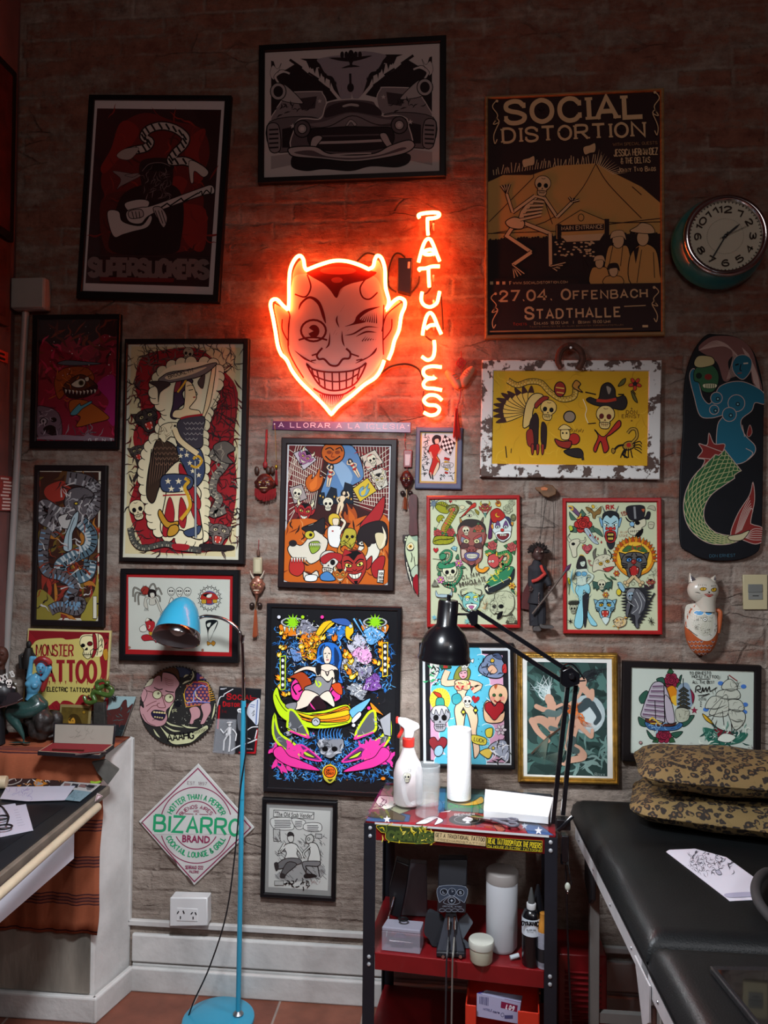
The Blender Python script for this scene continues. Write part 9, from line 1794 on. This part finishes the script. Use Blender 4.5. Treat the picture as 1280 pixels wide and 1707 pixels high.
a=Art((770,1440),6.737,c,(0,-1,0));a.warp=lambda v,e:v+(EYE-v).normalized()*.0315;a.tx(K,'DYNAMIC',672,690,860,700,46,1.8);a.tx('3a3a40','BLACK INK',725,750,830,752,14,1.5);a.tx('3a3a40','TATTOO',730,772,800,773,9,1.2);a.t=t;a.glass=None;finish(a,'label_print')
t,c=cyl('spray_vial','slim clear spray vial with orange cap beside the right rack post','bottle',905,1612,[(.0,0),(.016,.001),(.0165,.004),(.0165,.105),(.010,.112)],CLR,parts=(('cap',[(.0165,.104),(.0165,.128),(.010,.136),(.010,.156),(.007,.158)],mat('a8702a',.4)),('dark_print',[(.0169,.02),(.0169,.058)],mat('1a1a1e',.5))))
t,c=cyl('cone_bottle','black cone tipped bottle behind the ink bottle','bottle',896,1596,[(.0,0),(.020,.001),(.021,.12),(.017,.15),(.012,.18),(.004,.215)],mat('15151a',.4))
c=sp(857,1601);tag(link('small_vial',MB().tube([c+Vector((-.012,0,.007)),c+Vector((.014,.008,.012))],.0065,12),mat('b4bcc0',.4),loc=tuple(c)),'small white labelled vial lying before the ink bottle','vial')
# ---- lower shelf: red basket with a glove box
ZB=.101;b0=atz(850,1700,ZB+.09);bx=rk(.13,-.10,ZB)
t=thing('red_basket','bright red plastic basket on the lowest rack shelf','basket',tuple(bx));mb=MB();zt_=aty(850,1686,bx.y-.09).z-ZB
for u,v,w,d in ((0,.08,.21,.004),(-.09,-.08,.03,.004),(.075,-.08,.06,.004),(-.105,0,.004,.16),(.105,0,.004,.16)):mb.box(bx+RX*u+RY*v+Vector((0,0,zt_/2)),(w,d,zt_),R=RM)
mb.box(bx+Vector((0,0,.003)),(.21,.16,.006),R=RM).box(bx-RY*.08+Vector((0,0,.025)),(.21,.004,.05),R=RM);link('basket',mb,mat('c8321e',.4),t,smooth=0,bevel=.002)
yg=bx.y-.06;gk=3.459;gg=lambda x,y,d=yg:aty(620+x/gk,1580+y/gk,d)
F_=[gg(604,262),gg(858,318),gg(842,438),gg(604,395)];T_=[gg(604,262),gg(858,318),gg(868,277,yg+.045),gg(660,245,yg+.045)]
t=thing('glove_box','white and violet glove box tilted in the red basket','box',tuple(F_[3]));bk=[T_[3],T_[2],T_[2]+(F_[2]-F_[1]),T_[3]+(F_[3]-F_[0])]
link('box',MB().add(F_+bk,[(0,3,2,1),(4,5,6,7),(0,1,5,4),(1,2,6,5),(2,3,7,6),(3,0,4,7)]),mat('a9a6c4',.5),t,smooth=0)
a=Art((620,1580),gk,F_[0],(F_[1]-F_[0]).cross(F_[3]-F_[0]),lift=.0004);a.f('7d1f3f',"745,308 840,332 835,370 742,345",sm=0);a.tx('e2d8e2','L 8-9',772,350,815,362,24,1.6)
for k in range(7):a.l('4a4870',3+k % 3,f"{622+k*8},{280+k*1} {620+k*8},{322+k*2}",0)
a.tx('5a5880','NITRILE',640,358,690,368,12,1);a.bf('3a3860','care',695,372,735,380,14,.02);a.e(None,752,386,9,11,o=2,oc='3a3860');a.r('4a4870',764,388,812,408);a.t=t;a.glass=None;finish(a,'box_print')
a=Art((620,1580),gk,T_[0],(T_[1]-T_[0]).cross(T_[3]-T_[0]),lift=.0004,quad=[(620+x/gk,1580+y/gk) for x,y in ((604,262),(858,318),(868,277),(660,245))]);a.f('c9cae0',"600,240 880,260 880,330 600,280",sm=0);a.f('7d1f3f',"775,275 868,280 858,318 762,300",sm=0);a.f('3a3a98',"612,250 648,247 635,270 606,264",sm=0);a.e('14141c',765,262,50,16);a.tx('e2d8e2','1 89',785,300,840,308,18,1.4);a.t=t;a.glass=None;finish(a,'top_print')
# ---- red louvred toolbox behind
q0=aty(931,1590,-.20);q1=aty(1012,1590,-.20);cx_=(q0.x+q1.x)/2;w_=q1.x-q0.x;h_=q0.z
t=thing('red_cabinet','red metal cabinet with louvre slits on the floor under the couch','cabinet',(cx_,-.12,0));link('body',MB().box((cx_,-.12,h_/2),(w_,.16,h_)),RED,t,bevel=.004)
for k in range(16):link('louvre',MB().box((cx_,-.203,h_-.055-k*.018),(w_-.04,.006,.007),R=Matrix.Rotation(.5,3,'X')),RED,t,smooth=0)
# ---- massage couch
CZ=.765;xl=atz(949,1322,CZ).x;LEA_=mat('0e1011',.42,var=.1,vs=12,bump=.25,bs=260,spec=.42)
ys=atz(1088,1564,CZ).y;cr_=math.radians(-1.6)
t=thing('treatment_couch','black leather folding treatment couch with aluminium frame at the lower right','couch',(xl+.33,ys,0));fx=lambda y:xl-(y+.06)*.035
def cush(y0,y1,n):
 def fn(u,v):
  x=fx(y0+(y1-y0)*v)+u*.68;y=y0+(y1-y0)*v;e=min(u,1-u)*.68;f=min(v,1-v)*abs(y1-y0);k=lambda s_:math.sqrt(max(0,1-(1-min(1,s_/.045))**2));return Vector((x,y,CZ-.055+.055*min(k(e),k(f))))
 g_=[0,.012,.03,.05,.08];us=g_+[.2,.35,.5,.65,.8]+[1-x for x in g_[::-1]];vs=[0,.008,.02,.04,.06]+[.2,.4,.6,.8]+[.94,.96,.98,.992,1];nU=len(us);mb=MB()
 mb.add([fn(u,v) for v in vs for u in us],[(j*nU+i+1,j*nU+i,(j+1)*nU+i,(j+1)*nU+i+1) for j in range(len(vs)-1) for i in range(nU-1)]);mb.hexa([(fx(y0)+.004,y0,CZ-.075),(fx(y1)+.004,y1,CZ-.075),(fx(y1)+.676,y1,CZ-.075),(fx(y0)+.676,y0,CZ-.075)][::1],[(fx(y0),y0,CZ-.055),(fx(y1),y1,CZ-.055),(fx(y1)+.68,y1,CZ-.055),(fx(y0)+.68,y0,CZ-.055)]);link(n,mb,LEA_,t,smooth=60)
cush(-.045,ys+.004,'cushion');cush(ys-.004,ys-.95,'cushion')
AL=mat('bcbcbe',.4,.3,var=.1,vs=20);rp=lambda y,z=CZ-.09,d=-.005:Vector((fx(y)+d,y,z))
for y0,y1 in ((-.16,ys+.02),(ys-.03,ys-.95)):
 o=link('side_rail',MB().hexa([rp(y0,CZ-.10),rp(y1,CZ-.10),rp(y1,CZ-.10,.03),rp(y0,CZ-.10,.03)],[rp(y0,CZ-.06),rp(y1,CZ-.06),rp(y1,CZ-.076,.004),rp(y0,CZ-.076,.004)]),AL,t,smooth=0)
 for k in range(4):link('screw',MB().lathe([(.004,0),(.003,.002)],rp(y0+(y1-y0)*(.08+k*.27),CZ-.08,-.0055),(-1,0,0),10),STEEL,o)
link('hinge_plate',MB().prism([rp(y,z,-.011) for y,z in ((ys+.06,CZ-.072),(ys-.06,CZ-.072),(ys-.06,CZ-.15),(ys-.01,CZ-.19),(ys+.03,CZ-.12))],(.004,0,0)),AL,t,smooth=0)
ly=-.33;link('leg_bracket',MB().prism([rp(y,z,.0) for y,z in ((ly+.05,CZ-.10),(ly-.06,CZ-.10),(ly-.06,CZ-.19),(ly-.02,CZ-.22),(ly+.05,CZ-.18))],(.012,0,0)),mat('17171a',.4),t,smooth=0,bevel=.003)
LG_=mat('7d7a76',.45,.3,var=.1,vs=10)
for y in (ly,ys-.07):
 for dx in (.02,.66):link('leg',MB().box(rp(y,(CZ-.10)/2,dx),(.028,.03,CZ-.10)),LG_,t,bevel=.002)
link('cross_bar',MB().box(rp(ly,.20,.34),(.62,.02,.03)),LG_,t,smooth=0);link('brace',MB().tube([rp(ys-.02,CZ-.14,.012),rp(ys-.07,.05,.012)],.008,8),AL,t)
# ---- leopard pillows
def leopard():
 m=mat('8a6a36',.85,bump=.3,bs=200,name='leopard_fabric');m=m.copy();nt=m.node_tree;N=nt.nodes.new;L=nt.links.new;b=nt.nodes['Principled BSDF'];tc=N('ShaderNodeTexCoord');n0=N('ShaderNodeTexNoise');n0.inputs['Scale'].default_value=40;va=N('ShaderNodeMix');va.data_type='RGBA';va.blend_type='ADD';va.inputs[0].default_value=.022
 L(tc.outputs['Object'],n0.inputs['Vector']);L(tc.outputs['Object'],va.inputs[6]);L(n0.outputs[1],va.inputs[7]);v=N('ShaderNodeTexVoronoi');v.inputs['Scale'].default_value=50;L(va.outputs[2],v.inputs['Vector'])
 r=N('ShaderNodeValToRGB');e=r.color_ramp.elements;e[0].position=0;e[0].color=rgb('5e4424');e[1].position=.24;e[1].color=rgb('624828')
 for p,c in ((.27,'1d1611'),(.50,'201811'),(.56,'705b36')):x=e.new(p);x.color=rgb(c)
 L(v.outputs[0],r.inputs[0]);n1=N('ShaderNodeTexNoise');n1.inputs['Scale'].default_value=55;L(tc.outputs['Object'],n1.inputs['Vector']);g_=N('ShaderNodeMath');g_.operation='GREATER_THAN';g_.inputs[1].default_value=.66;L(n1.outputs[0],g_.inputs[0]);mx=N('ShaderNodeMix');mx.data_type='RGBA';mx.inputs[7].default_value=rgb('6c5832');L(g_.outputs[0],mx.inputs[0]);L(r.outputs[0],mx.inputs[6]);L(mx.outputs[2],b.inputs['Base Color']);return m
LEO=leopard()
def pillow(lab,c,w,d,h,rot,tilt=0):
 Rm=Matrix.Rotation(rot,3,'Z') @ Matrix.Rotation(tilt,3,'Y');mb=MB();n=22
 for sg in (1,-1):
  def fn(u,v):
   a_,b_=2*u-1,2*v-1;p=1-.10*(1-abs(b_)**2);q=1-.10*(1-abs(a_)**2);z=(max(0,1-abs(a_)**4)*max(0,1-abs(b_)**3.4))**.6;wr=.004*math.sin(a_*9+b_*4)*z
   kc_=1-.13*(abs(a_)*abs(b_))**5;return c+Rm @ Vector((a_*w/2*(1-.04*(1-b_*b_))*kc_,b_*d/2*(1-.04*(1-a_*a_))*kc_,sg*(h/2*z+wr)+.001*sg))
  k0=len(mb.v);mb.grid(fn,n,n)
  if sg<0:
   for i in range(len(mb.f)//2,len(mb.f)):mb.f[i]=mb.f[i][::-1]
 t_=thing('leopard_pillow',lab,'pillow',(c.x,c.y,c.z-h/2),'leopard pillows on the couch');link('cover',mb,LEO,t_,smooth=180)
 link('piping',MB().tube([c+Rm @ (Vector((w/2*x*(1-.04*(1-y*y)),d/2*y*(1-.04*(1-x*x)),0))*(1-.13*(abs(x)*abs(y))**5)) for x,y in [(-1+k/8,-1) for k in range(16)]+[(1,-1+k/8) for k in range(16)]+[(1-k/8,1) for k in range(16)]+[(-1,1-k/8) for k in range(16)]],.003,6,True),LEO,t_)
pc=atz(1230,1380,CZ+.05);pillow('flat lower leopard print pillow lying on the black couch',Vector((.87,-.255,CZ+.054)),.62,.36,.092,-.27);pillow('plump upper leopard print pillow on top of the other',Vector((.885,-.25,CZ+.166)),.62,.34,.106,-.15,.0)
# ---- paper, tablet and strap on the couch
k8=3.368;cp8=lambda x,y,z=CZ+.001:atz(900+x/k8,1300+y/k8,z)
P_="708,405 725,394 870,388 1045,435 1210,555 1200,640 1200,675 1065,682 1045,665";q=[cp8(x,y) for x,y in pts(P_)];t=thing('drawing_paper','white paper sheet with a line drawing on the black couch','paper',tuple(sum(q,Vector())/9));link('sheet',MB().prism(q[::-1],(0,0,.0008)),mat('c4c2cc',.6),t,smooth=0);a=Art((900,1300),k8,(0,0,CZ+.0019),(0,0,1),quad=[(900+x/k8,1300+y/k8) for x,y in pts(P_)]);curls(a,['3a3840'],110,835,415,1015,525,4,2.2,34);curls(a,['4a4850'],10,1010,465,1090,510,5,3,40);a.f('9a9aa8',"985,515 1005,508 1020,530 1000,535",2)
for x,y in ((878,408),(945,418),(1018,460)):a.star('4a4850',x,y,8)
a.f('9a98ac',"1045,640 1200,632 1200,655 1060,662",0);a.t=t;a.glass=None;finish(a,'drawing')
q=[cp8(x,y) for x,y in ((950,1080),(1420,1085),(1800,1700),(1330,1560))];t=thing('tablet','black tablet in a ribbed case at the lower right corner of the couch','tablet',tuple(q[0]));link('case',MB().prism(q[::-1],(0,0,.014)),mat('101013',.6,bump=.5,bs=150),t,bevel=.003);c=sum(q,Vector())/4;link('screen',MB().prism([c+(p-c)*.88+Vector((0,0,.0142)) for p in q][::-1],(0,0,.0006)),mat('0a0a0c',.08,coat=1),t,smooth=0)
q=cr([cp8(x,y,CZ+z) for x,y,z in ((1340,530,.02),(1270,520,.035),(1225,560,.045),(1210,620,.045),(1230,690,.035),(1290,770,.02),(1350,830,.015))],False,5);tag(link('padded_strap',MB().tube(q,.012,12),mat('2a2828',.8),loc=tuple(q[-1])),'dark padded strap loop at the right frame edge on the couch','strap')
for o in list(COL.objects):
 if '_o' in o.keys():del o['_o']
bpy.context.view_layer.update()
